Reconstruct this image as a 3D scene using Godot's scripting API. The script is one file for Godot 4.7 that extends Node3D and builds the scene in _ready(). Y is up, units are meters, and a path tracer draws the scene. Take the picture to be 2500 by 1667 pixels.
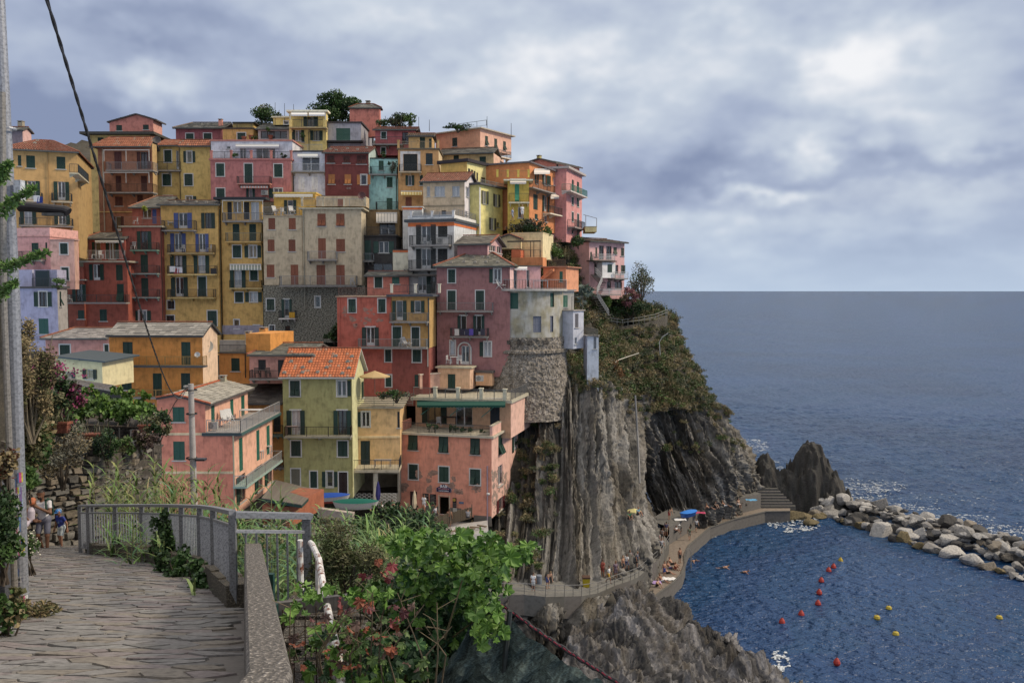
extends Node3D
# A cliff-side fishing village above a small harbour, seen from the footpath across the bay.
const CAM := Vector3(0,33,0)
const FPX := 2100.0
var cb: Basis
var M := {}
var used := {}
var rng := RandomNumberGenerator.new()
var nz := FastNoiseLite.new()
var nz2 := FastNoiseLite.new()
class MB:
	var v := PackedVector3Array()
	var n := PackedVector3Array()
	var c := PackedColorArray()
	func tri(a: Vector3,b: Vector3,d: Vector3,k: Color) -> void:
		var m := (b - a).cross(d - a).normalized()
		v.append(a); v.append(d); v.append(b)
		n.append(m); n.append(m); n.append(m)
		c.append(k); c.append(k); c.append(k)
	func quad(a: Vector3,b: Vector3,d: Vector3,e: Vector3,k: Color) -> void:
		tri(a,b,d,k); tri(a,d,e,k)
	func hexa(p: Array,k: Color) -> void:
		# p: four bottom corners counter-clockwise seen from above, then four top ones
		quad(p[3],p[2],p[1],p[0],k); quad(p[4],p[5],p[6],p[7],k)
		for i in 4:
			var j := (i + 1) % 4
			quad(p[i],p[j],p[j + 4],p[i + 4],k)
	func box(p: Vector3,q: Vector3,k: Color) -> void:
		hexa([Vector3(p.x,p.y,q.z),Vector3(q.x,p.y,q.z),Vector3(q.x,p.y,p.z),Vector3(p.x,p.y,p.z),
			Vector3(p.x,q.y,q.z),Vector3(q.x,q.y,q.z),Vector3(q.x,q.y,p.z),Vector3(p.x,q.y,p.z)],k)
	func bar(a: Vector3,b: Vector3,w: float,h: float,k: Color) -> void:
		var t := (b - a).normalized()
		var s := t.cross(Vector3.UP)
		s = Vector3.RIGHT if s.length() < 0.01 else s.normalized()
		var p := s.cross(t).normalized() * h * 0.5
		s *= w * 0.5
		hexa([a - s - p,a + s - p,b + s - p,b - s - p,a - s + p,a + s + p,b + s + p,b - s + p],k)
	func tube(pts: Array,r0: float,r1: float,sides: int,k: Color) -> void:
		var prev: Array = []
		for i in pts.size():
			var t: Vector3 = (pts[mini(i + 1,pts.size() - 1)] - pts[maxi(i - 1,0)]).normalized()
			var s := t.cross(Vector3(0.21,0.1,0.97) if absf(t.y) > 0.9 else Vector3.UP).normalized()
			var p := s.cross(t)
			var r := lerpf(r0,r1,float(i) / maxf(1,pts.size() - 1))
			var ring: Array = []
			for j in sides:
				var a := TAU * j / sides
				ring.append(pts[i] + (s * cos(a) + p * sin(a)) * r)
			if prev:
				for j in sides:
					var l := (j + 1) % sides
					quad(prev[l],prev[j],ring[j],ring[l],k)
			else:
				for j in range(1,sides - 1):
					tri(ring[0],ring[j],ring[j + 1],k)
			prev = ring
		for j in range(1,sides - 1):
			tri(prev[0],prev[j + 1],prev[j],k)
	func lathe(prof: Array,sides: int,k: Color,at := Vector3.ZERO) -> void:
		for i in prof.size() - 1:
			for j in sides:
				var a := TAU * j / sides
				var b := TAU * (j + 1) / sides
				var p: Vector2 = prof[i]
				var q: Vector2 = prof[i + 1]
				quad(at + Vector3(p.x * cos(a),p.y,-p.x * sin(a)),at + Vector3(p.x * cos(b),p.y,-p.x * sin(b)),
					at + Vector3(q.x * cos(b),q.y,-q.x * sin(b)),at + Vector3(q.x * cos(a),q.y,-q.x * sin(a)),k)
	func xf(t: Transform3D) -> MB:
		for i in v.size():
			v[i] = t * v[i]
			n[i] = (t.basis * n[i]).normalized()
		return self
	func add(o: MB,t := Transform3D()) -> void:
		for i in o.v.size():
			v.append(t * o.v[i]); n.append((t.basis * o.n[i]).normalized()); c.append(o.c[i])
	func mesh(mat: Material) -> ArrayMesh:
		var m := ArrayMesh.new()
		if v.is_empty():
			return m
		var a := []
		a.resize(Mesh.ARRAY_MAX)
		a[Mesh.ARRAY_VERTEX] = v; a[Mesh.ARRAY_NORMAL] = n; a[Mesh.ARRAY_COLOR] = c
		m.add_surface_from_arrays(Mesh.PRIMITIVE_TRIANGLES,a)
		m.surface_set_material(0,mat)
		return m
# sRGB hex -> linear; hw is for a wall read off the photograph in the shade (its base colour is about twice as bright)
func hx(s: String) -> Color: return Color(s).srgb_to_linear()
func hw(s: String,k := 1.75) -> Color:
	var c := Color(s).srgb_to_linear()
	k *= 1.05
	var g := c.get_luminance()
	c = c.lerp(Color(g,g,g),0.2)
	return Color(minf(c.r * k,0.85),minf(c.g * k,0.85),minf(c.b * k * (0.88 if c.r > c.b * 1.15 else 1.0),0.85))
func jit(c: Color,a: float) -> Color:
	var k := 1.0 + rng.randf_range(-a,a)
	return Color(c.r * k,c.g * k,c.b * k)
func rr(a: float,b: float) -> float: return rng.randf_range(a,b)
func ray(x: float,y: float) -> Vector3: return cb * Vector3((x - 1250.0) / FPX,(833.5 - y) / FPX,-1.0)
# the point d metres ahead that shows at (x, y) of the photograph; G: the one at height h
func P(x: float,y: float,d: float) -> Vector3:
	var r := ray(x,y)
	return CAM + r * (d / -r.z)
func G(x: float,y: float,h: float) -> Vector3:
	var r := ray(x,y)
	return CAM + r * ((h - CAM.y) / r.y)
func numbered(s: String) -> String:
	used[s] = used.get(s,-1) + 1
	return s if used[s] == 0 else "%s_%03d" % [s,used[s]]
func tag(o: Node,label := "",category := "",group := "",kind := "") -> Node:
	if label: o.set_meta("label",label)
	if category: o.set_meta("category",category)
	if group: o.set_meta("group",group)
	if kind: o.set_meta("kind",kind)
	return o
func thing(nm: String,label: String,category: String,at := Vector3.ZERO,turn := 0.0,group := "") -> Node3D:
	var o := Node3D.new()
	o.name = numbered(nm)
	add_child(o)
	o.position = at; o.rotation.y = turn
	tag(o,label,category,group)
	return o
func part(parent: Node,nm: String,mb: MB,mat: Material) -> MeshInstance3D:
	var o := MeshInstance3D.new()
	o.name = numbered(nm) if parent == self else nm
	o.mesh = mb.mesh(mat)
	parent.add_child(o,true)
	return o
func struct_(nm: String,mb: MB,mat: Material) -> MeshInstance3D:
	var o := part(self,nm,mb,mat)
	o.set_meta("kind","structure")
	return o
func noise_tex(freq: float,oct: int,stops: Array,seed_: int,size := 512,normal := false,bump := 4.0,kind := FastNoiseLite.TYPE_SIMPLEX_SMOOTH) -> NoiseTexture2D:
	var f := FastNoiseLite.new()
	f.noise_type = kind
	f.frequency = freq; f.fractal_octaves = oct; f.seed = seed_
	f.fractal_gain = 0.55
	var t := NoiseTexture2D.new()
	t.width = size; t.height = size; t.seamless = true
	t.noise = f
	t.as_normal_map = normal
	t.bump_strength = bump
	if stops:
		var g := Gradient.new()
		var offs := PackedFloat32Array()
		var cols := PackedColorArray()
		for s in stops:
			offs.append(s[0]); cols.append(s[1] if s[1] is Color else Color(s[1],s[1],s[1]))
		g.offsets = offs; g.colors = cols
		t.color_ramp = g
	return t
func mat(nm: String,rough: float,tex: Texture2D = null,scale := Vector3.ONE,bump: Texture2D = null,bscale := 1.0,metal := 0.0) -> StandardMaterial3D:
	var m := StandardMaterial3D.new()
	m.resource_name = nm
	m.vertex_color_use_as_albedo = true
	m.roughness = rough; m.metallic = metal
	if tex or bump:
		m.uv1_triplanar = true; m.uv1_world_triplanar = true
		m.uv1_scale = scale
	if tex: m.albedo_texture = tex
	if bump:
		m.heightmap_enabled = true; m.heightmap_texture = bump; m.heightmap_scale = bscale
	M[nm] = m
	return m
func set_view() -> void:
	rng.seed = 7
	nz.seed = 3; nz.frequency = 1.0; nz.fractal_octaves = 4
	nz2.seed = 11; nz2.frequency = 1.0; nz2.fractal_type = FastNoiseLite.FRACTAL_RIDGED; nz2.fractal_octaves = 4
	cb = Basis(Vector3.RIGHT,-atan(123.5 / FPX))
	var cam := Camera3D.new()
	cam.name = "camera"
	cam.fov = rad_to_deg(2.0 * atan(833.5 / FPX))
	cam.near = 0.3; cam.far = 120000.0
	cam.transform = Transform3D(cb,CAM)
	add_child(cam)
	cam.current = true
	var env := Environment.new()
	env.background_mode = Environment.BG_SKY
	env.tonemap_mode = Environment.TONE_MAPPER_LINEAR
	env.tonemap_exposure = EXPOSURE
	env.sdfgi_enabled = true; env.ssao_enabled = true; env.ssil_enabled = true
	var sky := Sky.new()
	sky.sky_material = cloud_sky()
	env.sky = sky
	var we := WorldEnvironment.new()
	we.name = "environment"
	we.environment = env
	add_child(we)
	var sun := DirectionalLight3D.new()
	sun.name = "sun"
	sun.light_energy = SUN_E
	sun.light_color = Color(1.0,0.93,0.82)
	sun.light_angular_distance = 10.0
	sun.shadow_enabled = true
	sun.basis = Basis.looking_at(-Vector3(0.86,0.66,0.02).normalized())
	add_child(sun)
const EXPOSURE := 1.15
const SUN_E := 0.85
# broken grey-white cloud over the whole sky, with the banks and gaps seen over the sea
func cloud_sky() -> PanoramaSkyMaterial:
	var w := 2048
	var h := 1024
	var f := FastNoiseLite.new()
	f.seed = 21; f.frequency = 0.9; f.fractal_octaves = 6; f.fractal_gain = 0.58
	var f2 := FastNoiseLite.new()
	f2.seed = 5; f2.frequency = 0.35; f2.fractal_octaves = 3
	# banks: centre in the photograph, half-widths, how much brighter or darker
	var banks := []
	for b in [[390,190,85,60,0.5],[1850,200,330,130,0.16],[2330,260,170,200,0.34],[1800,90,230,50,0.14],[120,330,190,90,-0.62],
			[1650,440,330,60,-0.42],[2300,420,260,40,-0.36],[2060,250,110,110,0.3],[700,120,420,70,-0.2],[1900,465,150,22,0.5],[1750,560,420,40,0.22],
			[900,60,300,50,0.1],[2100,120,90,60,0.25],[1400,150,260,70,0.16],[300,40,200,30,-0.25],[1300,320,240,60,-0.1],[2400,560,300,60,0.12]]:
		var r := ray(b[0],b[1]).normalized()
		banks.append([atan2(r.x,-r.z),asin(r.y),b[2] / FPX,b[3] / FPX,b[4]])
	var data := PackedFloat32Array()
	data.resize(w * h * 3)
	var deep := hx("8794b2")
	var mid := hx("a8b4cc")
	var lite := hx("c6d0de")
	var white := hx("f2f3f6")
	var hor := hx("bccde2")
	var i := 0
	for y in h:
		var el := PI * (0.5 - (y + 0.5) / h)
		var se := sin(el)
		var ce := cos(el)
		for x in w:
			var c: Color
			if el < -0.004:
				c = hor * 0.9
			else:
				var az := TAU * (x + 0.5) / w
				if az > PI: az -= TAU
				var k := 1.0 / (maxf(se,0.0) + 0.22)
				var px := sin(az) * ce * k
				var pz := -cos(az) * ce * k
				var q := 0.43 + 0.36 * f.get_noise_3d(px * 1.6,pz * 1.6,se * 3.0) + 0.36 * f2.get_noise_3d(px * 1.5,pz * 1.5,7.0)
				if az > -0.9 and az < 0.9 and el < 0.6:
					var wob := f.get_noise_3d(az * 9.0,el * 16.0,40.0)
					var wob2 := f.get_noise_3d(az * 9.0,el * 16.0,90.0)
					for b in banks:
						var ax: float = (az + wob * 0.05 - b[0]) / b[2]
						var ay: float = (el + wob2 * 0.04 - b[1]) / b[3]
						var g := ax * ax + ay * ay
						if g < 6.0:
							q += b[4] * exp(-g)
					q += 0.16 * f.get_noise_3d(az * 14.0,el * 30.0,140.0) + 0.10 * wob
				q = clampf(q,0.0,1.0)
				if q < 0.4: c = deep.lerp(mid,q / 0.4)
				elif q < 0.7: c = mid.lerp(lite,(q - 0.4) / 0.3)
				else: c = lite.lerp(white,(q - 0.7) / 0.3)
				c = c.lerp(hor,clampf(1.0 - el / 0.1,0.0,1.0) * 0.8)
				# an overcast sky is brightest overhead (about 2.5 times the horizon), and whiter there
				var lift := maxf(0.0,sin(el) - 0.3)
				var grey := c.get_luminance()
				c = c.lerp(Color(grey * 1.06,grey,grey * 0.94),clampf(lift * 2.6,0.0,1.0)) * (1.0 + 2.2 * lift) * 0.88
			data[i] = c.r; data[i + 1] = c.g; data[i + 2] = c.b
			i += 3
	var m := PanoramaSkyMaterial.new()
	m.panorama = ImageTexture.create_from_image(Image.create_from_data(w,h,false,Image.FORMAT_RGBF,data.to_byte_array()))
	return m
func set_materials() -> void:
	var blot := noise_tex(0.012,5,[[0.0,0.78],[0.35,0.93],[0.6,1.0],[1.0,0.94]],1)
	var grit := noise_tex(0.12,4,[],2)
	var fine := noise_tex(0.05,5,[[0.0,0.55],[0.5,0.9],[1.0,1.0]],4)
	var p := mat("plaster",0.92,blot,Vector3.ONE * 0.13,grit,0.5)
	p.detail_enabled = true
	p.detail_blend_mode = BaseMaterial3D.BLEND_MODE_MUL
	p.detail_uv_layer = BaseMaterial3D.DETAIL_UV_2
	p.uv2_triplanar = true; p.uv2_world_triplanar = true
	p.uv2_scale = Vector3(0.35,0.06,0.35)
	p.detail_albedo = noise_tex(0.02,4,[[0.0,0.66],[0.3,0.93],[0.55,1.0],[1.0,1.0]],8)
	p.detail_mask = noise_tex(0.01,3,[[0.0,0.2],[1.0,1.0]],9,256)
	mat("paint",0.55,fine,Vector3.ONE * 0.6)
	mat("wood",0.75,noise_tex(0.03,5,[[0.0,0.6],[1.0,1.0]],12),Vector3(2.0,0.5,2.0))
	mat("tile",0.8,fine,Vector3.ONE * 0.5,grit,0.6)
	mat("slate",0.85,fine,Vector3.ONE * 0.7,grit,1.0)
	mat("concrete",0.9,blot,Vector3.ONE * 0.3,grit,1.0)
	var agg := noise_tex(0.09,2,[[0.0,0.35],[0.4,0.55],[0.62,0.75],[0.7,1.0]],31,512,false,4,FastNoiseLite.TYPE_CELLULAR)
	mat("aggregate",0.95,agg,Vector3.ONE * 0.9,agg,2.5)
	mat("metal",0.5,fine,Vector3.ONE,null,1.0,0.35)
	mat("rust",0.7,noise_tex(0.02,5,[[0.0,Color(0.34,0.16,0.09)],[0.33,Color(0.42,0.24,0.16)],[0.39,Color(0.78,0.78,0.78)],[1.0,Color(0.88,0.88,0.88)]],17),Vector3.ONE * 0.6)
	mat("cloth",0.95)
	mat("paving",0.85,noise_tex(0.02,6,[[0.0,0.6],[0.5,0.92],[1.0,1.0]],61),Vector3(0.8,0.8,2.2),grit,0.6)
	var nt := mat("net",0.9,noise_tex(0.05,3,[[0.0,0.3],[0.45,0.5],[0.7,1.0]],62),Vector3(1.2,9.0,1.2))
	nt.backlight_enabled = true
	nt.backlight = Color(0.1,0.16,0.15)
	mat("skin",0.6)
	var rb := noise_tex(0.02,6,[],41)
	mat("rock",0.9,noise_tex(0.016,6,[[0.0,0.35],[0.35,0.75],[0.6,1.0],[1.0,0.8]],42),Vector3(0.3,0.11,0.3),rb,9.0)
	mat("boulder",0.9,noise_tex(0.02,6,[[0.0,0.5],[0.45,0.85],[1.0,1.0]],43),Vector3.ONE * 0.3,rb,5.0)
	mat("masonry",0.95,noise_tex(0.035,5,[[0.0,0.35],[0.35,0.6],[0.55,0.9],[0.75,1.0],[1.0,0.75]],45),Vector3(0.2,0.34,0.2),noise_tex(0.05,4,[],46),6.0)
	mat("soil",0.97,noise_tex(0.03,6,[[0.0,0.5],[1.0,1.0]],47),Vector3.ONE * 0.2,rb,4.0)
	var leaf := mat("leaf",0.6)
	leaf.backlight_enabled = true
	leaf.backlight = Color(0.25,0.32,0.1)
	var dry := mat("dry",0.9)
	dry.backlight_enabled = true
	dry.backlight = Color(0.12,0.11,0.06)
	var g := StandardMaterial3D.new()
	g.resource_name = "glass"
	g.albedo_color = Color(0.4,0.45,0.47,0.08)
	g.transparency = BaseMaterial3D.TRANSPARENCY_ALPHA
	g.roughness = 0.05
	M["glass"] = g
	var wm := StandardMaterial3D.new()
	wm.resource_name = "sea"
	wm.vertex_color_use_as_albedo = true
	wm.roughness = 0.28
	wm.metallic_specular = 0.36
	wm.uv1_triplanar = true; wm.uv1_world_triplanar = true
	wm.uv1_scale = Vector3(0.02,0.03,0.036)
	wm.normal_enabled = true
	wm.normal_texture = noise_tex(0.022,5,[],51,1024,true,16.0)
	wm.normal_scale = 1.15
	M["sea"] = wm
# ---------------------------------------------------------------- house kit
var Z := [0.0,0.0,4.9]      # where the present sketch of the photograph begins and its scale
var GREEN := hx("1b3f35") * 0.9
var WHITE := Color(0.72,0.72,0.70)
var IRON := Color(0.07,0.075,0.08)
var STEEL := Color(0.30,0.31,0.33)
func zx(x: float) -> float: return Z[0] + x / Z[2]
func zy(y: float) -> float: return Z[1] + y / Z[2]
func zp(ox: float,oy: float,s := 4.9) -> void: Z = [ox,oy,s]
# front from x0 to x1, eaves yt, foot yb; d0 and d1 metres ahead at the two ends; xs: where the far corner of the side shows, or dep its depth
func H(label: String,x0: float,x1: float,yt: float,yb: float,d0: float,d1: float,col: Color,o := {}) -> Dictionary:
	var ym := (yt + yb) * 0.5
	var a := P(zx(x0),zy(ym),d0)
	var b := P(zx(x1),zy(ym),d1)
	a.y = 0; b.y = 0
	var u := (b - a).normalized()
	var n := u.cross(Vector3.UP)
	var h := {"W": a.distance_to(b),"col": col,"side": o.get("side",col),"wf": [],"wr": [],"sh": o.get("sh",GREEN),"mat": o.get("mat","plaster"),"gab": o.get("gab",0.0),"z": Z,"xm": (x0 + x1) * 0.5}
	var node: Node3D = thing(o.get("name","house"),label,o.get("cat","house"))
	node.transform = Transform3D(Basis(u,Vector3.UP,n),a)
	h.node = node
	h.inv = node.transform.affine_inverse()
	var top: float = lf(h,(x0 + x1) * 0.5,yt).y
	var bot: float = lf(h,(x0 + x1) * 0.5,yb).y
	node.position.y = bot
	h.inv = node.transform.affine_inverse()
	h.H = top - bot
	h.D = o.get("dep",7.0)
	if o.has("xs"):
		var r := ray(zx(o.xs),zy(ym))
		# b - n t = CAM + r k in plan
		var det: float = -n.x * -r.z - -n.z * -r.x
		var cx: float = CAM.x - b.x
		var cz: float = CAM.z - b.z
		h.D = clampf((cx * -r.z - cz * -r.x) / det,0.5,30.0)
	return h
# a point of the photograph on the front plane (zo metres before it) or the side plane, in the house's own axes
func lf(h: Dictionary,x: float,y: float,zo := 0.0) -> Vector3:
	var o: Vector3 = h.inv * CAM
	var d: Vector3 = h.inv.basis * ray(zx(x),zy(y))
	return o + d * ((zo - o.z) / d.z)
func lr(h: Dictionary,x: float,y: float,xo := 0.0) -> Vector3:
	var o: Vector3 = h.inv * CAM
	var d: Vector3 = h.inv.basis * ray(zx(x),zy(y))
	return o + d * ((h.W + xo - o.x) / d.x)
func side_t(h: Dictionary) -> Transform3D: return Transform3D(Basis(Vector3(0,0,-1),Vector3.UP,Vector3(1,0,0)),Vector3(h.W,0,0))
func wf(h: Dictionary,list: Array) -> void:
	for w in list: h.wf.append(rect_of(lf(h,w[0],w[1]),lf(h,w[2],w[3]),w))
func wr(h: Dictionary,list: Array) -> void:
	var t := side_t(h).affine_inverse()
	for w in list: h.wr.append(rect_of(t * lr(h,w[0],w[1]),t * lr(h,w[2],w[3]),w))
func rect_of(p: Vector3,q: Vector3,w: Array) -> Array:
	return [minf(p.x,q.x),minf(p.y,q.y),maxf(p.x,q.x),maxf(p.y,q.y),w[4],w[5] if w.size() > 5 else null]
# a wall with real openings; each opening has reveals t deep
func wall(mb: MB,rects: Array,w: float,ht: float,xf: Transform3D,k: Color,t := 0.22) -> void:
	var xs := [0.0,w]
	var ys := [0.0,ht]
	for r in rects:
		for v in [r[0],r[2]]:
			if v > 0.01 and v < w - 0.01: xs.append(v)
		for v in [r[1],r[3]]:
			if v > 0.01 and v < ht - 0.01: ys.append(v)
	xs.sort(); ys.sort()
	for i in xs.size() - 1:
		for j in ys.size() - 1:
			if xs[i + 1] - xs[i] < 1e-4 or ys[j + 1] - ys[j] < 1e-4: continue
			var cx: float = (xs[i] + xs[i + 1]) * 0.5
			var cy: float = (ys[j] + ys[j + 1]) * 0.5
			var open := false
			for r in rects:
				if cx > r[0] and cx < r[2] and cy > r[1] and cy < r[3]:
					open = true
					break
			if not open:
				mb.quad(xf * Vector3(xs[i],ys[j],0),xf * Vector3(xs[i + 1],ys[j],0),xf * Vector3(xs[i + 1],ys[j + 1],0),xf * Vector3(xs[i],ys[j + 1],0),k)
	for r in rects:
		var c := [Vector3(r[0],r[1],0),Vector3(r[2],r[1],0),Vector3(r[2],r[3],0),Vector3(r[0],r[3],0)]
		for i in 4:
			var a: Vector3 = c[i]
			var b: Vector3 = c[(i + 1) % 4]
			mb.quad(xf * b,xf * a,xf * (a - Vector3(0,0,t)),xf * (b - Vector3(0,0,t)),k)
# louvred leaf: frame, middle rail and slats, lying in x0..x1, y0..y1 with its face at z
func leaf_(mb: MB,x0: float,x1: float,y0: float,y1: float,z: float,k: Color) -> void:
	var f := 0.06
	var t := 0.045
	mb.box(Vector3(x0,y0,z - t),Vector3(x0 + f,y1,z),k)
	mb.box(Vector3(x1 - f,y0,z - t),Vector3(x1,y1,z),k)
	mb.box(Vector3(x0 + f,y0,z - t),Vector3(x1 - f,y0 + f,z),k)
	mb.box(Vector3(x0 + f,y1 - f,z - t),Vector3(x1 - f,y1,z),k)
	var ym := (y0 + y1) * 0.5
	mb.box(Vector3(x0 + f,ym - 0.04,z - t),Vector3(x1 - f,ym + 0.04,z),k)
	var n := clampi(int((y1 - y0) / 0.11),4,18)
	for i in n:
		var a := lerpf(y0 + f,y1 - f,float(i) / n)
		var b := lerpf(y0 + f,y1 - f,(i + 1.0) / n)
		mb.quad(Vector3(x0 + f,a,z - 0.012),Vector3(x1 - f,a,z - 0.012),Vector3(x1 - f,b,z - 0.04),Vector3(x0 + f,b,z - 0.04),k)
func window(h: Dictionary,r: Array,xf: Transform3D) -> void:
	var x0: float = r[0]
	var y0: float = r[1]
	var x1: float = r[2]
	var y1: float = r[3]
	var fl: String = r[4]
	var w := x1 - x0
	var ht := y1 - y0
	var door := ht > 1.75 and not "x" in fl
	var k: Color = r[5] if r[5] != null else h.sh
	k = jit(k,0.18)
	var trim: Color = h.get("trim",WHITE)
	var mb := MB.new()
	if "w" in fl:
		var b := 0.11
		mb.box(Vector3(x0 - b,y0 - (0.0 if door else b),-0.1),Vector3(x0 - 0.002,y1 + b,0.03),trim)
		mb.box(Vector3(x1 + 0.002,y0 - (0.0 if door else b),-0.1),Vector3(x1 + b,y1 + b,0.03),trim)
		mb.box(Vector3(x0 - 0.002,y1 + 0.002,-0.1),Vector3(x1 + 0.002,y1 + b,0.032),trim)
	if "h" in fl:
		mb.box(Vector3(x0 - 0.15,y1 + 0.003,-0.1),Vector3(x1 + 0.15,y1 + 0.12,0.12),trim)
	if not door:
		mb.box(Vector3(x0 - 0.12,y0 - 0.09,-0.15),Vector3(x1 + 0.12,y0 - 0.003,0.1),trim * 0.8 if not "w" in fl else trim)
	var glazed := "g" in fl
	var zf := -0.12
	if glazed or "d" in fl:
		var fk: Color = Color(0.78,0.78,0.77) if glazed else Color(0.06,0.05,0.045)
		var fw := 0.07
		mb.box(Vector3(x0,y0,zf - 0.05),Vector3(x0 + fw,y1,zf),fk)
		mb.box(Vector3(x1 - fw,y0,zf - 0.05),Vector3(x1,y1,zf),fk)
		mb.box(Vector3(x0 + fw,y1 - fw,zf - 0.05),Vector3(x1 - fw,y1,zf),fk)
		mb.box(Vector3(x0 + fw,y0,zf - 0.05),Vector3(x1 - fw,y0 + (0.35 if door and glazed else fw),zf),fk)
		var leaves := 1 if w < 0.75 else (2 if w < 2.0 else int(w / 0.8))
		for i in range(1,leaves):
			var cx := lerpf(x0,x1,float(i) / leaves)
			mb.box(Vector3(cx - 0.06,y0 + fw,zf - 0.045),Vector3(cx + 0.06,y1 - fw,zf + 0.004),fk)
	if mb.v.is_empty():
		mb.box(Vector3(x0,y0,-0.2),Vector3(x1,y0 + 0.03,-0.02),trim * 0.6)
	var o := part(h.node,"door" if door else "window",mb,M.paint)
	o.transform = xf
	if glazed or "d" in fl:
		var g := MB.new()
		g.box(Vector3(x0 + 0.05,y0 + 0.05,zf - 0.03),Vector3(x1 - 0.05,y1 - 0.05,zf - 0.022),Color.WHITE)
		part(o,"pane",g,M.glass)
		if "c" in fl:
			var cu := MB.new()
			var n := 14
			for i in n:
				var a := lerpf(x0,x1,float(i) / n)
				var b := lerpf(x0,x1,(i + 1.0) / n)
				var za := -0.25 + 0.03 * (i % 2)
				var zb := -0.25 + 0.03 * ((i + 1) % 2)
				cu.quad(Vector3(a,y0,za),Vector3(b,y0,zb),Vector3(b,y1,zb),Vector3(a,y1,za),Color(0.6,0.6,0.62))
			part(o,"curtain",cu,M.cloth)
	if "s" in fl or "f" in fl:
		var n := 1 if w < 0.62 else 2
		for i in n:
			var m := MB.new()
			var a := lerpf(x0,x1,float(i) / n) + 0.008
			var b := lerpf(x0,x1,(i + 1.0) / n) - 0.008
			leaf_(m,a,b,y0 + 0.01,y1 - 0.01,0.0,k)
			if "f" in fl and (i == 0 or not "1" in fl):
				# the lower half hangs on a hinge and is pushed out
				var m2 := MB.new()
				leaf_(m2,a + 0.04,b - 0.04,-ht * 0.46,0.0,0.03,k * 1.15)
				m2.xf(Transform3D(Basis(Vector3.RIGHT,-0.42),Vector3(0,y0 + ht * 0.5,0.02)))
				var s := part(o,"shutter",m,M.paint)
				part(o,"shutter_flap",m2,M.paint)
				s.position.z = -0.02
				continue
			part(o,"shutter",m,M.paint)
	for sd in ["L","R"]:
		if sd in fl:
			var m := MB.new()
			var lw := clampf(w * 0.5,0.3,0.62)
			var b := 0.12 if "w" in fl else 0.02
			if sd == "L": leaf_(m,x0 - lw - b,x0 - b,y0 + 0.01,y1 - 0.01,0.085,k)
			else: leaf_(m,x1 + b,x1 + lw + b,y0 + 0.01,y1 - 0.01,0.085,k)
			part(o,"shutter",m,M.paint)
func clampr(list: Array,w: float,ht: float) -> Array:
	var out := []
	for r in list:
		r[0] = clampf(r[0],0.04,w - 0.1); r[2] = clampf(r[2],0.1,w - 0.04)
		r[1] = clampf(r[1],0.04,ht - 0.2); r[3] = clampf(r[3],0.1,ht - 0.04)
		if r[2] - r[0] > 0.15 and r[3] - r[1] > 0.2: out.append(r)
	return out
# closes the house: walls with openings, windows, gables
func fin(h: Dictionary) -> void:
	var mb := MB.new()
	var w: float = h.W
	var t: float = h.H
	var d: float = h.D
	h.wf = clampr(h.wf,w,t)
	h.wr = clampr(h.wr,d,t)
	wall(mb,h.wf,w,t,Transform3D(),h.col)
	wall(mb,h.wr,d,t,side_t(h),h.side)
	mb.quad(Vector3(0,0,-d),Vector3(0,0,0),Vector3(0,t,0),Vector3(0,t,-d),h.col)
	mb.quad(Vector3(w,0,-d),Vector3(0,0,-d),Vector3(0,t,-d),Vector3(w,t,-d),h.col)
	mb.quad(Vector3(0,t,0),Vector3(w,t,0),Vector3(w,t,-d),Vector3(0,t,-d),h.col * 0.8)
	if h.gab > 0.0:   # gable triangles on both ends,ridge along the front
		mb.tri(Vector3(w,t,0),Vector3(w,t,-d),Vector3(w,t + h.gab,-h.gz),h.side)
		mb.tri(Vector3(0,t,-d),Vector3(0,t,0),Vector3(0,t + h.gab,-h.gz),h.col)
	part(h.node,"wall",mb,M[h.mat])
	for r in h.wf: window(h,r,Transform3D())
	for r in h.wr: window(h,r,side_t(h))
# roof slope between four corners: eaves left, eaves right, ridge right, ridge left
func tiles(mb: MB,p: Array,k: Color) -> void:
	var run: float = (p[0] + p[1]).distance_to(p[2] + p[3]) * 0.5
	var nr := maxi(3,int(run / 0.36))
	var wd: float = p[0].distance_to(p[1])
	var nc := maxi(3,int(wd / 0.27))
	var up: Vector3 = (p[1] - p[0]).cross(p[3] - p[0]).normalized()
	for i in nr:
		var t0 := float(i) / nr
		var t1 := (i + 1.12) / nr
		var a0: Vector3 = p[0].lerp(p[3],t0)
		var b0: Vector3 = p[1].lerp(p[2],t0)
		var a1: Vector3 = p[0].lerp(p[3],minf(t1,1.0))
		var b1: Vector3 = p[1].lerp(p[2],minf(t1,1.0))
		var m := maxi(2,int(nc * a0.distance_to(b0) / wd))
		for j in m:
			var kk := jit(k,0.22)
			if rng.randf() < 0.06: kk = kk.lerp(Color(0.32,0.26,0.2),0.6)
			var lift := rr(0.0,0.015)
			for q in 3:
				var s0 := (j + q / 3.0) / m
				var s1 := (j + (q + 1) / 3.0) / m
				var h0 := [0.0,0.055,0.055][q] as float
				var h1 := [0.055,0.055,0.0][q] as float
				var e0 := a0.lerp(b0,s0) + up * (h0 + 0.05 + lift)
				var e1 := a0.lerp(b0,s1) + up * (h1 + 0.05 + lift)
				mb.quad(e0,e1,a1.lerp(b1,s1) + up * (h1 + 0.012),a1.lerp(b1,s0) + up * (h0 + 0.012),kk)
				mb.quad(a0.lerp(b0,s0),a0.lerp(b0,s1),e1,e0,kk)
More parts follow.
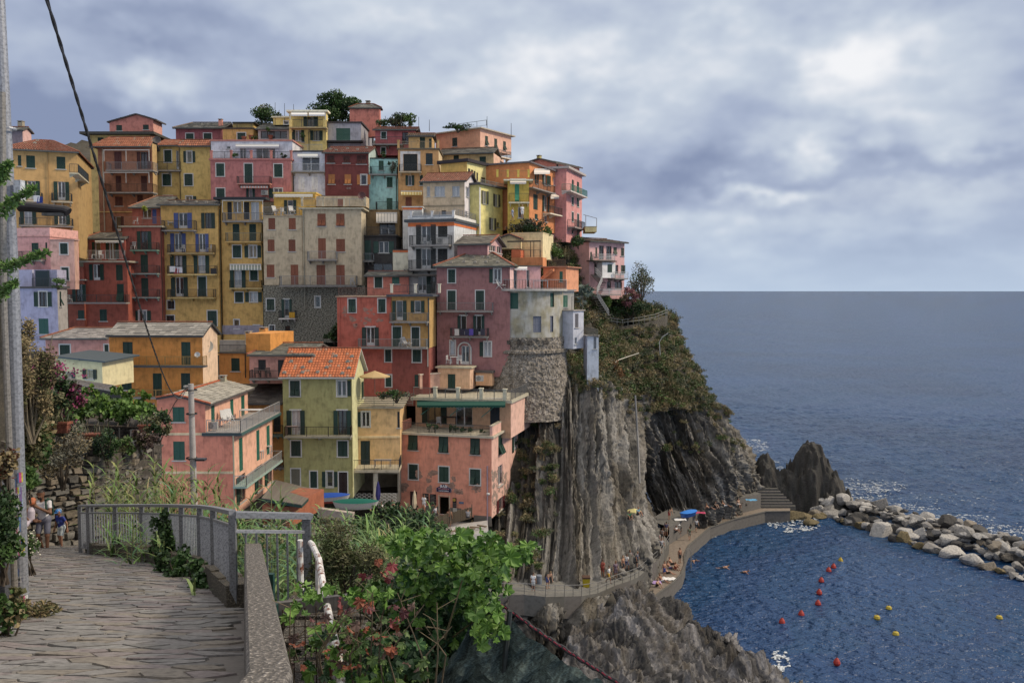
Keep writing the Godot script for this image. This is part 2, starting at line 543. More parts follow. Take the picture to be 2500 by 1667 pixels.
func slates(mb: MB,p: Array,k: Color) -> void:
	var run: float = (p[0] + p[1]).distance_to(p[2] + p[3]) * 0.5
	var nr := maxi(3,int(run / 0.34))
	var wd: float = p[0].distance_to(p[1])
	var up: Vector3 = (p[1] - p[0]).cross(p[3] - p[0]).normalized()
	for i in nr:
		var t0 := float(i) / nr
		var t1 := minf((i + 1.15) / nr,1.0)
		var s := -rr(0.0,0.04)
		while s < 1.0:
			var e := s + rr(0.35,0.8) / wd
			var s0 := maxf(s + 0.012 / wd,0.0)
			var s1 := minf(e,1.0)
			var kk := jit(k,0.3)
			var f := rr(-0.12,0.12) / nr
			var l0 := up * rr(0.03,0.075)
			var l1 := up * 0.008
			var a0: Vector3 = p[0].lerp(p[3],clampf(t0 + f,0,1))
			var b0: Vector3 = p[1].lerp(p[2],clampf(t0 + f,0,1))
			var a1: Vector3 = p[0].lerp(p[3],t1)
			var b1: Vector3 = p[1].lerp(p[2],t1)
			var c := [a0.lerp(b0,s0),a0.lerp(b0,s1),a1.lerp(b1,s1),a1.lerp(b1,s0)]
			mb.quad(c[0] + l0,c[1] + l0,c[2] + l1,c[3] + l1,kk)
			mb.quad(c[0],c[1],c[1] + l0,c[0] + l0,kk)
			s = e
func slope(mb: MB,p: Array,kind: String,k: Color) -> void:
	if kind == "tile": tiles(mb,p,k)
	else: slates(mb,p,k)
var TERRA := Color(0.36,0.135,0.075)
var SLATE := Color(0.20,0.195,0.175)
# ridge parallel to the front: ye / yr are where eaves and ridge show; hl, hr: how far (m) the ridge stops short of the ends (hipped)
func roof(h: Dictionary,kind: String,ye: float,yr: float,o := {}) -> void:
	var k: Color = o.get("k",TERRA if kind == "tile" else SLATE)
	var ov: float = o.get("ov",0.45)
	var rz: float = o.get("rz",h.D * 0.5)
	var ex0: float = -o.get("el",0.3)
	var ex1: float = h.W + o.get("er",0.3)
	var hl: float = o.get("hl",0.0)
	var hr: float = o.get("hr",0.0)
	var xm: float = zback(h)
	var e: float = lf(h,xm,ye,ov).y
	var r: float = lf(h,xm,yr,-rz).y
	if r < e + 0.2: r = e + 0.2
	h.H = e + (r - e) * ov / (rz + ov) - 0.19
	var bz: float = -(2.0 * rz + ov)
	var a := Vector3(ex0,e,ov)
	var b := Vector3(ex1,e,ov)
	var c := Vector3(ex1 - hr,r,-rz)
	var d := Vector3(ex0 + hl,r,-rz)
	var f := Vector3(ex0,e,bz)
	var g := Vector3(ex1,e,bz)
	var deck := MB.new()
	var th := Vector3(0,0.16,0)
	var fk: Color = o.get("fk",Color(0.13,0.12,0.11))
	deck.quad(a - th,a,d,d - th,fk); deck.quad(b,b - th,c - th,c,fk)
	deck.quad(a - th,b - th,b,a,fk); deck.quad(g - th,f - th,f,g,fk)
	deck.quad(f,f - th,d - th,d,fk); deck.quad(g - th,g,c,c - th,fk)
	deck.quad(b - th,a - th,d - th,c - th,fk); deck.quad(f - th,g - th,c - th,d - th,fk)
	deck.quad(a,b,c,d,k); deck.quad(g,f,d,c,k)
	if hl > 0: deck.tri(a,d,f,k)
	if hr > 0: deck.tri(b,g,c,k)
	# gutter along the eaves and a row of ridge tiles
	deck.bar(a + Vector3(0,-0.06,0.07),b + Vector3(0,-0.06,0.07),0.13,0.12,o.get("gk",Color(0.12,0.13,0.13)))
	var ro := part(h.node,"roof",deck,M.slate if kind == "slate" else M.tile)
	var mb := MB.new()
	slope(mb,[a,b,c,d],kind,k)
	slope(mb,[g,f,d,c],kind,k)
	if hl > 0: slope(mb,[f,a,d,d.lerp(a,0.001)],kind,k)
	if hr > 0: slope(mb,[b,g,c,c.lerp(b,0.001)],kind,k)
	var q := part(ro,"roof_covering",mb,M[kind])
	q.set_meta("kind","stuff")
	var rk := MB.new()
	var rc: Color = o.get("rk",TERRA)
	var lines := [[d,c]]
	if hl > 0: lines.append([a,d])
	if hr > 0: lines.append([b,c])
	if o.has("verge"): lines.append([b,c])
	for l in lines:
		var n := maxi(2,int(l[0].distance_to(l[1]) / 0.4))
		for i in n:
			rk.bar(l[0].lerp(l[1],float(i) / n) + Vector3(0,0.1,0),l[0].lerp(l[1],(i + 0.96) / n) + Vector3(0,0.08,0),0.2,0.1,jit(rc,0.2))
	part(ro,"ridge_cap",rk,M.tile)
	for s in o.get("stones",[]):
		var t := MB.new()
		var p0: Vector3 = a.lerp(b,s[0])
		var p1: Vector3 = d.lerp(c,s[0])
		var at := p0.lerp(p1,s[1]) + Vector3(0,0.12,0)
		t.hexa([at + Vector3(-0.2,-0.1,0.15),at + Vector3(0.18,-0.1,0.17),at + Vector3(0.2,0.02,-0.15),at + Vector3(-0.16,0.02,-0.14),
			at + Vector3(-0.12,0.1,0.1),at + Vector3(0.13,0.12,0.08),at + Vector3(0.1,0.14,-0.1),at + Vector3(-0.1,0.13,-0.08)],s[2] if s.size() > 2 else Color(0.3,0.28,0.25))
		part(ro,"roof_stone",t,M.boulder)
	if hl == 0.0 and hr == 0.0 and not o.get("nogab",false):
		h.gz = rz
		h.gab = maxf(r - 0.16 - h.H,0.0) * 0.97
func zback(h: Dictionary) -> float: return (h.get("xm",0.0))
# flat roof: slab with an overhang, and a parapet of height ph if wanted
func flat(h: Dictionary,th := 0.25,ov := 0.2,k := Color(0.25,0.25,0.25),ph := 0.0,pk := Color(0.5,0.5,0.5)) -> void:
	var mb := MB.new()
	var t: float = h.H + 0.003
	mb.box(Vector3(-ov,t,-h.D - ov),Vector3(h.W + ov,t + th,ov),k)
	if ph > 0.0:
		var w := 0.18
		mb.box(Vector3(0,t + th + 0.002,-w),Vector3(h.W,t + th + ph,0),pk)
		mb.box(Vector3(h.W - w,t + th + 0.002,-h.D),Vector3(h.W,t + th + ph,-w),pk)
		mb.box(Vector3(0,t + th + 0.002,-h.D),Vector3(w,t + th + ph,-w),pk)
	part(h.node,"flat_roof",mb,M.concrete)
# upright bars between two points at floor level
func rails(mb: MB,a: Vector3,b: Vector3,ht: float,k: Color,style := "v",gap := 0.14) -> void:
	var up := Vector3(0,ht,0)
	mb.bar(a + up,b + up,0.05,0.045,k)
	mb.bar(a + Vector3(0,0.08,0),b + Vector3(0,0.08,0),0.03,0.03,k)
	var l := a.distance_to(b)
	var np := maxi(1,int(l / 1.6))
	for i in np + 1:
		var p := a.lerp(b,float(i) / np)
		mb.bar(p,p + up,0.045,0.045,k)
	if style == "v":
		var n := maxi(1,int(l / gap))
		for i in range(1,n):
			var p := a.lerp(b,float(i) / n)
			mb.bar(p + Vector3(0,0.08,0),p + up,0.02,0.02,k)
	elif style == "h":
		for i in 3:
			var y := Vector3(0,ht * (0.28 + 0.24 * i),0)
			mb.bar(a + y,b + y,0.04,0.07,k)
# balcony: slab whose front edge runs x0..x1 at height y in the photograph, railing up to yr
func bal(h: Dictionary,x0: float,x1: float,y: float,yr: float,proj := 1.0,o := {}) -> void:
	var sidef: bool = o.get("face","F") == "R"
	var t := side_t(h) if sidef else Transform3D()
	var ti := t.affine_inverse()
	var p: Vector3 = ti * lr(h,x0,y,proj) if sidef else lf(h,x0,y,proj)
	var q: Vector3 = ti * lr(h,x1,y,proj) if sidef else lf(h,x1,y,proj)
	var top: Vector3 = ti * lr(h,x0,yr,proj) if sidef else lf(h,x0,yr,proj)
	var yb := (p.y + q.y) * 0.5
	var ht := clampf(top.y - p.y,0.6,1.3)
	var th: float = o.get("th",0.16)
	var sk: Color = o.get("sk",Color(0.26,0.25,0.24))
	var k: Color = o.get("k",IRON)
	var mb := MB.new()
	mb.box(Vector3(p.x,yb - th,0.003),Vector3(q.x,yb,proj),sk)
	if o.get("corbels",true):
		for i in 3:
			var cx := lerpf(p.x + 0.2,q.x - 0.2,i / 2.0)
			mb.hexa([Vector3(cx - 0.07,yb - th - 0.35,0.1),Vector3(cx + 0.07,yb - th - 0.35,0.1),Vector3(cx + 0.07,yb - th - 0.35,0.003),Vector3(cx - 0.07,yb - th - 0.35,0.003),
				Vector3(cx - 0.07,yb - th - 0.002,proj * 0.7),Vector3(cx + 0.07,yb - th - 0.002,proj * 0.7),Vector3(cx + 0.07,yb - th - 0.002,0.003),Vector3(cx - 0.07,yb - th - 0.002,0.003)],sk)
	var b := part(h.node,"balcony",mb,M.concrete)
	b.transform = t
	if o.get("rail",true):
		var r := MB.new()
		var e := 0.05
		var st: String = o.get("style","v")
		var a0 := Vector3(p.x + e,yb,proj - e)
		var a1 := Vector3(q.x - e,yb,proj - e)
		rails(r,a0,a1,ht,k,st)
		rails(r,Vector3(p.x + e,yb,0.05),a0,ht,k,st)
		rails(r,a1,Vector3(q.x - e,yb,0.05),ht,k,st)
		part(b,"railing",r,M.metal)
# railing on a terrace: from (x0) to (x1) at height y, zo metres before the front
func trail(h: Dictionary,x0: float,x1: float,y: float,yr: float,zo := 0.0,k := IRON,style := "v",piers := 0,pk := WHITE) -> void:
	var p: Vector3 = lf(h,x0,y,zo)
	var q: Vector3 = lf(h,x1,y,zo)
	var top: Vector3 = lf(h,x0,yr,zo)
	var ht := clampf(top.y - p.y,0.4,1.5)
	q.y = p.y
	var r := MB.new()
	rails(r,p,q,ht,k,style)
	part(h.node,"terrace_railing",r,M.metal)
	for i in piers:
		var c := p.lerp(q,float(i) / maxf(1,piers - 1))
		var m := MB.new()
		m.box(c + Vector3(-0.13,-0.02,-0.13),c + Vector3(0.13,ht + 0.08,0.13),pk)
		m.box(c + Vector3(-0.18,ht + 0.083,-0.18),c + Vector3(0.18,ht + 0.15,0.18),pk)
		part(h.node,"terrace_pier",m,M.plaster)
# any box of the house given on its front plane
func blk(h: Dictionary,nm: String,x0: float,y0: float,x1: float,y1: float,z0: float,z1: float,k: Color,m := "plaster") -> MeshInstance3D:
	var p: Vector3 = lf(h,x0,y0,z1)
	var q: Vector3 = lf(h,x1,y1,z1)
	var mb := MB.new()
	mb.box(Vector3(minf(p.x,q.x),minf(p.y,q.y),z0),Vector3(maxf(p.x,q.x),maxf(p.y,q.y),z1),k)
	return part(h.node,nm,mb,M[m])
# awning: fixed to the front at y0, hanging out to y1 at proj, with a scalloped valance; striped if k2
func awn(h: Dictionary,x0: float,x1: float,y0: float,y1: float,proj: float,k: Color,k2 = null,zo := 0.05) -> void:
	var a: Vector3 = lf(h,x0,y0,zo)
	var b: Vector3 = lf(h,x1,y0,zo)
	var c: Vector3 = lf(h,x1,y1,zo + proj)
	var d: Vector3 = lf(h,x0,y1,zo + proj)
	var mb := MB.new()
	var n := maxi(4,int(a.distance_to(b) / 0.18))
	for i in n:
		var kk: Color = k2 if k2 != null and i % 2 else k
		var s0 := float(i) / n
		var s1 := (i + 1.0) / n
		mb.quad(d.lerp(c,s0),d.lerp(c,s1),a.lerp(b,s1),a.lerp(b,s0),kk)
		var dn := Vector3(0,-0.2 - 0.04 * (i % 2),0)
		mb.quad(d.lerp(c,s0) + dn,d.lerp(c,s1) + dn,d.lerp(c,s1),d.lerp(c,s0),kk)
	mb.bar(a + Vector3(0,0.05,0.03),b + Vector3(0,0.05,0.03),0.12,0.12,Color(0.6,0.6,0.6))
	part(h.node,"awning",mb,M.cloth)
func pipe(h: Dictionary,x: float,y0: float,y1: float,k: Color,r := 0.05) -> void:
	var p: Vector3 = lf(h,x,y0,0.1)
	var q: Vector3 = lf(h,x,y1,0.1)
	q.x = p.x
	var mb := MB.new()
	mb.tube([p,q],r,r,6,k)
	part(h.node,"drain_pipe",mb,M.metal)
func chimney(h: Dictionary,x: float,y0: float,y1: float,w: float,zo: float,k: Color) -> void:
	var p: Vector3 = lf(h,x,y0,zo)
	var q: Vector3 = lf(h,x,y1,zo)
	var mb := MB.new()
	mb.box(Vector3(p.x - w / 2,p.y - 0.6,zo - w),Vector3(p.x + w / 2,q.y - 0.22,zo),k)
	mb.box(Vector3(p.x - w / 2 - 0.06,q.y - 0.08,zo - w - 0.06),Vector3(p.x + w / 2 + 0.06,q.y,zo + 0.06),Color(0.3,0.28,0.26))
	for s in [-1,1]:
		mb.box(Vector3(p.x + s * w * 0.4 - 0.05,q.y - 0.22,zo - w),Vector3(p.x + s * w * 0.4 + 0.05,q.y - 0.08,zo),k)
	part(h.node,"chimney",mb,M.plaster)
# front gable: apex at (xa, ya); roof ridge runs back from the front
func gable_front(h: Dictionary,xl: float,yl: float,xa: float,ya: float,xr: float,yr: float,kind: String,k: Color,o := {}) -> void:
	var ov: float = o.get("ov",0.3)
	var l: Vector3 = lf(h,xl,yl,ov)
	var a: Vector3 = lf(h,xa,ya,ov)
	var r: Vector3 = lf(h,xr,yr,ov)
	var back := Vector3(0,0,-h.D - 2 * ov)
	var deck := MB.new()
	var th := Vector3(0,0.15,0)
	var fk: Color = o.get("fk",Color(0.1,0.09,0.09))
	for pr in [[l,a],[a,r]]:
		var s: Vector3 = pr[0]
		var e: Vector3 = pr[1]
		deck.hexa([s - th,e - th,e - th + back,s - th + back,s,e,e + back,s + back],fk)
	var ro := part(h.node,"roof",deck,M.slate)
	var mb := MB.new()
	slope(mb,[l + back,l,a,a + back],kind,k)
	slope(mb,[r,r + back,a + back,a],kind,k)
	part(ro,"roof_covering",mb,M[kind]).set_meta("kind","stuff")
	if o.has("rk"):
		var rk := MB.new()
		for ln in [[l,a],[a,r],[a,a + back]]:
			var n := maxi(2,int(ln[0].distance_to(ln[1]) / 0.4))
			for i in n:
				rk.bar(ln[0].lerp(ln[1],float(i) / n) + Vector3(0,0.09,0),ln[0].lerp(ln[1],(i + 0.96) / n) + Vector3(0,0.07,0),0.2,0.1,jit(o.rk,0.2))
		part(ro,"ridge_cap",rk,M.tile)
	var g := MB.new()
	var t := Vector3(0,h.H,0)
	var w := Vector3(h.W,h.H,0)
	var ap := Vector3(clampf(a.x,0.1,h.W - 0.1),a.y - 0.17,0)
	var lw := Vector3(0,maxf(h.H,lerpf(l.y,a.y,clampf((0.0 - l.x) / (a.x - l.x),0,1)) - 0.17),0)
	var rw := Vector3(h.W,maxf(h.H,lerpf(r.y,a.y,clampf((r.x - h.W) / (r.x - a.x),0,1)) - 0.17),0)
	for z in [0.0,-h.D]:
		var zz := Vector3(0,0,z)
		g.tri(t + zz,w + zz,ap + zz,h.col); g.tri(t + zz,ap + zz,lw + zz,h.col); g.tri(w + zz,rw + zz,ap + zz,h.col)
	var bz := Vector3(0,0,-h.D)
	g.quad(w,w + bz,rw + bz,rw,h.side); g.quad(t + bz,t,lw,lw + bz,h.col)
	part(h.node,"gable",g,M.plaster)
# ---------------------------------------------------------------- the village
func village_upper() -> void:
	var h: Dictionary
	var OR := hw("7a3d22",1.5)
	var BR := hw("4e2220",1.5)
	var BLU := hw("34477f",1.7)
	# --- far west
	zp(0,240)
	h = H("small pale pink house with a chimney behind the ochre hipped-roof house",60,265,385,560,128,128,hw("6a5c64"),{"xs": 370,"side": hw("c9a0a8",1.2)})
	roof(h,"slate",375,345,{"ov": 0.3}); chimney(h,232,350,265,0.7,-1.5,hw("787068")); fin(h)
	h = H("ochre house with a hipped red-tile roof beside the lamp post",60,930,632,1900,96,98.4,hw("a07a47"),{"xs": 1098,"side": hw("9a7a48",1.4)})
	wf(h,[[205,680,250,810,"s"],[305,682,415,835,"s"],[668,695,778,848,"s"],[318,985,425,1215,"gLR"],[682,995,778,1220,"gLR"],[280,1345,380,1505,"gLRc"],[690,1390,785,1510,"gLR"],[700,1615,745,1720,"dLR"]])
	roof(h,"tile",622,505,{"hl": 2.5,"hr": 3.6,"ov": 0.5,"k": Color(0.30,0.12,0.075),"stones": [[0.3,0.6],[0.2,0.9]]})
	bal(h,240,495,1218,1125,0.9,{"sk": hw("8b8478")}); bal(h,605,850,1228,1135,0.9,{"sk": hw("8b8478")}); bal(h,218,860,1520,1430,1.0)
	bal(h,935,1060,950,850,0.9,{"face": "R","sk": hw("8b8478")})
	pipe(h,560,635,1700,hw("8d7045")); fin(h)
	# --- behind: tall ochre house and the salmon gable on top
	zp(200,240)
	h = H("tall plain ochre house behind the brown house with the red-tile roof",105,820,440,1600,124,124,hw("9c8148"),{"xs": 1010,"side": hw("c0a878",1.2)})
	wf(h,[[182,467,255,550,"s"],[105,700,118,800,"s"]])
	flat(h,0.35,1.0,hx("4a4744")); fin(h)
	h = H("salmon house with a low front gable, highest on the western skyline",325,850,290,470,131,131,hw("a2605a"),{"xs": 955,"side": hw("cf8f88",1.1)})
	wf(h,[[405,320,475,388,"s"],[725,315,795,375,"s"]])
	gable_front(h,290,276,640,178,880,250,"slate",SLATE); fin(h)
	# --- brown house with white veranda frames
	h = H("brown terracotta house with two long balconies and white veranda posts",200,850,592,1900,113,113,hw("83553f"),{"xs": 905,"side": hw("a98a5c",1.3),"sh": BR})
	wf(h,[[380,635,473,845,"s"],[695,640,780,845,"dLR"],[398,925,468,1112,"s"],[700,925,778,1112,"s"],[390,1175,485,1288,"s"],[655,1155,725,1240,"s"],[393,1412,465,1590,"gLR"]])
	roof(h,"tile",575,466,{"hl": 2.0,"ov": 0.8,"el": 0.7,"er": 0.1,"nogab": true})
	bal(h,275,848,856,762,1.5,{"k": STEEL}); bal(h,275,845,1120,1022,1.5,{"k": Color(0.14,0.08,0.06)})
	for y in [[610,850],[880,1112]]:
		for x in [250,515,790]: blk(h,"veranda_post",x,y[0],x + 12,y[1] - 100,1.3,1.36,Color(0.6,0.58,0.55),"paint")
		blk(h,"veranda_beam",250,y[0],800,y[0] + 12,1.37,1.43,Color(0.6,0.58,0.55),"paint")
	blk(h,"cornice",200,1352,600,1364,0.003,0.12,hw("a5854c"))
	pipe(h,240,600,1750,hw("a59a8a"),0.07); fin(h)
	# --- yellow pair
	h = H("mustard house with white-edged windows, narrow west half with an iron balcony",862,1165,575,1400,115.5,115.5,hw("9f8446"),{"dep": 7})
	wf(h,[[980,620,1068,765,"sw"],[960,905,1062,1045,"sw"],[1120,625,1158,850,"g"],[970,1165,1080,1300,"dw"]])
	roof(h,"tile",562,500,{"ov": 0.5,"el": 0.0,"er": 0.0,"nogab": true}); bal(h,860,1168,856,757,1.0); fin(h)
	h = H("plain mustard house east of its balconied twin, joined under the same tiles",1167,1535,580,1420,115,115,hw("a38848"),{"xs": 1560})
	wf(h,[[1250,632,1312,768,"gLRw"],[1222,905,1322,1045,"sw"],[1240,1170,1318,1270,"gRw"]])
	roof(h,"tile",568,500,{"ov": 0.5,"el": 0.0,"er": 0.2}); pipe(h,1160,590,1300,hw("3a3a34")); fin(h)
	# --- maroon
	h = H("maroon house with a long grey slate roof and white window surrounds",1120,1670,366,620,125,125,hw("78404a"),{"dep": 7})
	wf(h,[[1240,420,1333,500,"sw"],[1452,418,1547,497,"sw"]])
	roof(h,"slate",352,292,{"ov": 0.4,"hl": 1.5,"nogab": true,"rk": hw("6b5a52")}); chimney(h,1650,330,243,0.5,-1.0,hw("a86a60")); fin(h)
	# --- centre top
	zp(500,220)
	h = H("ochre house with a railed roof terrace between maroon and dark veranda",212,580,466,720,122,122,hw("a67f42"),{"xs": 650,"side": hw("c39a4a",1.3)})
	wf(h,[[385,510,485,612,"sw"]]); flat(h,0.2,0.15,hx("4a4640")); trail(h,205,560,460,392,-0.2,IRON)
	h.xm = 480
	blk(h,"roof_room",330,395,580,460,-4.0,-1.0,hw("a98a48")); blk(h,"roof_room_slab",325,378,600,394,-4.2,-0.7,hx("33302e"))
	fin(h)
	h = H("low veranda with a dark slate roof and potted plants on its ledge",635,1003,462,640,121,121,hw("8f8a86"),{"dep": 5})
	wf(h,[[665,487,980,582,"d"]]); roof(h,"slate",462,412,{"ov": 0.4,"rz": 3.0,"nogab": true,"rk": hw("57504a")}); fin(h)
	h = H("yellow tower house with a white pergola and rooftop balcony",1007,1450,262,760,120,120,hw("b69d55"),{"xs": 1472,"side": hw("d0bb70",1.3)})
	wf(h,[[1222,318,1308,432,"dLR"],[1078,478,1150,607,"gLR"],[1296,482,1370,602,"dLR"],[1150,560,1190,620,"s"]])
	flat(h,0.25,0.3,hw("b3aca0")); bal(h,1005,1450,438,352,1.2,{"sk": hw("8a7a58")})
	for x in [1007,1412]: blk(h,"balcony_pier",x,350,x + 36,438,1.0,1.22,hw("b69d55"))
	awn(h,1030,1225,262,290,1.0,Color(0.66,0.66,0.66)); awn(h,1240,1432,262,290,1.0,Color(0.66,0.66,0.66))
	for x in [1012,1435]: blk(h,"pergola_post",x,270,x + 10,350,1.05,1.12,WHITE,"paint")
	pipe(h,1240,450,720,hw("4a4436")); trail(h,1055,1400,728,648,1.5,Color(0.5,0.5,0.48)); fin(h)
	zp(500,220)
	h = H("small yellow annex with a flat roof beside the yellow tower house",815,1003,330,415,122,122,hw("b69a52"),{"dep": 5})
	wf(h,[[945,370,1000,408,"gw"]]); flat(h,0.2,0.2,hw("a9a290")); fin(h)
	h = H("white attic with glazed doors behind the pink house's terrace",70,1045,612,850,114.5,114.5,hw("a8a8b0"),{"dep": 6})
	wf(h,[[608,695,842,828,"gx"],[415,695,490,828,"gx"],[255,668,305,705,"g"]]); flat(h,0.2,0.15,hw("96605e"))
	awn(h,365,885,650,668,0.6,Color(0.55,0.55,0.55)); fin(h)
	h = H("pink house with an iron balcony under a terrace with pink piers",65,1032,838,1330,112,112,hw("96595d"),{"xs": 1052,"side": hw("a87a76",1.3)})
	wf(h,[[132,878,230,1030,"sw"],[470,880,568,1112,"sw"],[825,885,925,1040,"sw"],[135,1175,235,1318,"sw"],[522,1175,568,1320,"gLR"],[825,1175,925,1290,"gLw"]])
	flat(h,0.22,0.15,hw("8e565a")); bal(h,375,778,1112,1030,0.9,{"sk": hw("94605e")}); awn(h,425,750,1140,1150,0.7,Color(0.62,0.6,0.58),hw("a87068"))
	trail(h,75,1030,818,735,-0.15,IRON,"v",5,hw("a0625f")); fin(h)
	h = H("white house with a balustraded balcony above blind white panels",1032,1440,738,1260,113,113,hw("a9aab4"),{"dep": 6})
	wf(h,[[1160,800,1372,965,"gx"]]); flat(h,0.15,0.15,hx("33363a")); bal(h,1025,1438,968,878,1.0,{"k": Color(0.62,0.62,0.6)})
	awn(h,1105,1350,762,785,0.5,Color(0.6,0.6,0.58))
	for x in [1115,1155,1275,1315]: blk(h,"blind_panel",x,1035,x + 36,1190,0.003,0.05,hw("b4b4bc"))
	pipe(h,1055,980,1250,hx("2a3a38")); fin(h)
	h = H("grey flat-roofed house with one wide green roller shutter",1462,1868,395,700,121,121,hw("86848a"),{"xs": 2020,"side": hw("8d8d95",1.2)})
	wf(h,[[1568,455,1738,600,"s",hw("1d5040")]]); flat(h,0.2,0.2,hx("4a4648")); blk(h,"ledge",1450,600,1880,622,0.003,0.9,hx("2f2d2d")); fin(h)
	zp(800,220)
	h = H("windowless salmon tower with a slate cap and chimney on the skyline",262,622,212,560,127,127,hw("b0655b"),{"xs": 634})
	roof(h,"slate",210,168,{"ov": 0.2,"el": 0.15,"er": 0.3,"hl": 1.2,"hr": 1.2}); chimney(h,478,190,122,0.6,-1.5,hw("77706c")); fin(h)
	h = H("dark red house with orange louvred shutters below a tiled roof",-35,490,752,1300,112,112,hw("5c2b2c"),{"xs": 630,"side": hw("a9c0c0",1.1),"sh": hw("a8641c",1.5)})
	wf(h,[[-10,780,78,872,"f",BR],[182,785,262,872,"f",BR],[345,778,460,885,"f",BR],[5,1005,85,1125,"f"],[200,1005,278,1125,"f"],[395,1012,465,1130,"gLRw"]])
	roof(h,"tile",745,682,{"ov": 0.4,"er": 0.1,"k": Color(0.24,0.10,0.075),"stones": [[0.1,0.5],[0.25,0.3],[0.45,0.6],[0.7,0.4],[0.85,0.7]]})
	blk(h,"string_course",-35,886,490,896,0.003,0.08,hw("743a3a"))
	var vt := MB.new()
	for x in [238,266]:
		var c: Vector3 = lf(h,x,1172,0.05)
		var ring: Array = []
		for i in 13: ring.append(c + Vector3(cos(TAU * i / 12),sin(TAU * i / 12),0) * 0.11)
		vt.tube(ring,0.03,0.03,5,Color(0.5,0.42,0.4))
	part(h.node,"flue_outlet",vt,M.metal); fin(h)
	h = H("crimson pink house set back behind a railed terrace",568,1040,478,780,119,119,hw("97484f"),{"dep": 7})
	wf(h,[[640,500,697,580,"sw"],[890,505,967,640,"d"],[638,685,690,758,"sw"]])
	roof(h,"tile",470,448,{"ov": 0.4,"nogab": true,"k": Color(0.25,0.13,0.1)}); bal(h,525,895,640,556,1.2); fin(h)
	h = H("turquoise house with green shutters between dark red and ochre houses",492,838,822,1560,113,113,hw("86b1aa",1.6),{"xs": 850,"side": hw("8fb8b0",1.5),"sh": hw("17452f",1.6)})
	wf(h,[[608,842,668,958,"s"],[705,1040,775,1162,"s"],[702,1290,775,1430,"s"]])
	flat(h,0.15,0.1,hx("3c3a3a")); bal(h,505,830,1000,912,1.0); bal(h,570,842,1430,1336,1.1,{"sk": hw("8a7a60")}); pipe(h,818,1010,1420,hx("27413f")); fin(h)
	h = H("ochre roof room with two green doors on top of the tall ochre house",968,1248,545,720,115.5,115.5,hw("a9824e"),{"dep": 4})
	wf(h,[[1100,558,1165,692,"s"],[1210,580,1240,690,"s"]]); roof(h,"tile",545,520,{"ov": 0.3,"rz": 2,"k": Color(0.2,0.14,0.1),"nogab": true}); fin(h)
	h = H("tall ochre house with a white recessed loggia and yellow striped awning",842,1328,712,1440,111.5,111.5,hw("a17546"),{"xs": 1505,"side": hw("c8b090",1.2)})
	wf(h,[[905,765,1072,968,"s",hx("14211f")],[1172,755,1255,890,"s",hx("23333a")],[960,1018,1005,1140,"gLR"],[1100,1015,1138,1138,"s"],[930,1278,1005,1392,"s",OR]])
	flat(h,0.18,0.15,hx("6a5f50")); bal(h,848,1115,970,886,0.8,{"sk": hw("8f8070")})
	blk(h,"loggia_surround",865,737,902,968,0.003,0.04,hw("a8a29c")); blk(h,"loggia_surround",1074,737,1108,968,0.003,0.04,hw("a8a29c")); blk(h,"loggia_surround",865,730,1108,762,0.003,0.045,hw("a8a29c"))
	awn(h,875,1128,1215,1235,0.9,hw("b9a878"),hw("a98a3c")); trail(h,845,1320,700,612,-0.1,hw("8a7560"),"v",3,hw("a9824e")); fin(h)
	# --- peach house with roof garden
	h = H("peach house with rooftop railings, cactus pots and a ladder",1290,1825,497,720,124,119.5,hw("b07a61"),{"dep": 7.5,"side": hw("dba596",1.15)})
	wf(h,[[1490,572,1550,668,"s"]])
	zp(1100,280)
	wr(h,[[412,250,447,374,"f"],[522,282,557,442,"f"],[628,314,662,432,"f"]]); bal(h,490,730,498,420,0.9,{"face": "R","k": Color(0.35,0.3,0.28),"sk": hw("a89a92")})
	flat(h,0.16,0.45,hw("8f857e")); zp(800,220)
	trail(h,1560,1900,470,405,0.2,IRON,"n"); fin(h)
	h = H("cream house under a slate lean-to below the peach rooftop house",1340,1985,755,1400,118,116.5,hw("ad8f63"),{"dep": 6.5,"side": hw("dcae9c",1.1)})
	wf(h,[[1505,780,1568,832,"s"],[1815,795,1893,965,"s"],[1840,1040,1890,1120,"s"]])
	zp(1100,280); wr(h,[[592,545,632,642,"g"]]); zp(800,220)
	roof(h,"slate",755,700,{"ov": 0.5,"rz": 2.2,"er": 0.1,"nogab": true,"rk": hw("5c5248")}); bal(h,1770,1930,965,880,0.9); fin(h)
	# --- yellow house with dark roof slab
	h = H("golden yellow house with a dark flat roof above the cream gabled house",1352,1668,872,1300,111.5,109.5,hw("b29040"),{"dep": 8,"side": hw("d8cf8f",1.15),"sh": hx("2a2d2b")})
	zp(1100,280); wr(h,[[208,640,235,705,"s"],[243,655,268,735,"s"],[275,670,298,770,"s"],[308,690,328,795,"s"],[365,745,420,830,"d"]]); zp(800,220)
	flat(h,0.4,0.35,hx("37343a")); fin(h)
	h = H("cream house with a red-tile roof and a white gable wall",1140,1637,1100,1560,106,105,hw("a58f7b"),{"dep": 6,"side": hw("d2ccd2",1.15)})
	wf(h,[[1182,1150,1224,1272,"gc"],[1275,1150,1402,1270,"gc"],[1487,1148,1578,1268,"gc"],[1362,1440,1415,1500,"d"]])
	wr(h,[[1652,1150,1687,1285,"gc"],[1715,1210,1732,1300,"d"],[1645,1440,1668,1500,"g"]])
	roof(h,"tile",1088,996,{"ov": 0.4,"er": 0.35,"el": 0.35,"k": Color(0.30,0.13,0.085),"fk": hx("4a4448")})
	blk(h,"string_course",1140,1378,1637,1386,0.003,0.06,hw("7d6f62")); fin(h)
	# --- east row on the ridge
	zp(1100,280)
	h = H("pale yellow house with grey shutters facing the sea under a slate terrace",345,622,865,1480,107,112,hw("cabf77",1.35),{"dep": 5,"sh": hw("55544c",1.4)})
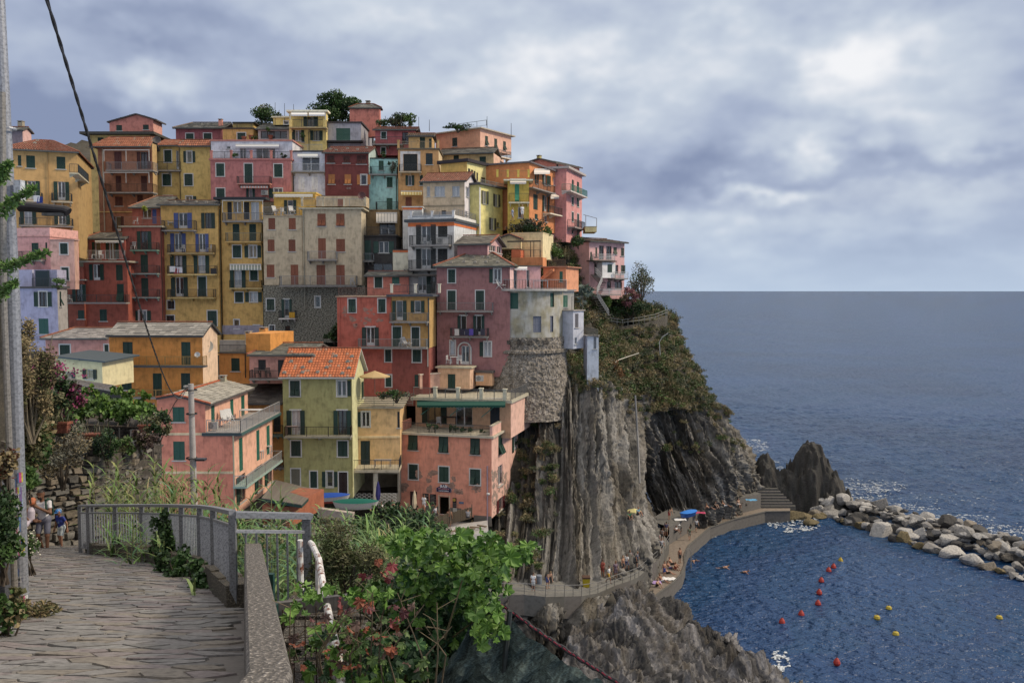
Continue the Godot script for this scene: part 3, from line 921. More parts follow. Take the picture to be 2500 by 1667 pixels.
	wf(h,[[388,908,428,1072,"gLR"],[528,948,568,1102,"gLR"],[480,1232,520,1380,"gLR"],[552,1288,585,1350,"d"]])
	flat(h,0.25,0.4,hx("57575a")); blk(h,"corner_strip",345,866,362,1480,0.003,0.05,WHITE); trail(h,360,640,840,770,0.2,Color(0.3,0.32,0.3)); fin(h)
	h = H("bright yellow house with a turquoise door above the steps",682,938,792,1420,109,109,hw("a98d24"),{"dep": 7,"sh": hw("1f8a66",1.6)})
	wf(h,[[768,812,822,1040,"f"],[808,1105,865,1235,"g"]]); flat(h,0.16,0.5,hw("b9b2a4"))
	bal(h,695,945,1042,940,1.0,{"sk": hw("b0a898")}); awn(h,712,905,775,808,0.8,Color(0.62,0.56,0.5))
	trail(h,560,935,745,672,0.0,hw("8c6a40"),"v",4,hw("b39a28")); fin(h)
	h = H("orange house with green shutters facing the sea, fronted by a brown wall",942,1300,640,1400,111,121,hw("b8703f",1.5),{"dep": 9})
	wf(h,[[1020,692,1038,830,"gLR"],[1116,712,1150,848,"gLR"],[1160,722,1200,850,"s"],[1232,745,1258,850,"g"],[990,945,1042,1142,"s"],[1118,965,1158,1165,"gLR"],[1245,998,1272,1110,"s"],[1006,1182,1042,1256,"s"],[1122,1202,1158,1285,"g"],[1250,1220,1275,1310,"s"]])
	flat(h,0.2,0.35,hx("6a6468")); bal(h,988,1248,900,812,1.1); bal(h,1195,1350,1190,1105,1.1,{"sk": hw("b0a8a0")}); awn(h,1000,1190,655,690,0.9,Color(0.62,0.58,0.55)); awn(h,1198,1300,945,985,0.9,Color(0.6,0.55,0.5)); fin(h)
	h = H("salmon gabled house at the back of the seaward row, with a stub chimney",828,1252,600,760,126,122,hw("995d58"),{"dep": 6,"side": hw("c07a78",1.2)})
	gable_front(h,815,592,1050,518,1265,572,"slate",SLATE); chimney(h,1048,530,482,0.5,-1.0,hw("8a8050")); wr(h,[[1268,590,1290,655,"s"],[1315,610,1338,640,"d"]]); fin(h)
	h = H("crimson house front wedged between the orange and the pink seaward houses",1300,1382,800,1420,120,122.5,hw("96384a"),{"dep": 6,"sh": hw("1a5e4a",1.5)})
	wf(h,[[1355,965,1390,1080,"sw"],[1325,835,1345,890,"s"],[1305,1210,1350,1265,"f"]]); flat(h,0.2,0.2,hx("4a3f42")); fin(h)
	h = H("pink corner house with curved green-railed balconies, easternmost of the ridge row",1385,1572,690,1540,119,127,hw("c28088",1.35),{"dep": 6,"side": hw("d19a9c",1.2)})
	wf(h,[[1452,772,1474,940,"s"],[1512,798,1538,945,"s"],[1450,965,1472,1086,"sw"],[1512,986,1536,1106,"sw"],[1450,1162,1472,1282,"sw"],[1514,1182,1536,1345,"sw"],[1450,1380,1468,1425,"s"],[1514,1392,1538,1452,"s"]])
	flat(h,0.3,0.5,hw("8a8280")); bal(h,1440,1640,945,868,1.3,{"k": hw("2f7a62"),"sk": hw("a09894")}); bal(h,1488,1612,1355,1268,1.1); trail(h,1440,1560,690,655,0.0,hw("2f7a62"))
	fin(h)
	h = H("cream-panelled terrace with a steel canopy frame jutting beyond the pink corner house",1612,1750,1340,1402,122,122,hw("b0a478"),{"dep": 4,"name": "terrace","cat": "terrace"})
	flat(h,0.06,0.05,hw("8a8478"))
	for x in [1615,1745]: blk(h,"canopy_post",x,1205 if x < 1700 else 1240,x + 7,1340,-0.1,-0.03,Color(0.55,0.55,0.55),"metal")
	var cf := MB.new()
	cf.bar(lf(h,1590,1195,-0.05),lf(h,1752,1240,-0.05),0.08,0.08,Color(0.55,0.55,0.55)); cf.bar(lf(h,1590,1195,-2),lf(h,1752,1240,-2),0.08,0.08,Color(0.55,0.55,0.55))
	part(h.node,"canopy_beam",cf,M.metal); fin(h)
	# --- last house above the sea
	zp(1200,500,3.92)
	h = H("pink house with white rails standing alone on the seaward slope",935,1272,375,900,119,123,hw("c99aa4",1.3),{"dep": 7,"side": hw("dcb0b6",1.2)})
	wf(h,[[945,450,962,540,"f"],[995,408,1012,495,"s"],[1030,390,1075,525,"d"],[1100,395,1150,525,"d"],[1168,405,1200,475,"f"],[1240,412,1270,490,"s"],[985,560,1022,680,"d"],[1240,577,1262,660,"sR"],[1184,575,1215,660,"d"],[1105,735,1145,800,"d"],[1180,735,1250,800,"d"]])
	roof(h,"slate",352,330,{"ov": 0.5,"rz": 4,"k": Color(0.16,0.12,0.10),"nogab": true,"rk": hw("6a4a40")})
	bal(h,1030,1186,528,470,1.3,{"k": Color(0.66,0.67,0.68),"style": "h"}); bal(h,1186,1312,702,642,1.6,{"k": Color(0.66,0.67,0.68),"style": "h"}); bal(h,1010,1245,856,800,2.4,{"k": Color(0.66,0.67,0.68),"style": "h","corbels": false})
	blk(h,"bay",1062,548,1186,700,0.003,1.2,hw("d8d6d6",1.15)); blk(h,"bay_window",1115,568,1155,645,1.203,1.25,GREEN,"paint"); blk(h,"bay_roof",985,530,1200,546,0.003,1.6,hx("4c443f"))
	fin(h)
func village_middle() -> void:
	var h: Dictionary
	var OR := hw("7a3d22",1.5)
	var BLU := hw("34477f",1.7)
	zp(0,500)
	h = H("pink house with a curved parapet below the ochre hipped-roof house",100,598,388,900,92.5,92,hw("ab7679"),{"dep": 5})
	wf(h,[[370,455,460,652,"s"],[535,450,560,560,"s"]]); flat(h,0.1,0.06,hw("8c6264"),0.9,hw("ad7d80")); bal(h,190,480,658,556,0.9); fin(h)
	h = H("pale pink house front with two green-shuttered windows beside the curved parapet",600,888,425,1010,91.5,91.5,hw("b08480"),{"xs": 935,"side": hw("a8807a",1.3)})
	wf(h,[[712,460,806,590,"sw"],[728,750,818,900,"sw"]]); flat(h,0.12,0.12,hw("8a6a68")); fin(h)
	h = H("lavender house with a leafy roof terrace",205,690,1000,1750,88,88,hw("807f98"),{"xs": 806,"side": hw("85807e",1.4)})
	wf(h,[[460,1040,557,1217,"dLRw"],[455,1360,577,1545,"s",hw("124a44")]]); wr(h,[[705,1035,730,1215,"f"]])
	flat(h,0.2,0.2,hx("504e50")); trail(h,380,820,985,878,0.1,IRON); blk(h,"terrace_room",205,775,382,985,-4.5,-1.2,hw("807f98")); blk(h,"terrace_door",415,785,570,980,-1.5,-1.2,hx("20333c"),"paint")
	blk(h,"terrace_back_wall",382,775,680,985,-4.5,-1.6,hw("7c7b93")); fin(h)
	h = H("top storey of the rust red house, glazed behind white railings",1040,1490,402,700,105.5,105.5,hw("8a443c"),{"dep": 5})
	wf(h,[[1130,445,1200,650,"gLx"],[1300,450,1380,650,"gLRx"]]); roof(h,"slate",402,328,{"ov": 0.5,"rz": 2.5,"hl": 0.8,"nogab": true}); awn(h,1130,1475,418,432,0.9,Color(0.5,0.49,0.46)); fin(h)
	h = H("rust red house with a white-railed terrace and a long low balcony",1008,1528,690,1760,104,104,hw("7a382d"),{"dep": 7})
	wf(h,[[1105,710,1195,902,"gLR"],[1380,715,1465,905,"s"],[1390,945,1480,1165,"f"],[1185,1250,1275,1390,"s"]])
	flat(h,0.2,0.5,hw("7d7670")); trail(h,1025,1490,655,545,0.3,Color(0.62,0.62,0.62)); fin(h)
	h = H("rust red lower wing with a parapet terrace next to the lavender house",812,1006,905,1760,103.6,103.6,hw("75362c"),{"dep": 6})
	wf(h,[[900,950,985,1158,"dLR"],[925,1260,1008,1365,"s"]]); flat(h,0.14,0.3,hw("77736e"),1.5,hw("7a3a30")); bal(h,800,1500,1168,1076,1.1,{"corbels": false}); fin(h)
	# --- red-brown, yellow, mustard, tan
	zp(300,450)
	h = H("slate-roofed red attic with blue doors above the red-brown house",108,492,296,520,108.5,108.5,hw("8c4a42"),{"dep": 5})
	wf(h,[[232,295,335,405,"g"],[345,298,400,475,"s",BLU],[440,298,480,475,"s",BLU]]); roof(h,"slate",275,145,{"ov": 0.5,"hl": 2.0,"rz": 3.4,"nogab": true,"rk": hw("8a5a48")}); fin(h)
	h = H("narrow red-brown house with a column of three small balconies",5,462,515,1900,106,106,hw("80423a"),{"dep": 7})
	wf(h,[[208,560,296,778,"dLR"],[205,840,298,1057,"s"],[212,1120,303,1342,"s"],[185,1510,277,1640,"gLRw"]])
	flat(h,0.2,0.35,hw("78726c")); trail(h,10,455,478,390,0.3,hw("7a5a54")); bal(h,75,400,782,695,0.9,{"sk": hw("4c6a5c")}); bal(h,80,405,1062,970,0.9,{"sk": hw("5d6a66")}); bal(h,85,408,1348,1256,0.9,{"sk": hw("5d6a66")}); pipe(h,448,530,1800,hx("3a2c2a")); fin(h)
	h = H("yellow house with blue upper shutters and four stacked balconies",466,1150,250,2060,107,107,hw("a5813f"),{"dep": 8})
	wf(h,[[660,340,770,525,"gLR",BLU],[975,340,1058,528,"dLR"],[610,585,705,808,"gLR",BLU],[905,590,985,808,"gLR",BLU],[610,850,710,1065,"dLRc"],[890,850,985,1065,"gLRc"],[622,1110,725,1340,"gLR"],[895,1105,995,1340,"sw"],[528,1392,612,1490,"dw"],[1008,1512,1122,1700,"sw"],[515,1568,610,1640,"dw"]])
	roof(h,"slate",240,195,{"ov": 0.5,"rz": 3.0,"nogab": true,"k": Color(0.24,0.22,0.2),"rk": hw("7a5a4a"),"stones": [[0.2,0.5],[0.35,0.5],[0.55,0.5],[0.75,0.3],[0.9,0.3]]})
	bal(h,455,850,545,432,1.0); bal(h,520,1075,818,720,1.0,{"sk": hw("7d6a48")}); bal(h,522,1098,1072,975,1.0,{"sk": hw("a08a58")}); bal(h,525,1082,1352,1255,1.0,{"sk": hw("8a7648")}); pipe(h,1152,300,1950,hx("2c3a2c")); fin(h)
	h = H("mustard house with a glazed top veranda and a small striped awning",1185,1672,186,2050,107.5,107.5,hw("a27d3b"),{"xs": 1690,"side": hw("b8954c",1.3)})
	wf(h,[[1315,205,1415,338,"g"],[1245,210,1302,420,"s",hx("161a1a")],[1525,210,1628,425,"gcx"],[1440,210,1512,420,"s",hx("161a1a")],[1308,472,1393,678,"s"],[1507,474,1592,678,"s"],[1310,730,1412,877,"sw"],[1507,730,1597,875,"gLRw"],[1325,1027,1420,1238,"gLRc"],[1518,1027,1610,1150,"sw"],[1337,1290,1435,1410,"sw"],[1515,1290,1605,1407,"gLRwc"]])
	zp(500,720); wf(h,[[345,295,408,402,"gw"],[580,362,650,470,"sw"]]); blk(h,"grey_plinth",168,362,720,470,0.004,0.05,hw("77717a")); zp(300,450)
	flat(h,0.3,0.7,hx("33373c")); bal(h,1183,1676,435,340,1.1,{"k": Color(0.25,0.26,0.29)}); bal(h,1220,1648,682,580,0.9,{"k": hw("6a6a60"),"sk": hw("9a7a40")}); bal(h,1265,1658,1238,1148,0.9,{"k": hx("32413a"),"sk": hw("8d7a50")})
	awn(h,1275,1652,962,1005,1.0,Color(0.6,0.6,0.57),Color(0.2,0.24,0.2))
	for x in [1183,1435,1665]: blk(h,"veranda_frame",x,190,x + 8,335,1.0,1.06,Color(0.68,0.68,0.68),"paint")
	blk(h,"veranda_frame",1183,188,1675,196,1.06,1.12,Color(0.68,0.68,0.68),"paint"); pipe(h,1660,460,1900,hx("33402c")); fin(h)
	zp(620,450)
	h = H("yellow rooftop room with a white-chaired terrace",235,735,112,400,109,109,hw("b1892c"),{"dep": 4})
	wf(h,[[395,188,468,360,"gLRx"]]); flat(h,0.2,0.1,hw("a88a30")); awn(h,240,700,128,132,0.4,Color(0.65,0.6,0.5)); fin(h)
	h = H("tall beige house with rust brown shutters, lower west half",112,578,382,1205,106,106,hw("978775"),{"dep": 8,"sh": OR})
	wf(h,[[168,402,252,540,"s"],[412,402,498,540,"s"],[160,660,244,802,"s"],[410,660,495,802,"s"],[148,960,243,1112,"s"],[435,960,530,1200,"s"]])
	flat(h,0.12,0.1,hw("857668")); trail(h,110,540,362,272,0.0,Color(0.3,0.3,0.29)); fin(h)
	h = H("tall beige house with rust brown shutters and a long thin balcony, upper east half",582,1285,298,1205,105.7,105.7,hw("998978"),{"xs": 1340,"side": hw("b5a898",1.3),"sh": OR})
	wf(h,[[755,350,857,500,"f"],[980,350,1082,500,"f"],[764,645,860,890,"s"],[980,652,1088,806,"s"],[745,963,852,1200,"s"],[980,963,1085,1200,"s"]])
	flat(h,0.18,0.35,hw("8d877d")); bal(h,630,982,898,800,1.0,{"k": Color(0.36,0.36,0.37)}); bal(h,298,1222,1210,1096,1.0,{"k": Color(0.3,0.3,0.3),"corbels": false})
	trail(h,575,1330,262,172,0.0,Color(0.45,0.43,0.4),"v",4,hw("9c8f7e")); blk(h,"roof_room",740,140,1330,262,-5,-2,hw("978775")); blk(h,"roof_door",1000,170,1092,262,-1.99,-1.93,OR,"paint"); pipe(h,590,310,1500,hw("7c7870"),0.06); fin(h)
	h = H("rough stone base storey below the tall beige houses",112,1330,1209,1890,105.9,105.9,hw("6c6963",1.9),{"dep": 8,"mat": "masonry"})
	wf(h,[[148,1370,243,1505,"fw"],[358,1375,420,1600,"gLRh"],[730,1340,790,1470,"gwx"]])
	zp(500,720); wf(h,[[770,365,830,442,"dw"],[955,370,1022,515,"d"]]); bal(h,880,1078,278,186,0.8,{"sk": hw("a09a94")}); zp(620,450); fin(h)
	# --- white house with orange band
	h = H("dark grey recessed flat with a striped awning between beige and white houses",1320,1700,625,1060,107.5,107.5,hx("4a4848"),{"dep": 5})
	wf(h,[[1320,668,1398,905,"s",hw("123d33")],[1490,682,1612,820,"gLR",hw("123d33")],[1425,945,1655,1055,"d"]])
	flat(h,0.2,0.2,hx("3c3a3a")); bal(h,1292,1425,912,826,0.9,{"k": Color(0.3,0.32,0.34),"sk": hw("6a6a68")}); trail(h,1325,1690,600,512,0.0,IRON); fin(h)
	h = H("brown rear wall with a white striped awning above the dark grey flat",1345,1740,312,640,110.5,110.5,hw("7d6444"),{"dep": 4})
	wf(h,[[1500,450,1690,600,"d"]]); awn(h,1460,1712,345,440,1.4,Color(0.66,0.62,0.56),Color(0.45,0.42,0.38),0.1); flat(h,0.1,0.1,hw("6a5844")); fin(h)
	zp(900,450)
	h = H("white house with an orange cornice band and two dark balconies",470,1022,448,1250,100.5,99,hw("a29e99"),{"xs": 1420,"side": hw("c4cad0",1.2),"sh": hx("232625")})
	wf(h,[[628,482,745,718,"gLR"],[828,482,942,630,"s"],[628,770,745,1005,"gLR"],[826,770,942,930,"s"]])
	blk(h,"orange_band",470,460,1022,495,0.003,0.05,hw("b5561e")); bal(h,478,960,725,610,1.1); bal(h,470,900,1015,905,1.1)
	var ob := MB.new()
	ob.box(Vector3(h.W + 0.003,lf(h,1022,490).y,-h.D),Vector3(h.W + 0.05,lf(h,1022,458).y,0.05),hw("d06a2a",1.3))
	part(h.node,"orange_band",ob,M.plaster)
	flat(h,0.3,0.35,hx("4c5258"),0.45,hw("a9a8a6")); trail(h,510,1015,400,340,0.0,Color(0.3,0.31,0.33),"h",3,hw("aaa9a8"))
	var sr := MB.new()
	var yy: float = h.H + 0.3
	rails(sr,Vector3(h.W - 0.1,yy + 0.4,-0.2),Vector3(h.W - 0.1,yy + 0.4,-h.D),0.8,Color(0.3,0.31,0.33),"h")
	part(h.node,"terrace_railing",sr,M.metal); fin(h)
	h = H("white stair block with an orange top stripe left standing behind the white house",408,640,275,1060,103,103,hw("9c9890"),{"xs": 830,"side": hw("c6ccd2",1.15)})
	wr(h,[[655,300,700,400,"gx",null],[715,310,760,400,"gx",null]]); blk(h,"orange_band",408,278,640,302,0.003,0.05,hw("b5561e")); flat(h,0.12,0.1,hw("a5a29c")); fin(h)
	h = H("low white wing with an orange stripe beside the dark grey flat",288,472,785,1060,101.5,101.5,hw("a59f95"),{"dep": 5})
	blk(h,"orange_band",288,788,472,812,0.003,0.05,hw("a54d1c")); flat(h,0.1,0.1,hx("403a38")); fin(h)
	# --- slate-roofed mauve house with glazed dormer
	h = H("mauve brown house with a hipped slate roof, laundry balcony and arched door",815,1690,985,2300,94,93,hw("7c5358"),{"dep": 7,"side": hw("c9a3b0",1.2)})
	wf(h,[[1498,1012,1582,1175,"gLw"]])
	roof(h,"slate",978,820,{"ov": 0.45,"hl": 3.2,"hr": 3.0,"rz": 4.2,"nogab": true,"er": 0.5,"k": Color(0.23,0.22,0.18),"rk": hw("8a4a36"),"stones": [[0.15,0.2],[0.33,0.25],[0.5,0.22],[0.66,0.24],[0.83,0.22],[0.4,0.6],[0.6,0.62],[0.72,0.58]]})
	wr(h,[[1735,1015,1778,1240,"g"],[1895,1018,1920,1200,"g"]])
	zp(800,640)
	wf(h,[[1440,88,1525,245,"sw"],[1435,340,1530,575,"sw"],[1772,340,1870,575,"sw"],[1590,640,1660,868,"gLh"],[1775,640,1840,868,"gRLh"],[1465,938,1525,1110,"gwc"],[1600,1000,1695,1225,"g"],[1872,952,1955,1125,"gwLc"]])
	bal(h,1305,1970,582,485,1.0,{"k": Color(0.3,0.26,0.26)}); bal(h,1460,1915,888,792,0.9); var ar := MB.new()
	var c0: Vector3 = lf(h,1560,1222,0.05)
	var c1: Vector3 = lf(h,1712,1222,0.05)
	var rad := (c1.x - c0.x) * 0.5
	var cy: float = lf(h,1640,960,0.05).y - rad
	var arc := [Vector3(c0.x,c0.y,0.06)]
	for i in 11: arc.append(Vector3((c0.x + c1.x) * 0.5 - cos(PI * i / 10) * rad,cy + sin(PI * i / 10) * rad,0.06))
	arc.append(Vector3(c1.x,c1.y,0.06))
	ar.tube(arc,0.09,0.09,6,WHITE); part(h.node,"door_arch",ar,M.paint); fin(h)
	zp(900,450)
	h = H("mauve dormer with a large glazed gable on the slate-roofed house",1062,1422,715,860,97.5,96.5,hw("7d545a"),{"dep": 5.5,"side": hw("c79aa6",1.15)})
	roof(h,"slate",712,615,{"ov": 0.4,"er": 0.5,"k": Color(0.22,0.2,0.17),"rk": hw("8a4a36"),"verge": 1})
	wr(h,[[1440,700,1518,808,"g"],[1532,670,1618,835,"g"]]); fin(h)
	# --- salmon and ochre
	zp(800,640)
	h = H("salmon upper house with green windows set back above the peeling salmon front",472,968,165,440,97.5,97.5,hw("9a5850"),{"dep": 5})
	wf(h,[[560,175,650,305,"sw"],[768,178,858,260,"s",hw("1f5548")]]); roof(h,"slate",160,112,{"ov": 0.4,"rz": 2.5,"nogab": true,"rk": hw("7a4a40")}); chimney(h,935,130,82,0.45,-1.5,hw("6a605a")); fin(h)
	h = H("grey covered terrace with glazed doors behind dark sofas",975,1300,165,420,98,98,hw("8a8783"),{"dep": 4})
	wf(h,[[1080,165,1180,370,"gR"],[1200,165,1290,370,"d"]]); flat(h,0.2,1.2,hx("5d5955")); fin(h)
	h = H("salmon house with peeling plaster and white-edged green shutters",116,762,418,1720,91,91,hw("96483f"),{"dep": 7})
	wf(h,[[245,440,335,600,"fw"],[603,440,690,600,"f1w"],[460,778,560,1000,"gLRh"],[685,1045,785,1190,"sw"],[692,1350,785,1490,"sw"]])
	flat(h,0.12,0.15,hw("7e6a60")); trail(h,130,760,400,310,-0.1,hw("6a4a44")); patches(h,[[430,540,560,620],[200,520,240,640],[390,660,520,730],[260,650,300,700],[560,690,650,720],[310,740,380,800]],hw("7a5a54"),16); pipe(h,140,430,1000,hw("9a5048")); fin(h)
	h = H("ochre house front with two balconies joined to the peeling salmon house",764,1212,412,1026,90.8,90.4,hw("967038"),{"xs": 1345,"side": hw("b08a4c",1.25)})
	wf(h,[[815,460,900,695,"gLR"],[1035,460,1115,602,"gLR"],[775,772,878,1008,"sw"],[1003,778,1095,1008,"sw"]])
	flat(h,0.22,0.45,hx("50545c")); bal(h,735,1190,710,606,1.0,{"k": Color(0.25,0.24,0.22)}); bal(h,355,1178,1020,920,1.1,{"k": Color(0.36,0.36,0.34),"corbels": false}); trail(h,765,1335,365,275,0.2,IRON,"v",3,hw("aaa49c"))
	pipe(h,1205,430,1020,hx("49525a"),0.07); fin(h)
	h = H("dark red ground storey below the ochre balconied front",764,1212,1030,1720,91,90.6,hw("733836"),{"xs": 1345,"side": hw("864440",1.3)})
	wf(h,[[1015,1045,1115,1195,"sw"],[1038,1345,1085,1490,"s"]]); pipe(h,1195,1030,1250,hw("98948e"),0.06); fin(h)
# bare plaster where the paint has come off: thin irregular flakes on the front (or side) of a house
func patches(h: Dictionary,boxes: Array,k: Color,per: int,sidef := false) -> void:
	var mb := MB.new()
	for b in boxes:
		for i in per:
			var x := rr(b[0],b[2])
			var y := rr(b[1],b[3])
			var p: Vector3 = side_t(h).affine_inverse() * lr(h,x,y) if sidef else lf(h,x,y)
			var r := 0.07 * (rng.randf() ** 3.0 * 4.5 + 0.4)
			var n := 7
			var c := Vector3(p.x,p.y,0.004 + 0.0012 * (i % 8))
			var ring: Array = []
			for j in n: ring.append(c + Vector3(cos(TAU * j / n) * r * rr(0.5,1.3),sin(TAU * j / n) * r * rr(0.4,1.0),0))
			for j in n: mb.tri(c,ring[j],ring[(j + 1) % n],jit(k,0.15))
	var o := part(h.node,"bare_plaster",mb,M.concrete)
	o.set_meta("kind","stuff")
	if sidef: o.transform = side_t(h)
func village_lower() -> void:
	var h: Dictionary
	zp(60,760)
	h = H("low pink house with a pale slate roof beside the orange house",250,1010,345,800,82,82,hw("9f6d6c"),{"dep": 6})
	wf(h,[[415,400,540,560,"sw"],[950,398,1003,560,"sw"]]); roof(h,"slate",322,200,{"ov": 0.4,"hl": 1.4,"er": 0.0,"nogab": true,"k": Color(0.42,0.39,0.37),"rz": 3.5}); fin(h)
	h = H("orange house with a slate roof, long balcony and satellite dish",1015,2130,320,1150,78,77.5,hw("ad6a18"),{"xs": 2310,"side": hw("cdae9c",1.15)})
	wf(h,[[1168,365,1293,640,"s"],[1868,365,1985,640,"s"],[1155,742,1278,940,"sx"],[1527,740,1642,1030,"s"],[1865,738,1980,935,"sx"]])
	roof(h,"slate",290,132,{"ov": 0.4,"el": 0.05,"er": 0.25,"k": Color(0.34,0.32,0.29),"fk": hx("44484c"),"gk": hx("44484c")}); bal(h,1000,2130,652,540,1.0,{"k": hw("8a6a30"),"sk": hx("4a4c50"),"corbels": false}); bal(h,1290,2100,1030,940,1.0,{"k": hw("8a6a30")})
	fin(h)
	h = H("cream shed with blue-framed windows under a slanting lead roof",352,925,590,900,72,71,hw("c5bc98",1.2),{"dep": 4,"name": "shed","cat": "shed"})
	wf(h,[[478,722,560,800,"gR",hx("33404a")],[735,692,820,810,"gLR",hx("2a3a33")]])
	var lr_ := MB.new()
	var e0: Vector3 = lf(h,330,535,0.3)
	var e1: Vector3 = lf(h,955,598,0.3)
	lr_.hexa([e0 + Vector3(0,-0.12,0),e1 + Vector3(0,-0.12,0),e1 + Vector3(0,0.1,-4.5),e0 + Vector3(0,0.1,-4.5),e0,e1,e1 + Vector3(0,0.22,-4.5),e0 + Vector3(0,0.22,-4.5)],hx("56646c"))
	part(h.node,"roof",lr_,M.metal)
	blk(h,"upper_wall",352,560,640,590,-3.9,0.0,hw("c5bc98",1.2)); fin(h)
	# slanting slab roof below it
	var rs := thing("shed_roof","slanting slab roof of pale slates between the cream shed and the vine pergola","roof")
	var q := MB.new()
	var c := [P(zx(505),zy(860),50),P(zx(1275),zy(1005),49),P(zx(1045),zy(885),56),P(zx(515),zy(800),57)]
	slates(q,c,Color(0.40,0.37,0.34)); part(rs,"slate_covering",q,M.slate).set_meta("kind","stuff")
	var dk := MB.new()
	var dn := Vector3(0,-0.5,0)
	dk.hexa([c[0] + dn,c[1] + dn,c[2] + dn,c[3] + dn,c[0],c[1],c[2],c[3]],hx("3a3634")); part(rs,"fascia",dk,M.wood)
	zp(500,720)
	h = H("orange annex with a railed terrace and parapets beside the orange house",172,530,700,1060,84,83.6,hw("a56a1e"),{"dep": 7})
	wf(h,[[312,755,415,912,"s"]]); flat(h,0.1,0.15,hx("5a564f")); trail(h,175,488,690,597,0.1,IRON); blk(h,"parapet",486,462,782,690,-6,-0.05,hw("a96c1c")); blk(h,"parapet_back",172,540,486,690,-6,-5.6,hw("7a7370")); pipe(h,478,705,990,hx("3f3c36"))
	chimney(h,505,500,432,0.5,-0.3,hw("8f8270")); chimney(h,685,460,385,0.7,-4,hw("a87a40")); fin(h)
	h = H("small pink house with a slate roof and an iron balcony",532,1010,722,1060,82.5,82.5,hw("a87877"),{"dep": 6})
	wf(h,[[635,775,728,895,"s",hx("20282c")],[870,775,955,1000,"s",hx("20282c")]]); roof(h,"slate",716,577,{"ov": 0.4,"el": 0.1,"er": 2.4,"hl": 1.2,"rz": 4,"nogab": true,"k": Color(0.21,0.21,0.18)}); bal(h,525,935,1003,905,1.0); fin(h)
	h = H("narrow orange house under a wide grey slate roof beside the green house",500,944,1325,2300,82,82,hw("a8742c"),{"dep": 6})
	wf(h,[[815,1372,905,1640,"s",hx("1a2a26")],[760,1965,800,2150,"s"]])
	roof(h,"slate",1298,1042,{"ov": 0.4,"el": 0.0,"er": 0.0,"rz": 4.5,"nogab": true,"k": Color(0.21,0.20,0.19)}); bal(h,750,935,1680,1562,1.0,{"sk": hw("51685f")}); bal(h,780,945,2065,1945,1.2); fin(h)
	h = H("olive green house with a bright orange tile roof",938,1762,1005,2425,80,80,hw("7f7c4e"),{"dep": 6.5,"side": hw("bcbb92",1.15)})
	wf(h,[[1015,1025,1135,1210,"fw"],[1580,1025,1690,1210,"gRw"]])
	zp(640,960)
	wf(h,[[345,205,455,495,"gLRhc"],[905,205,1010,495,"dLRh"],[342,568,460,752,"sw"],[902,570,1020,756,"sw"],[345,905,452,1200,"sw",hw("5a564e")],[572,935,655,1130,"swx"],[768,935,845,1120,"gLRwx"],[915,945,1018,1255,"sw",hx("2a1512")]])
	bal(h,258,1058,518,402,1.0,{"k": hx("3a302c"),"sk": hw("74706a")}); zp(500,720)
	roof(h,"tile",985,640,{"ov": 0.45,"el": 0.25,"er": 0.35,"rz": 3.3,"k": Color(0.52,0.16,0.065),"fk": Color(0.6,0.6,0.58),"gk": Color(0.6,0.6,0.58),"stones": [[0.06,0.12],[0.3,0.13],[0.5,0.14],[0.83,0.1],[0.1,0.5],[0.36,0.5],[0.63,0.5],[0.86,0.5],[0.28,0.3],[0.6,0.3],[0.9,0.28],[0.14,0.72],[0.38,0.7],[0.68,0.7],[0.9,0.68]]})
	wr(h,[[1870,1045,1902,1220,"s"]]); zp(800,640); wr(h,[[518,1155,552,1292,"gLR"]]); zp(500,720)
	pipe(h,1752,1010,2300,hw("8a865a")); fin(h)
	zp(640,960)
	h = H("peach house with a roof terrace between the green house and the bar",1080,1650,180,900,83,83.2,hw("b08c60"),{"dep": 8})
	wf(h,[[1190,222,1285,400,"gLw"],[1615,220,1645,412,"s",hx("22282e")],[1175,568,1290,870,"s",hx("17302e")]])
	flat(h,0.18,0.3,hw("7a726a")); blk(h,"string_course",1080,512,1645,535,0.003,0.15,hw("b39a78")); trail(h,1105,1800,150,40,0.1,hw("6a6a60"),"h"); bal(h,1005,1640,918,800,2.6,{"sk": hw("8d8478"),"corbels": false,"k": IRON,"th": 0.25}); fin(h)
	h = H("open arcade with two grey piers below the peach house's balcony",1040,1640,930,1330,83.2,83.4,hw("77716c"),{"dep": 6,"name": "arcade","cat": "arcade"})
	wf(h,[[1090,955,1325,1290,"o"],[1385,965,1620,1200,"o"]]); blk(h,"pier",1040,945,1088,1290,2.0,2.4,hw("9a948c")); blk(h,"pier",1330,955,1380,1290,2.0,2.4,hw("9a948c"))
	var lt := MB.new()
	for i in 9:
		for j in 3:
			var o: Vector3 = lf(h,1100 + i * 60,1215 + j * 38,2.3)
			var ring := []
			for k in 7: ring.append(o + Vector3(cos(TAU * k / 6) * 0.2,sin(TAU * k / 6) * 0.13,0))
			lt.tube(ring,0.025,0.025,4,Color(0.5,0.5,0.48))
	part(h.node,"lattice_parapet",lt,M.concrete); fin(h)
	bar_house()
	pink_front_house()
	zp(640,960)
	# restaurant roof at the foot of the pink house
	h = H("low restaurant pavilion with a grey boarded roof and orange posts",0,320,1350,1600,64.5,64,hw("80452f"),{"dep": 6,"name": "pavilion","cat": "pavilion"})
	wf(h,[[30,1400,280,1590,"o"]])
	var rm := MB.new()
	var cs := [P(zx(-10),zy(1262),62.5),P(zx(470),zy(1342),62),P(zx(645),zy(1162),74),P(zx(150),zy(1040),76)]
	for i in 4: cs[i] = h.inv * cs[i]
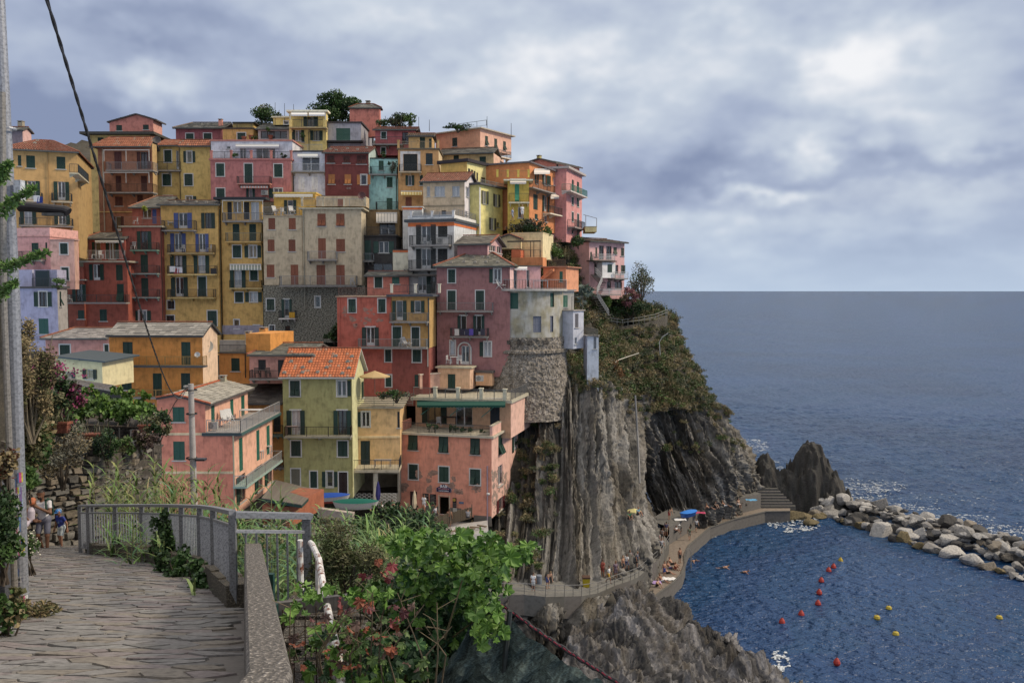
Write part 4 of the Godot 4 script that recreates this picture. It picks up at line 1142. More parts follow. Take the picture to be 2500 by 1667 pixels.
	for i in 26:
		var s0 := i / 26.0
		var s1 := (i + 0.9) / 26.0
		var a: Vector3 = cs[0].lerp(cs[1],s0)
		var b: Vector3 = cs[0].lerp(cs[1],s1)
		var d: Vector3 = cs[3].lerp(cs[2],s1)
		var e: Vector3 = cs[3].lerp(cs[2],s0)
		var t := Vector3(0,0.06,0)
		var bd := MB.new()
		bd.hexa([a,b,d,e,a + t,b + t,d + t,e + t],jit(Color(0.21,0.18,0.15),0.15))
		part(h.node,"roof_board",bd,M.wood)
	rm.hexa([cs[0] + Vector3(0,-0.2,0),cs[1] + Vector3(0,-0.2,0),cs[2] + Vector3(0,-0.2,0),cs[3] + Vector3(0,-0.2,0),cs[0] + Vector3(0,-0.004,0),cs[1] + Vector3(0,-0.004,0),cs[2] + Vector3(0,-0.004,0),cs[3] + Vector3(0,-0.004,0)],hx("2a4a44"))
	part(h.node,"roof_frame",rm,M.wood); fin(h)
func bar_house() -> void:
	var h: Dictionary
	zp(940,880)
	var SA := hw("b06f5f")
	h = H("pink bar house with peeling paint, green shutters and a shop sign",165,1275,902,1850,85.5,83,SA,{"xs": 1690,"side": hw("d3a29c",1.12)})
	wf(h,[[275,880,390,1075,"f"],[640,905,757,1105,"f"],[1018,928,1135,1130,"f"],[283,1240,392,1425,"sw"],[645,1268,762,1458,"sw"],[1017,1298,1138,1490,"f1w"]])
	wr(h,[[1355,905,1405,1112,"f"],[1537,855,1588,1060,"gLRc"],[1542,1200,1593,1405,"s"],[1352,1272,1405,1470,"gx"]])
	zp(960,1150,7.84)
	wf(h,[[320,385,455,740,"s",hx("331a16")],[882,490,1065,870,"o"]]); wr(h,[[2010,548,2090,860,"dLR",hx("5a1f20")]])
	patches(h,[[450,20,520,120],[640,20,760,200],[1080,100,1180,330],[640,290,740,400],[1200,340,1330,430],[150,270,260,380],[1500,270,1680,400],[700,0,820,60]],hw("7a5f58"),34)
	patches(h,[[1890,0,2000,200],[2080,0,2200,330],[1900,220,2150,480],[1890,450,2000,800],[2120,380,2260,500]],hw("84706e",1.3),90,true)
	blk(h,"grey_plinth",1085,700,1300,900,0.004,0.05,hx("6f6a64")); blk(h,"grey_plinth",560,655,860,880,0.004,0.05,hx("6f6a64")); blk(h,"grey_plinth",1540,845,1880,1060,0.004,0.05,hx("6f6a64")); blk(h,"door_surround",862,470,882,870,0.003,0.08,hw("9a9184")); blk(h,"door_surround",1066,480,1082,870,0.003,0.08,hw("9a9184")); blk(h,"door_surround",862,462,1082,484,0.003,0.085,hw("9a9184"))
	# shop sign with its lettering, menu boards and posters
	var sg := MB.new()
	var sc: Vector3 = lf(h,965,340,0.1)
	var sw_: float = lf(h,1100,340,0.1).x - sc.x
	var outl := []
	for p in [[-1,-0.42],[1,-0.42],[1.02,0.05],[0.82,0.18],[0.55,0.3],[0.3,0.52],[0,0.6],[-0.3,0.52],[-0.55,0.3],[-0.82,0.18],[-1.02,0.05]]: outl.append(Vector3(p[0],p[1] * 0.98,0) * sw_)
	for e in [[1.06,hx("9a9aa8"),0.0],[1.0,hx("241f4a"),0.012]]:
		for i in outl.size():
			var a: Vector3 = outl[i] * e[0] + Vector3(0,0,e[2])
			var b: Vector3 = outl[(i + 1) % outl.size()] * e[0] + Vector3(0,0,e[2])
			sg.tri(Vector3(0,0,e[2]),a,b,e[1]); sg.quad(a - Vector3(0,0,0.05),b - Vector3(0,0,0.05),b,a,e[1])
	var so := part(h.node,"bar_sign",sg,M.paint)
	so.position = sc
	for l in [["BAR",0.36,0.62,"e4e4ea"],["PICANIGUA",0.02,0.33,"c9909a"],["CAFFETTERIA",-0.27,0.25,"e0e0e6"]]:
		var tm := TextMesh.new()
		var fo := SystemFont.new()
		fo.font_names = PackedStringArray(["Droid Serif"])
		fo.font_weight = 700
		tm.font = fo
		tm.text = l[0]; tm.font_size = 64; tm.depth = 0.4; tm.pixel_size = 0.01
		tm.horizontal_alignment = HORIZONTAL_ALIGNMENT_CENTER
		var fm := StandardMaterial3D.new()
		fm.albedo_color = Color(l[3]); fm.roughness = 0.6
		tm.material = fm
		var to := MeshInstance3D.new()
		to.name = "lettering"
		to.mesh = tm
		var s: float = l[2] * sw_ / 0.8
		if l[0] != "BAR": s = minf(s,1.75 * sw_ / maxf(0.01,tm.get_aabb().size.x))
		to.scale = Vector3(s,s,0.05)
		to.position = Vector3(0,l[1] * sw_,0.03)
		so.add_child(to,true)
	for b in [[562,428,672,632],[698,440,816,648]]:
		var bd := blk(h,"menu_board",b[0],b[1],b[2],b[3],0.05,0.1,hx("231a1c"),"paint")
		var tx := MB.new()
		for i in 7:
			var p: Vector3 = lf(h,b[0] + 14,b[1] + 25 + i * 26,0.104)
			tx.box(p,p + Vector3(rr(0.2,0.5) * 1.0,0.025,0.004),hx("a8a4a0"))
			if i % 2:
				p = lf(h,b[0] + 75,b[1] + 25 + i * 26,0.104)
				tx.box(p,p + Vector3(0.22,0.02,0.004),hx("a8a4a0"))
		part(bd,"menu_text",tx,M.paint)
	var po := blk(h,"poster",1136,510,1206,702,0.05,0.08,hx("181418"),"paint")
	var pb := MB.new()
	var pc: Vector3 = lf(h,1165,552,0.084)
	for i in 10:
		var a0 := TAU * i / 10
		pb.tri(pc,pc + Vector3(cos(a0),sin(a0),0) * 0.17,pc + Vector3(cos(a0 + 0.63),sin(a0 + 0.63),0) * 0.17,hx("b99a48"))
	for i in 3:
		var p2: Vector3 = lf(h,1146,620 + i * 26,0.084)
		pb.box(p2,p2 + Vector3(0.42,0.03,0.004),hx("9a9490"))
	part(po,"poster_print",pb,M.paint)
	blk(h,"notice",1140,702,1220,785,0.055,0.07,hx("c9c6bc"),"paint")
	blk(h,"arrow_sign",1255,585,1345,628,0.05,0.09,hx("6a83a0"),"paint"); pipe(h,1800,-100,1010,hw("8a7a88"),0.07)
	var cam_ := MB.new()
	cam_.lathe([Vector2(0,0.12),Vector2(0.16,0.1),Vector2(0.18,0.0),Vector2(0.1,-0.12),Vector2(0,-0.16)],10,Color(0.7,0.7,0.7),lf(h,1816,440,0.3)); part(h.node,"lamp_globe",cam_,M.paint)
	zp(940,880)
	# terrace over the lower block: slab, parapet, railing
	var mb := MB.new()
	mb.box(Vector3(-0.3,h.H + 0.003,-h.D),Vector3(h.W + 0.3,h.H + 0.22,0.35),hw("8f8880"))
	mb.box(Vector3(h.W - 0.15,h.H + 0.223,-3.0),Vector3(h.W + 0.12,h.H + 1.15,0.1),hw("d3a29c",1.12)); mb.box(Vector3(h.W - 0.2,h.H + 1.153,-3.0),Vector3(h.W + 0.17,h.H + 1.22,0.15),hw("857f78"))
	mb.box(Vector3(0,h.H + 0.223,-3.0),Vector3(0.2,h.H + 1.15,0.1),SA)
	part(h.node,"terrace",mb,M.plaster)
	var rl := MB.new()
	rails(rl,Vector3(0.3,h.H + 0.22,0.2),Vector3(h.W - 0.2,h.H + 0.22,0.2),1.0,IRON); part(h.node,"terrace_railing",rl,M.metal)
	fin(h)
	# upper storey, set back
	var g := H("set-back upper storey of the bar house with a green awning and railed roof",365,1505,480,905,89,86.3,hw("a5806a"),{"xs": 1746,"side": hw("d8aaa4",1.1)})
	wf(g,[[512,512,668,760,"dLR",hx("16302a")],[845,532,1045,780,"gx"],[1257,542,1372,780,"s",hx("1c2a34")]])
	var gb := MB.new()
	var t: float = g.H
	gb.box(Vector3(-0.2,t + 0.003,-g.D - 1),Vector3(g.W + 0.35,t + 0.3,0.9),hw("8c867c")); part(g.node,"roof_slab",gb,M.concrete)
	var r2 := MB.new()
	rails(r2,Vector3(0.1,t + 0.3,0.75),Vector3(g.W + 0.2,t + 0.3,0.75),1.0,Color(0.2,0.2,0.2)); rails(r2,Vector3(g.W + 0.2,t + 0.3,0.75),Vector3(g.W + 0.2,t + 0.3,-g.D),1.0,Color(0.2,0.2,0.2)); part(g.node,"roof_railing",r2,M.metal)
	for x in [0.24,0.48,0.72,0.96]:
		var pm := MB.new()
		pm.box(Vector3(g.W * x - 0.17,t + 0.302,0.6),Vector3(g.W * x + 0.17,t + 1.35,0.92),hw("9c978f")); pm.box(Vector3(g.W * x - 0.22,t + 1.353,0.55),Vector3(g.W * x + 0.22,t + 1.45,0.97),hw("a09b93")); part(g.node,"roof_pier",pm,M.concrete)
	awn(g,380,1440,462,535,2.6,hx("1b5249") * 0.75)
	var ab := MB.new()
	for x in [0.16,0.46,0.78]: ab.bar(Vector3(g.W * x + 0.9,t - 0.2,0.1),Vector3(g.W * x,t - 1.2,2.7),0.06,0.06,hx("5a9a8c"))
	part(g.node,"awning_arm",ab,M.metal); fin(g)
	var k := H("peach roof room with a green door on the bar house's roof",632,1015,92,345,92,91.3,hw("b08a70"),{"xs": 1125,"side": hw("d2aa98",1.15)})
	wf(k,[[750,162,840,342,"s"]]); flat(k,0.15,0.25,hw("8a8478")); fin(k)
	k = H("low peach store with a slate cap beside the roof room",1085,1275,148,300,93,92.5,hw("aa8468"),{"dep": 3})
	flat(k,0.25,0.15,hx("5c5856")); fin(k)
	k = H("sloping pink parapet wall at the west end of the bar house roof",420,660,165,330,90.5,92,hw("c4978c",1.3),{"dep": 0.5,"name": "parapet_wall","cat": "wall"})
	flat(k,0.1,0.08,hw("b0a298")); fin(k)
func pink_front_house() -> void:
	var h: Dictionary
	zp(360,900)
	var SA := hw("b06656")
	# lower two storeys, then the upper storey set back behind a terrace
	h = H("salmon pink front house with cream bands, long white balcony and roof terrace",112,1030,800,1780,68,68,SA,{"xs": 1500,"side": hw("d89f8e",1.1)})
	wf(h,[[302,870,445,1095,"s",hx("2a5a4c")]])
	wr(h,[[1090,840,1140,1210,"s",hx("2f6a5a")],[1298,745,1340,1085,"s",hx("2f6a5a")],[1420,690,1462,1010,"s",hx("2f6a5a")],[1085,1290,1170,1560,"dLx"],[1300,1180,1375,1430,"dLx"],[1418,1110,1490,1340,"dLx"]])
	blk(h,"cream_band",112,1228,1030,1258,0.003,0.04,hw("b09a80"))
	bal(h,1180,1618,1240,1110,1.1,{"face": "R","k": Color(0.5,0.52,0.52),"sk": hw("6a8078"),"corbels": false})
	pipe(h,1022,800,1700,hw("8f8f80"),0.06)
	var mb := MB.new()
	mb.box(Vector3(h.W * 0.60,h.H + 0.003,-h.D - 0.5),Vector3(h.W + 0.66,h.H + 0.25,0.08),Color(0.34,0.32,0.3)); part(h.node,"terrace",mb,M.concrete)
	mb = MB.new()
	mb.box(Vector3(h.W * 0.60,h.H - 0.02,0.082),Vector3(h.W + 0.72,h.H + 0.22,0.14),hx("35454a")); mb.box(Vector3(h.W + 0.662,h.H - 0.02,-h.D - 0.5),Vector3(h.W + 0.72,h.H + 0.22,0.08),hx("4a6a68")); part(h.node,"terrace_fascia",mb,M.paint)
	var rl := MB.new()
	var ty: float = h.H + 0.25
	rails(rl,Vector3(h.W * 0.66,ty,0.05),Vector3(h.W + 0.6,ty,0.05),1.0,Color(0.4,0.4,0.4)); rails(rl,Vector3(h.W + 0.6,ty,0.05),Vector3(h.W + 0.6,ty,-h.D - 0.4),1.0,Color(0.5,0.5,0.5)); part(h.node,"terrace_railing",rl,M.metal)
	fin(h)
	var g := H("salmon pink upper storey with a slate roof edged in terracotta",112,690,420,798,68.02,68.02,SA,{"dep": 11,"side": hw("d89f8e",1.1)})
	wf(g,[[295,458,440,635,"s",hx("2a5a4c")]])
	wr(g,[[755,440,803,700,"s",hx("2f6a5a")],[985,375,1028,610,"s",hx("2f6a5a")],[1115,330,1160,575,"s",hx("2f6a5a")]])
	blk(g,"cream_band",112,768,690,796,0.003,0.04,hw("b09a80"))
	gable_front(g,95,352,322,312,752,425,"slate",Color(0.40,0.38,0.33),{"rk": hw("a8502c",1.5),"ov": 0.35})
	chimney(g,890,190,80,0.5,-10,hw("7d7a70")); fin(g)
# ---------------------------------------------------------------- land and water
func cr(a: Vector3,b: Vector3,c: Vector3,d: Vector3,t: float) -> Vector3:
	return 0.5 * (2.0 * b + (c - a) * t + (2.0 * a - 5.0 * b + 4.0 * c - d) * t * t + (3.0 * b - a - 3.0 * c + d) * t * t * t)
func spl(p: Array,t: float) -> Vector3:
	var f := clampf(t,0.0,0.9999) * (p.size() - 1)
	var i := int(f)
	return cr(p[maxi(i - 1,0)],p[i],p[i + 1],p[mini(i + 2,p.size() - 1)],f - i)
# surface through rows of points (top row first, each from west to east), pushed out by disp(p, u, v) and coloured by tone(p, n, u, v)
func loft(rows: Array,nu: int,nv: int,disp: Callable,tone: Callable) -> Dictionary:
	var pts := []
	for j in nv + 1:
		var line := PackedVector3Array()
		for i in nu + 1:
			var col := []
			for r in rows: col.append(spl(r,float(i) / nu))
			line.append(spl(col,float(j) / nv))
		pts.append(line)
	var nor := grid_n(pts)
	var out := []
	for j in nv + 1:
		var line := PackedVector3Array()
		for i in nu + 1:
			var p: Vector3 = pts[j][i]
			line.append(p + nor[j][i] * disp.call(p,float(i) / nu,float(j) / nv))
		out.append(line)
	return {"p": out,"n": grid_n(out),"tone": tone,"nu": nu,"nv": nv}
func grid_n(pts: Array) -> Array:
	var out := []
	var nv: int = pts.size()
	var nu: int = pts[0].size()
	for j in nv:
		var line := PackedVector3Array()
		for i in nu:
			var a: Vector3 = pts[j][mini(i + 1,nu - 1)] - pts[j][maxi(i - 1,0)]
			var b: Vector3 = pts[maxi(j - 1,0)][i] - pts[mini(j + 1,nv - 1)][i]
			line.append(a.cross(b).normalized())
		out.append(line)
	return out
func grid_mb(g: Dictionary) -> MB:
	var mb := MB.new()
	var p: Array = g.p
	var n: Array = g.n
	var k := []
	for j in g.nv + 1:
		var line := PackedColorArray()
		for i in g.nu + 1: line.append(g.tone.call(p[j][i],n[j][i],float(i) / g.nu,float(j) / g.nv))
		k.append(line)
	for j in g.nv:
		for i in g.nu:
			for q in [[0,0],[1,1],[0,1],[0,0],[1,0],[1,1]]:
				mb.v.append(p[j + q[1]][i + q[0]]); mb.n.append(n[j + q[1]][i + q[0]]); mb.c.append(k[j + q[1]][i + q[0]])
	return mb
func rowp(list: Array) -> Array:
	var out := []
	for e in list: out.append(P(e[0],e[1],e[2]))
	return out
var slope_grid := {}
var cliff_grid := {}
var head_grid := {}
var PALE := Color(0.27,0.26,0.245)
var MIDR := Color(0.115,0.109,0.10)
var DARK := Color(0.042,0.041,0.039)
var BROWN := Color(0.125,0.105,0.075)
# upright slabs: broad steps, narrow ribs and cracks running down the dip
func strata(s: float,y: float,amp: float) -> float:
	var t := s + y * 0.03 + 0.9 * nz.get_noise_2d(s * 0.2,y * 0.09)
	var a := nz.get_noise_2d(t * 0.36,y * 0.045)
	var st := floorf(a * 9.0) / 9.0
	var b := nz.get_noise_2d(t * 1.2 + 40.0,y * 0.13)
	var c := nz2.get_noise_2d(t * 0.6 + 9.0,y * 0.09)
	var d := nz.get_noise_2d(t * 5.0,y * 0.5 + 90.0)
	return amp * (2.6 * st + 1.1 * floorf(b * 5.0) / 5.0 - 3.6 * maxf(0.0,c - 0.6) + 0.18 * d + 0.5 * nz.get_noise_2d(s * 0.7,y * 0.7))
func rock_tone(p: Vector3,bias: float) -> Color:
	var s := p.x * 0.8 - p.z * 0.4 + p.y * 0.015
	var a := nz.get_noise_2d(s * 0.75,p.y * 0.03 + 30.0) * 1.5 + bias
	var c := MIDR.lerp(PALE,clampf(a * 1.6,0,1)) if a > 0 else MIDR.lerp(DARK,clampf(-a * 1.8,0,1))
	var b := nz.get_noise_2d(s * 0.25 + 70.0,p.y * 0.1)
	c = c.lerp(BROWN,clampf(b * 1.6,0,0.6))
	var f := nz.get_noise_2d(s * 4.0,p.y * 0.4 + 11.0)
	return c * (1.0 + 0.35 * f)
func land() -> void:
	sea()
	# hillside behind and between the houses
	var rows := []
	for r in [[350,160],[385,148],[450,138],[560,129],[720,117],[860,107],[980,98],[1120,91],[1260,88],[1300,84]]:
		rows.append(rowp([[-700,r[0] + 30,r[1]],[-200,r[0] + 10,r[1]],[200,r[0],r[1]],[600,r[0],r[1]],[1000,r[0],r[1]],[1240,r[0] + (70 if r[0] < 400 else 0),r[1]],[1330,r[0] + (230 if r[0] < 400 else 0),r[1] + 4.0]]))
	var g := loft(rows,90,70,func(p,u,v): return 1.2 * nz.get_noise_3d(p.x * 0.2,p.y * 0.2,p.z * 0.2),func(p,n,u,v): return Color(0.10,0.085,0.06) * (1.0 + 0.5 * nz.get_noise_2d(p.x,p.y)))
	struct_("hillside",grid_mb(g),M.soil)
	# central cliff of upright slabs
	rows = [rowp([[1120,930,98],[1180,935,98],[1290,915,97.5],[1370,900,97],[1430,920,97],[1500,935,100],[1545,985,103.5],[1556,1000,108]]),
		rowp([[1150,1080,95],[1200,1080,94.5],[1290,1060,93],[1370,1060,91.5],[1440,1060,92],[1505,1070,95],[1552,1085,101],[1560,1090,110]]),
		rowp([[1150,1240,86],[1200,1245,87],[1280,1235,87],[1365,1235,85.5],[1440,1235,86.5],[1512,1230,91],[1568,1225,97],[1580,1190,117]]),
		rowp([[1150,1440,73.8],[1190,1440,74.0],[1260,1430,74.4],[1355,1420,76.0],[1440,1410,78.6],[1530,1380,84.8],[1600,1325,94],[1612,1280,113]]),
		rowp([[1150,1560,73.5],[1190,1560,73.5],[1260,1560,73.4],[1355,1550,75],[1440,1530,77.5],[1530,1480,86],[1600,1420,96],[1612,1390,106]])]
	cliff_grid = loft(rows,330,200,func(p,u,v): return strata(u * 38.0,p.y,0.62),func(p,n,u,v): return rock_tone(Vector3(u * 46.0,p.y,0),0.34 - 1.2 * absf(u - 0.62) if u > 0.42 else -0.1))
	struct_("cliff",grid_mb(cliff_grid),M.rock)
	# headland
	rows = [rowp([[1556,985,107],[1580,950,117],[1640,940,121],[1690,955,122],[1735,985,125],[1752,1005,134],[1735,1010,165],[1600,1010,200]]),
		rowp([[1558,1085,109],[1600,1075,117.5],[1660,1075,119],[1720,1075,119.5],[1780,1080,123],[1808,1082,132],[1780,1090,165],[1600,1090,200]]),
		rowp([[1580,1190,116],[1622,1180,117],[1690,1170,116],[1750,1165,116.5],[1805,1150,121],[1843,1150,131],[1800,1160,165],[1600,1160,200]]),
		rowp([[1612,1285,112],[1650,1268,112.5],[1705,1250,113.5],[1760,1232,116],[1822,1214,121.5],[1868,1218,131],[1830,1230,165],[1600,1230,200]]),
		rowp([[1612,1330,111],[1650,1310,112],[1705,1290,113],[1760,1275,115.5],[1822,1262,121],[1872,1262,131],[1840,1270,165],[1600,1270,200]])]
	head_grid = loft(rows,260,150,func(p,u,v): return 0.8 * strata(u * 60.0 + p.y * 0.22,p.y * 1.4,0.8) + 1.0 * nz.get_noise_3d(p.x * 0.2,p.y * 0.12,p.z * 0.2),func(p,n,u,v): return rock_tone(Vector3(p.x + p.y * 0.35,p.y,p.z),0.06))
	struct_("headland",grid_mb(head_grid),M.rock)
	# green slope between the cliff tops and the ridge path
	rows = [rowp([[1230,555,119],[1330,555,121],[1400,592,125],[1470,690,127],[1540,745,130],[1610,762,133],[1640,790,142]]),
		rowp([[1230,660,112],[1330,650,116],[1400,680,119],[1470,770,122],[1545,785,126],[1622,800,131],[1655,835,142]]),
		rowp([[1230,800,106],[1330,800,107],[1405,810,109],[1480,840,114],[1560,855,120],[1650,870,127],[1700,920,140]]),
		rowp([[1230,920,100],[1330,930,99],[1410,915,101],[1490,925,106],[1570,945,117],[1670,950,122],[1745,1000,136]]),
		rowp([[1230,980,98],[1330,990,97],[1420,970,98],[1500,985,102],[1565,1010,115],[1680,1000,120.5],[1760,1030,136]])]
	slope_grid = loft(rows,120,90,func(p,u,v): return 1.0 * nz.get_noise_3d(p.x * 0.25,p.y * 0.25,p.z * 0.25) + 0.4 * nz2.get_noise_3d(p.x * 0.5,p.y * 0.5,p.z * 0.3),func(p,n,u,v): return MIDR.lerp(BROWN,clampf(0.5 + nz.get_noise_3d(p.x * 0.3,p.y * 0.3,p.z * 0.3),0,1)) * 0.9)
	struct_("grassy_slope",grid_mb(slope_grid),M.soil)
	harbour()
	round_tower()
func wave(x: float,z: float) -> float:
	var a := 0.42 * nz.get_noise_2d(x * 0.10 + z * 0.05,z * 0.16) + 0.22 * nz.get_noise_2d(x * 0.35 - z * 0.2 + 50.0,z * 0.55)
	return a * (0.55 if x > 12.0 and x < 60.0 and z > -122.0 + 0.4 * (x - 40.0) else 1.0)
func sea() -> void:
	var mb := MB.new()
	var na := 420
	var prev := PackedVector3Array()
	var r := 40.0
	var rings := []
	while r < 90000.0:
		var line := PackedVector3Array()
		for i in na + 1:
			var a := lerpf(-0.35,1.15,float(i) / na)
			var x := sin(a) * r
			var z := -cos(a) * r
			line.append(Vector3(x,wave(x,z) * clampf(1.6 - r / 500.0,0.0,1.0) if r < 800.0 else 0.0,z))
		rings.append(line)
		r *= 1.006 if r < 260.0 else (1.02 if r < 900.0 else 1.3)
	var nor := []
	for j in rings.size():
		var line := PackedVector3Array()
		for i in na + 1:
			var p: Vector3 = rings[j][mini(i + 1,na)] - rings[j][maxi(i - 1,0)]
			var q: Vector3 = rings[mini(j + 1,rings.size() - 1)][i] - rings[maxi(j - 1,0)][i]
			line.append(p.cross(q).normalized())
		nor.append(line)
	for j in rings.size() - 1:
		for i in na:
			for q in [[0,0],[0,1],[1,1],[0,0],[1,1],[1,0]]:
				var p: Vector3 = rings[j + q[1]][i + q[0]]
				mb.v.append(p)
				var m: Vector3 = nor[j + q[1]][i + q[0]]
				mb.n.append(m if m.y > 0 else -m)
				var s := nz.get_noise_2d(p.x * 0.01,p.z * 0.012)
				mb.c.append(SEA * (1.0 + 0.35 * s))
	struct_("sea",mb,M.sea)
var SEA := Color(0.011,0.042,0.115)
func strip(mb: MB,a: Array,b: Array,k: Color) -> void:
	for i in a.size() - 1: mb.quad(a[i],a[i + 1],b[i + 1],b[i],k)
func gp(list: Array) -> Array:
	var out := []
	for e in list: out.append(G(e[0],e[1],e[2]))
	return out
func drop(a: Array,h: float) -> Array:
	var out := []
	for p in a: out.append(Vector3(p.x,h,p.z))
	return out
var walk_edge := []
var ledge_edge := []
func harbour() -> void:
	var CON := Color(0.135,0.129,0.12)
	# ramped walkway at the foot of the cliff
	walk_edge = gp([[1150,1450,7.4],[1215,1452,7.2],[1280,1452,7.0],[1332,1457,6.8],[1378,1456,6.5],[1420,1455,6.2],[1460,1448,5.8],[1500,1430,5.2],[1540,1417,4.7],[1560,1408,4.4],[1586,1384,3.8],[1604,1368,3.4],[1622,1345,3.0],[1634,1325,2.8]])
	var inner := gp([[1150,1390,7.4],[1215,1390,7.2],[1280,1388,7.0],[1332,1388,6.8],[1378,1385,6.5],[1420,1380,6.2],[1455,1370,5.8],[1490,1350,5.2],[1520,1335,4.7],[1545,1325,4.4],[1565,1310,3.8],[1585,1300,3.4],[1606,1312,3.0],[1620,1304,2.8]])
	var mb := MB.new()
	strip(mb,walk_edge,inner,CON * 1.1)
	var foot := drop(walk_edge,0.0)
	for i in foot.size(): foot[i].y = walk_edge[i].y - lerpf(1.6,2.8,i / 13.0)
	for i in foot.size() - 1: mb.quad(foot[i],foot[i + 1],walk_edge[i + 1],walk_edge[i],CON * (0.75 + 0.1 * (i % 3)))
	struct_("walkway",mb,M.concrete)
	# bathing ledge, its kerb and the wall behind it
	mb = MB.new()
	ledge_edge = gp([[1560,1500,1.5],[1606,1452,1.5],[1640,1427,1.5],[1665,1403,1.5],[1674,1378,1.5],[1672,1358,1.5],[1683,1333,1.5],[1734,1289,1.5],[1792,1269,1.5],[1869,1250,1.5],[1930,1249,1.5]])
	var li := gp([[1500,1480,1.5],[1530,1432,1.5],[1560,1405,1.5],[1590,1380,1.5],[1610,1360,1.5],[1615,1345,1.5],[1640,1315,1.5],[1690,1280,1.5],[1775,1255,1.5],[1850,1236,1.5],[1930,1232,1.5]])
	strip(mb,ledge_edge,li,Color(0.20,0.165,0.135))
	strip(mb,drop(ledge_edge,-1.0),ledge_edge,Color(0.13,0.125,0.115))
	struct_("bathing_ledge",mb,M.concrete)
	mb = MB.new()
	for i in ledge_edge.size() - 1: mb.bar(ledge_edge[i] + Vector3(0,0.06,0),ledge_edge[i + 1] + Vector3(0,0.06,0),0.22,0.14,CON * 0.8)
	struct_("ledge_kerb",mb,M.concrete)
	var w0 := gp([[1634,1330,1.5],[1672,1306,1.5],[1700,1290,1.5],[1729,1277,1.5],[1787,1259,1.5],[1830,1248,1.5],[1858,1241,1.5]])
	mb = MB.new()
	var wt := drop(w0,3.7)
	for i in w0.size() - 1: mb.quad(w0[i],w0[i + 1],wt[i + 1],wt[i],CON * (1.0 + 0.06 * (i % 2)))
	var wb := []
	for p in wt: wb.append(p + Vector3(-2.0,0.02,-3.5))
	strip(mb,wt,wb,CON * 0.95)
	struct_("harbour_wall",mb,M.concrete)
	# stairs at the end of the wall
	var st := thing("stone_stair","short concrete stair at the end of the bathing ledge beside the sea stack","stairs")
	var s0 := G(1860,1241,1.5)
	for i in 7:
		var m := MB.new()
		m.box(Vector3(s0.x - 0.2 + i * 0.05,1.2,s0.z - 0.6 - i * 0.45),Vector3(s0.x + 5.0 - i * 0.3,1.5 + (i + 1) * 0.32,s0.z - 0.1 - i * 0.45),CON * (0.8 + 0.05 * (i % 2)))
		part(st,"step",m,M.concrete)
	# rock under the walkway
	var rows := [[],[],[],[]]
	for i in 11:
		var e: Vector3 = walk_edge[i]
		rows[0].append(e + Vector3(0,-0.7,-0.5)); rows[1].append(e + Vector3(0.1,-1.9,1.0)); rows[2].append(Vector3(e.x + 0.3,1.5,e.z + 1.3)); rows[3].append(Vector3(e.x + 0.5,-2.0,e.z + 2.0))
	var g := loft(rows,240,60,func(p,u,v): return strata(p.x + p.z * 0.3,p.y,0.75),func(p,n,u,v): return rock_tone(p,-0.05))
	struct_("rock_foot",grid_mb(g),M.rock)
	# big rock spur in the water
	rows = [rowp([[1430,1480,77.5],[1500,1480,78],[1558,1455,80.5],[1640,1490,84],[1700,1550,85],[1790,1600,84],[1830,1625,85]]),
		rowp([[1425,1462,75],[1500,1480,75.5],[1556,1436,78.5],[1640,1462,81.5],[1700,1528,79.5],[1790,1572,75.5],[1845,1610,81]]),
		rowp([[1395,1530,70],[1480,1530,71],[1570,1490,74],[1660,1520,77.0],[1760,1578,74],[1860,1620,71.5],[1910,1655,77]]),
		rowp([[1375,1600,65],[1480,1610,66],[1570,1580,68],[1660,1590,71],[1780,1625,70],[1915,1655,69],[1960,1690,74]]),
		rowp([[1340,1700,59],[1480,1720,60],[1570,1715,62],[1680,1715,64],[1800,1720,64],[1975,1690,66],[2020,1730,71]]),
		rowp([[1250,1950,50],[1480,1980,51],[1570,1980,52],[1680,1980,54],[1820,1930,56],[1990,1830,60],[2050,1850,65]])]
	var spur := func(p: Vector3,u,v):
		var e := minf(minf(u,1.0 - u) * 6.0,minf(v,1.0 - v) * 8.0)
		var q := p.x * 0.55 + p.z * 0.8
		var s := nz.get_noise_2d(q * 0.5,(p.x - p.z) * 0.1)
		var t := nz.get_noise_2d((p.x * 0.9 - p.z * 0.4) * 0.35 + 60.0,q * 0.12)
		return (1.6 * floorf(s * 7.0) / 7.0 + 1.3 * floorf(t * 6.0) / 6.0 - 0.9 * maxf(0.0,nz2.get_noise_3d(p.x * 0.28,p.y * 0.1,p.z * 0.28) - 0.5) + 0.3 * nz.get_noise_3d(p.x * 1.6,p.y * 1.6,p.z * 1.6)) - 0.5 * maxf(0.0,1.0 - e)
	g = loft(rows,230,190,spur,func(p,n,u,v): return rock_tone(Vector3(p.x,p.y * 3.0 + p.z * 2.0,p.z),-0.02) * Color(0.93,0.95,1.06))
	struct_("rock_spur",grid_mb(g),M.boulder)
	# sea stack: two horns joined by a saddle
	var mb2 := MB.new()
	var nx := 120
	var ny := 90
	var px := []
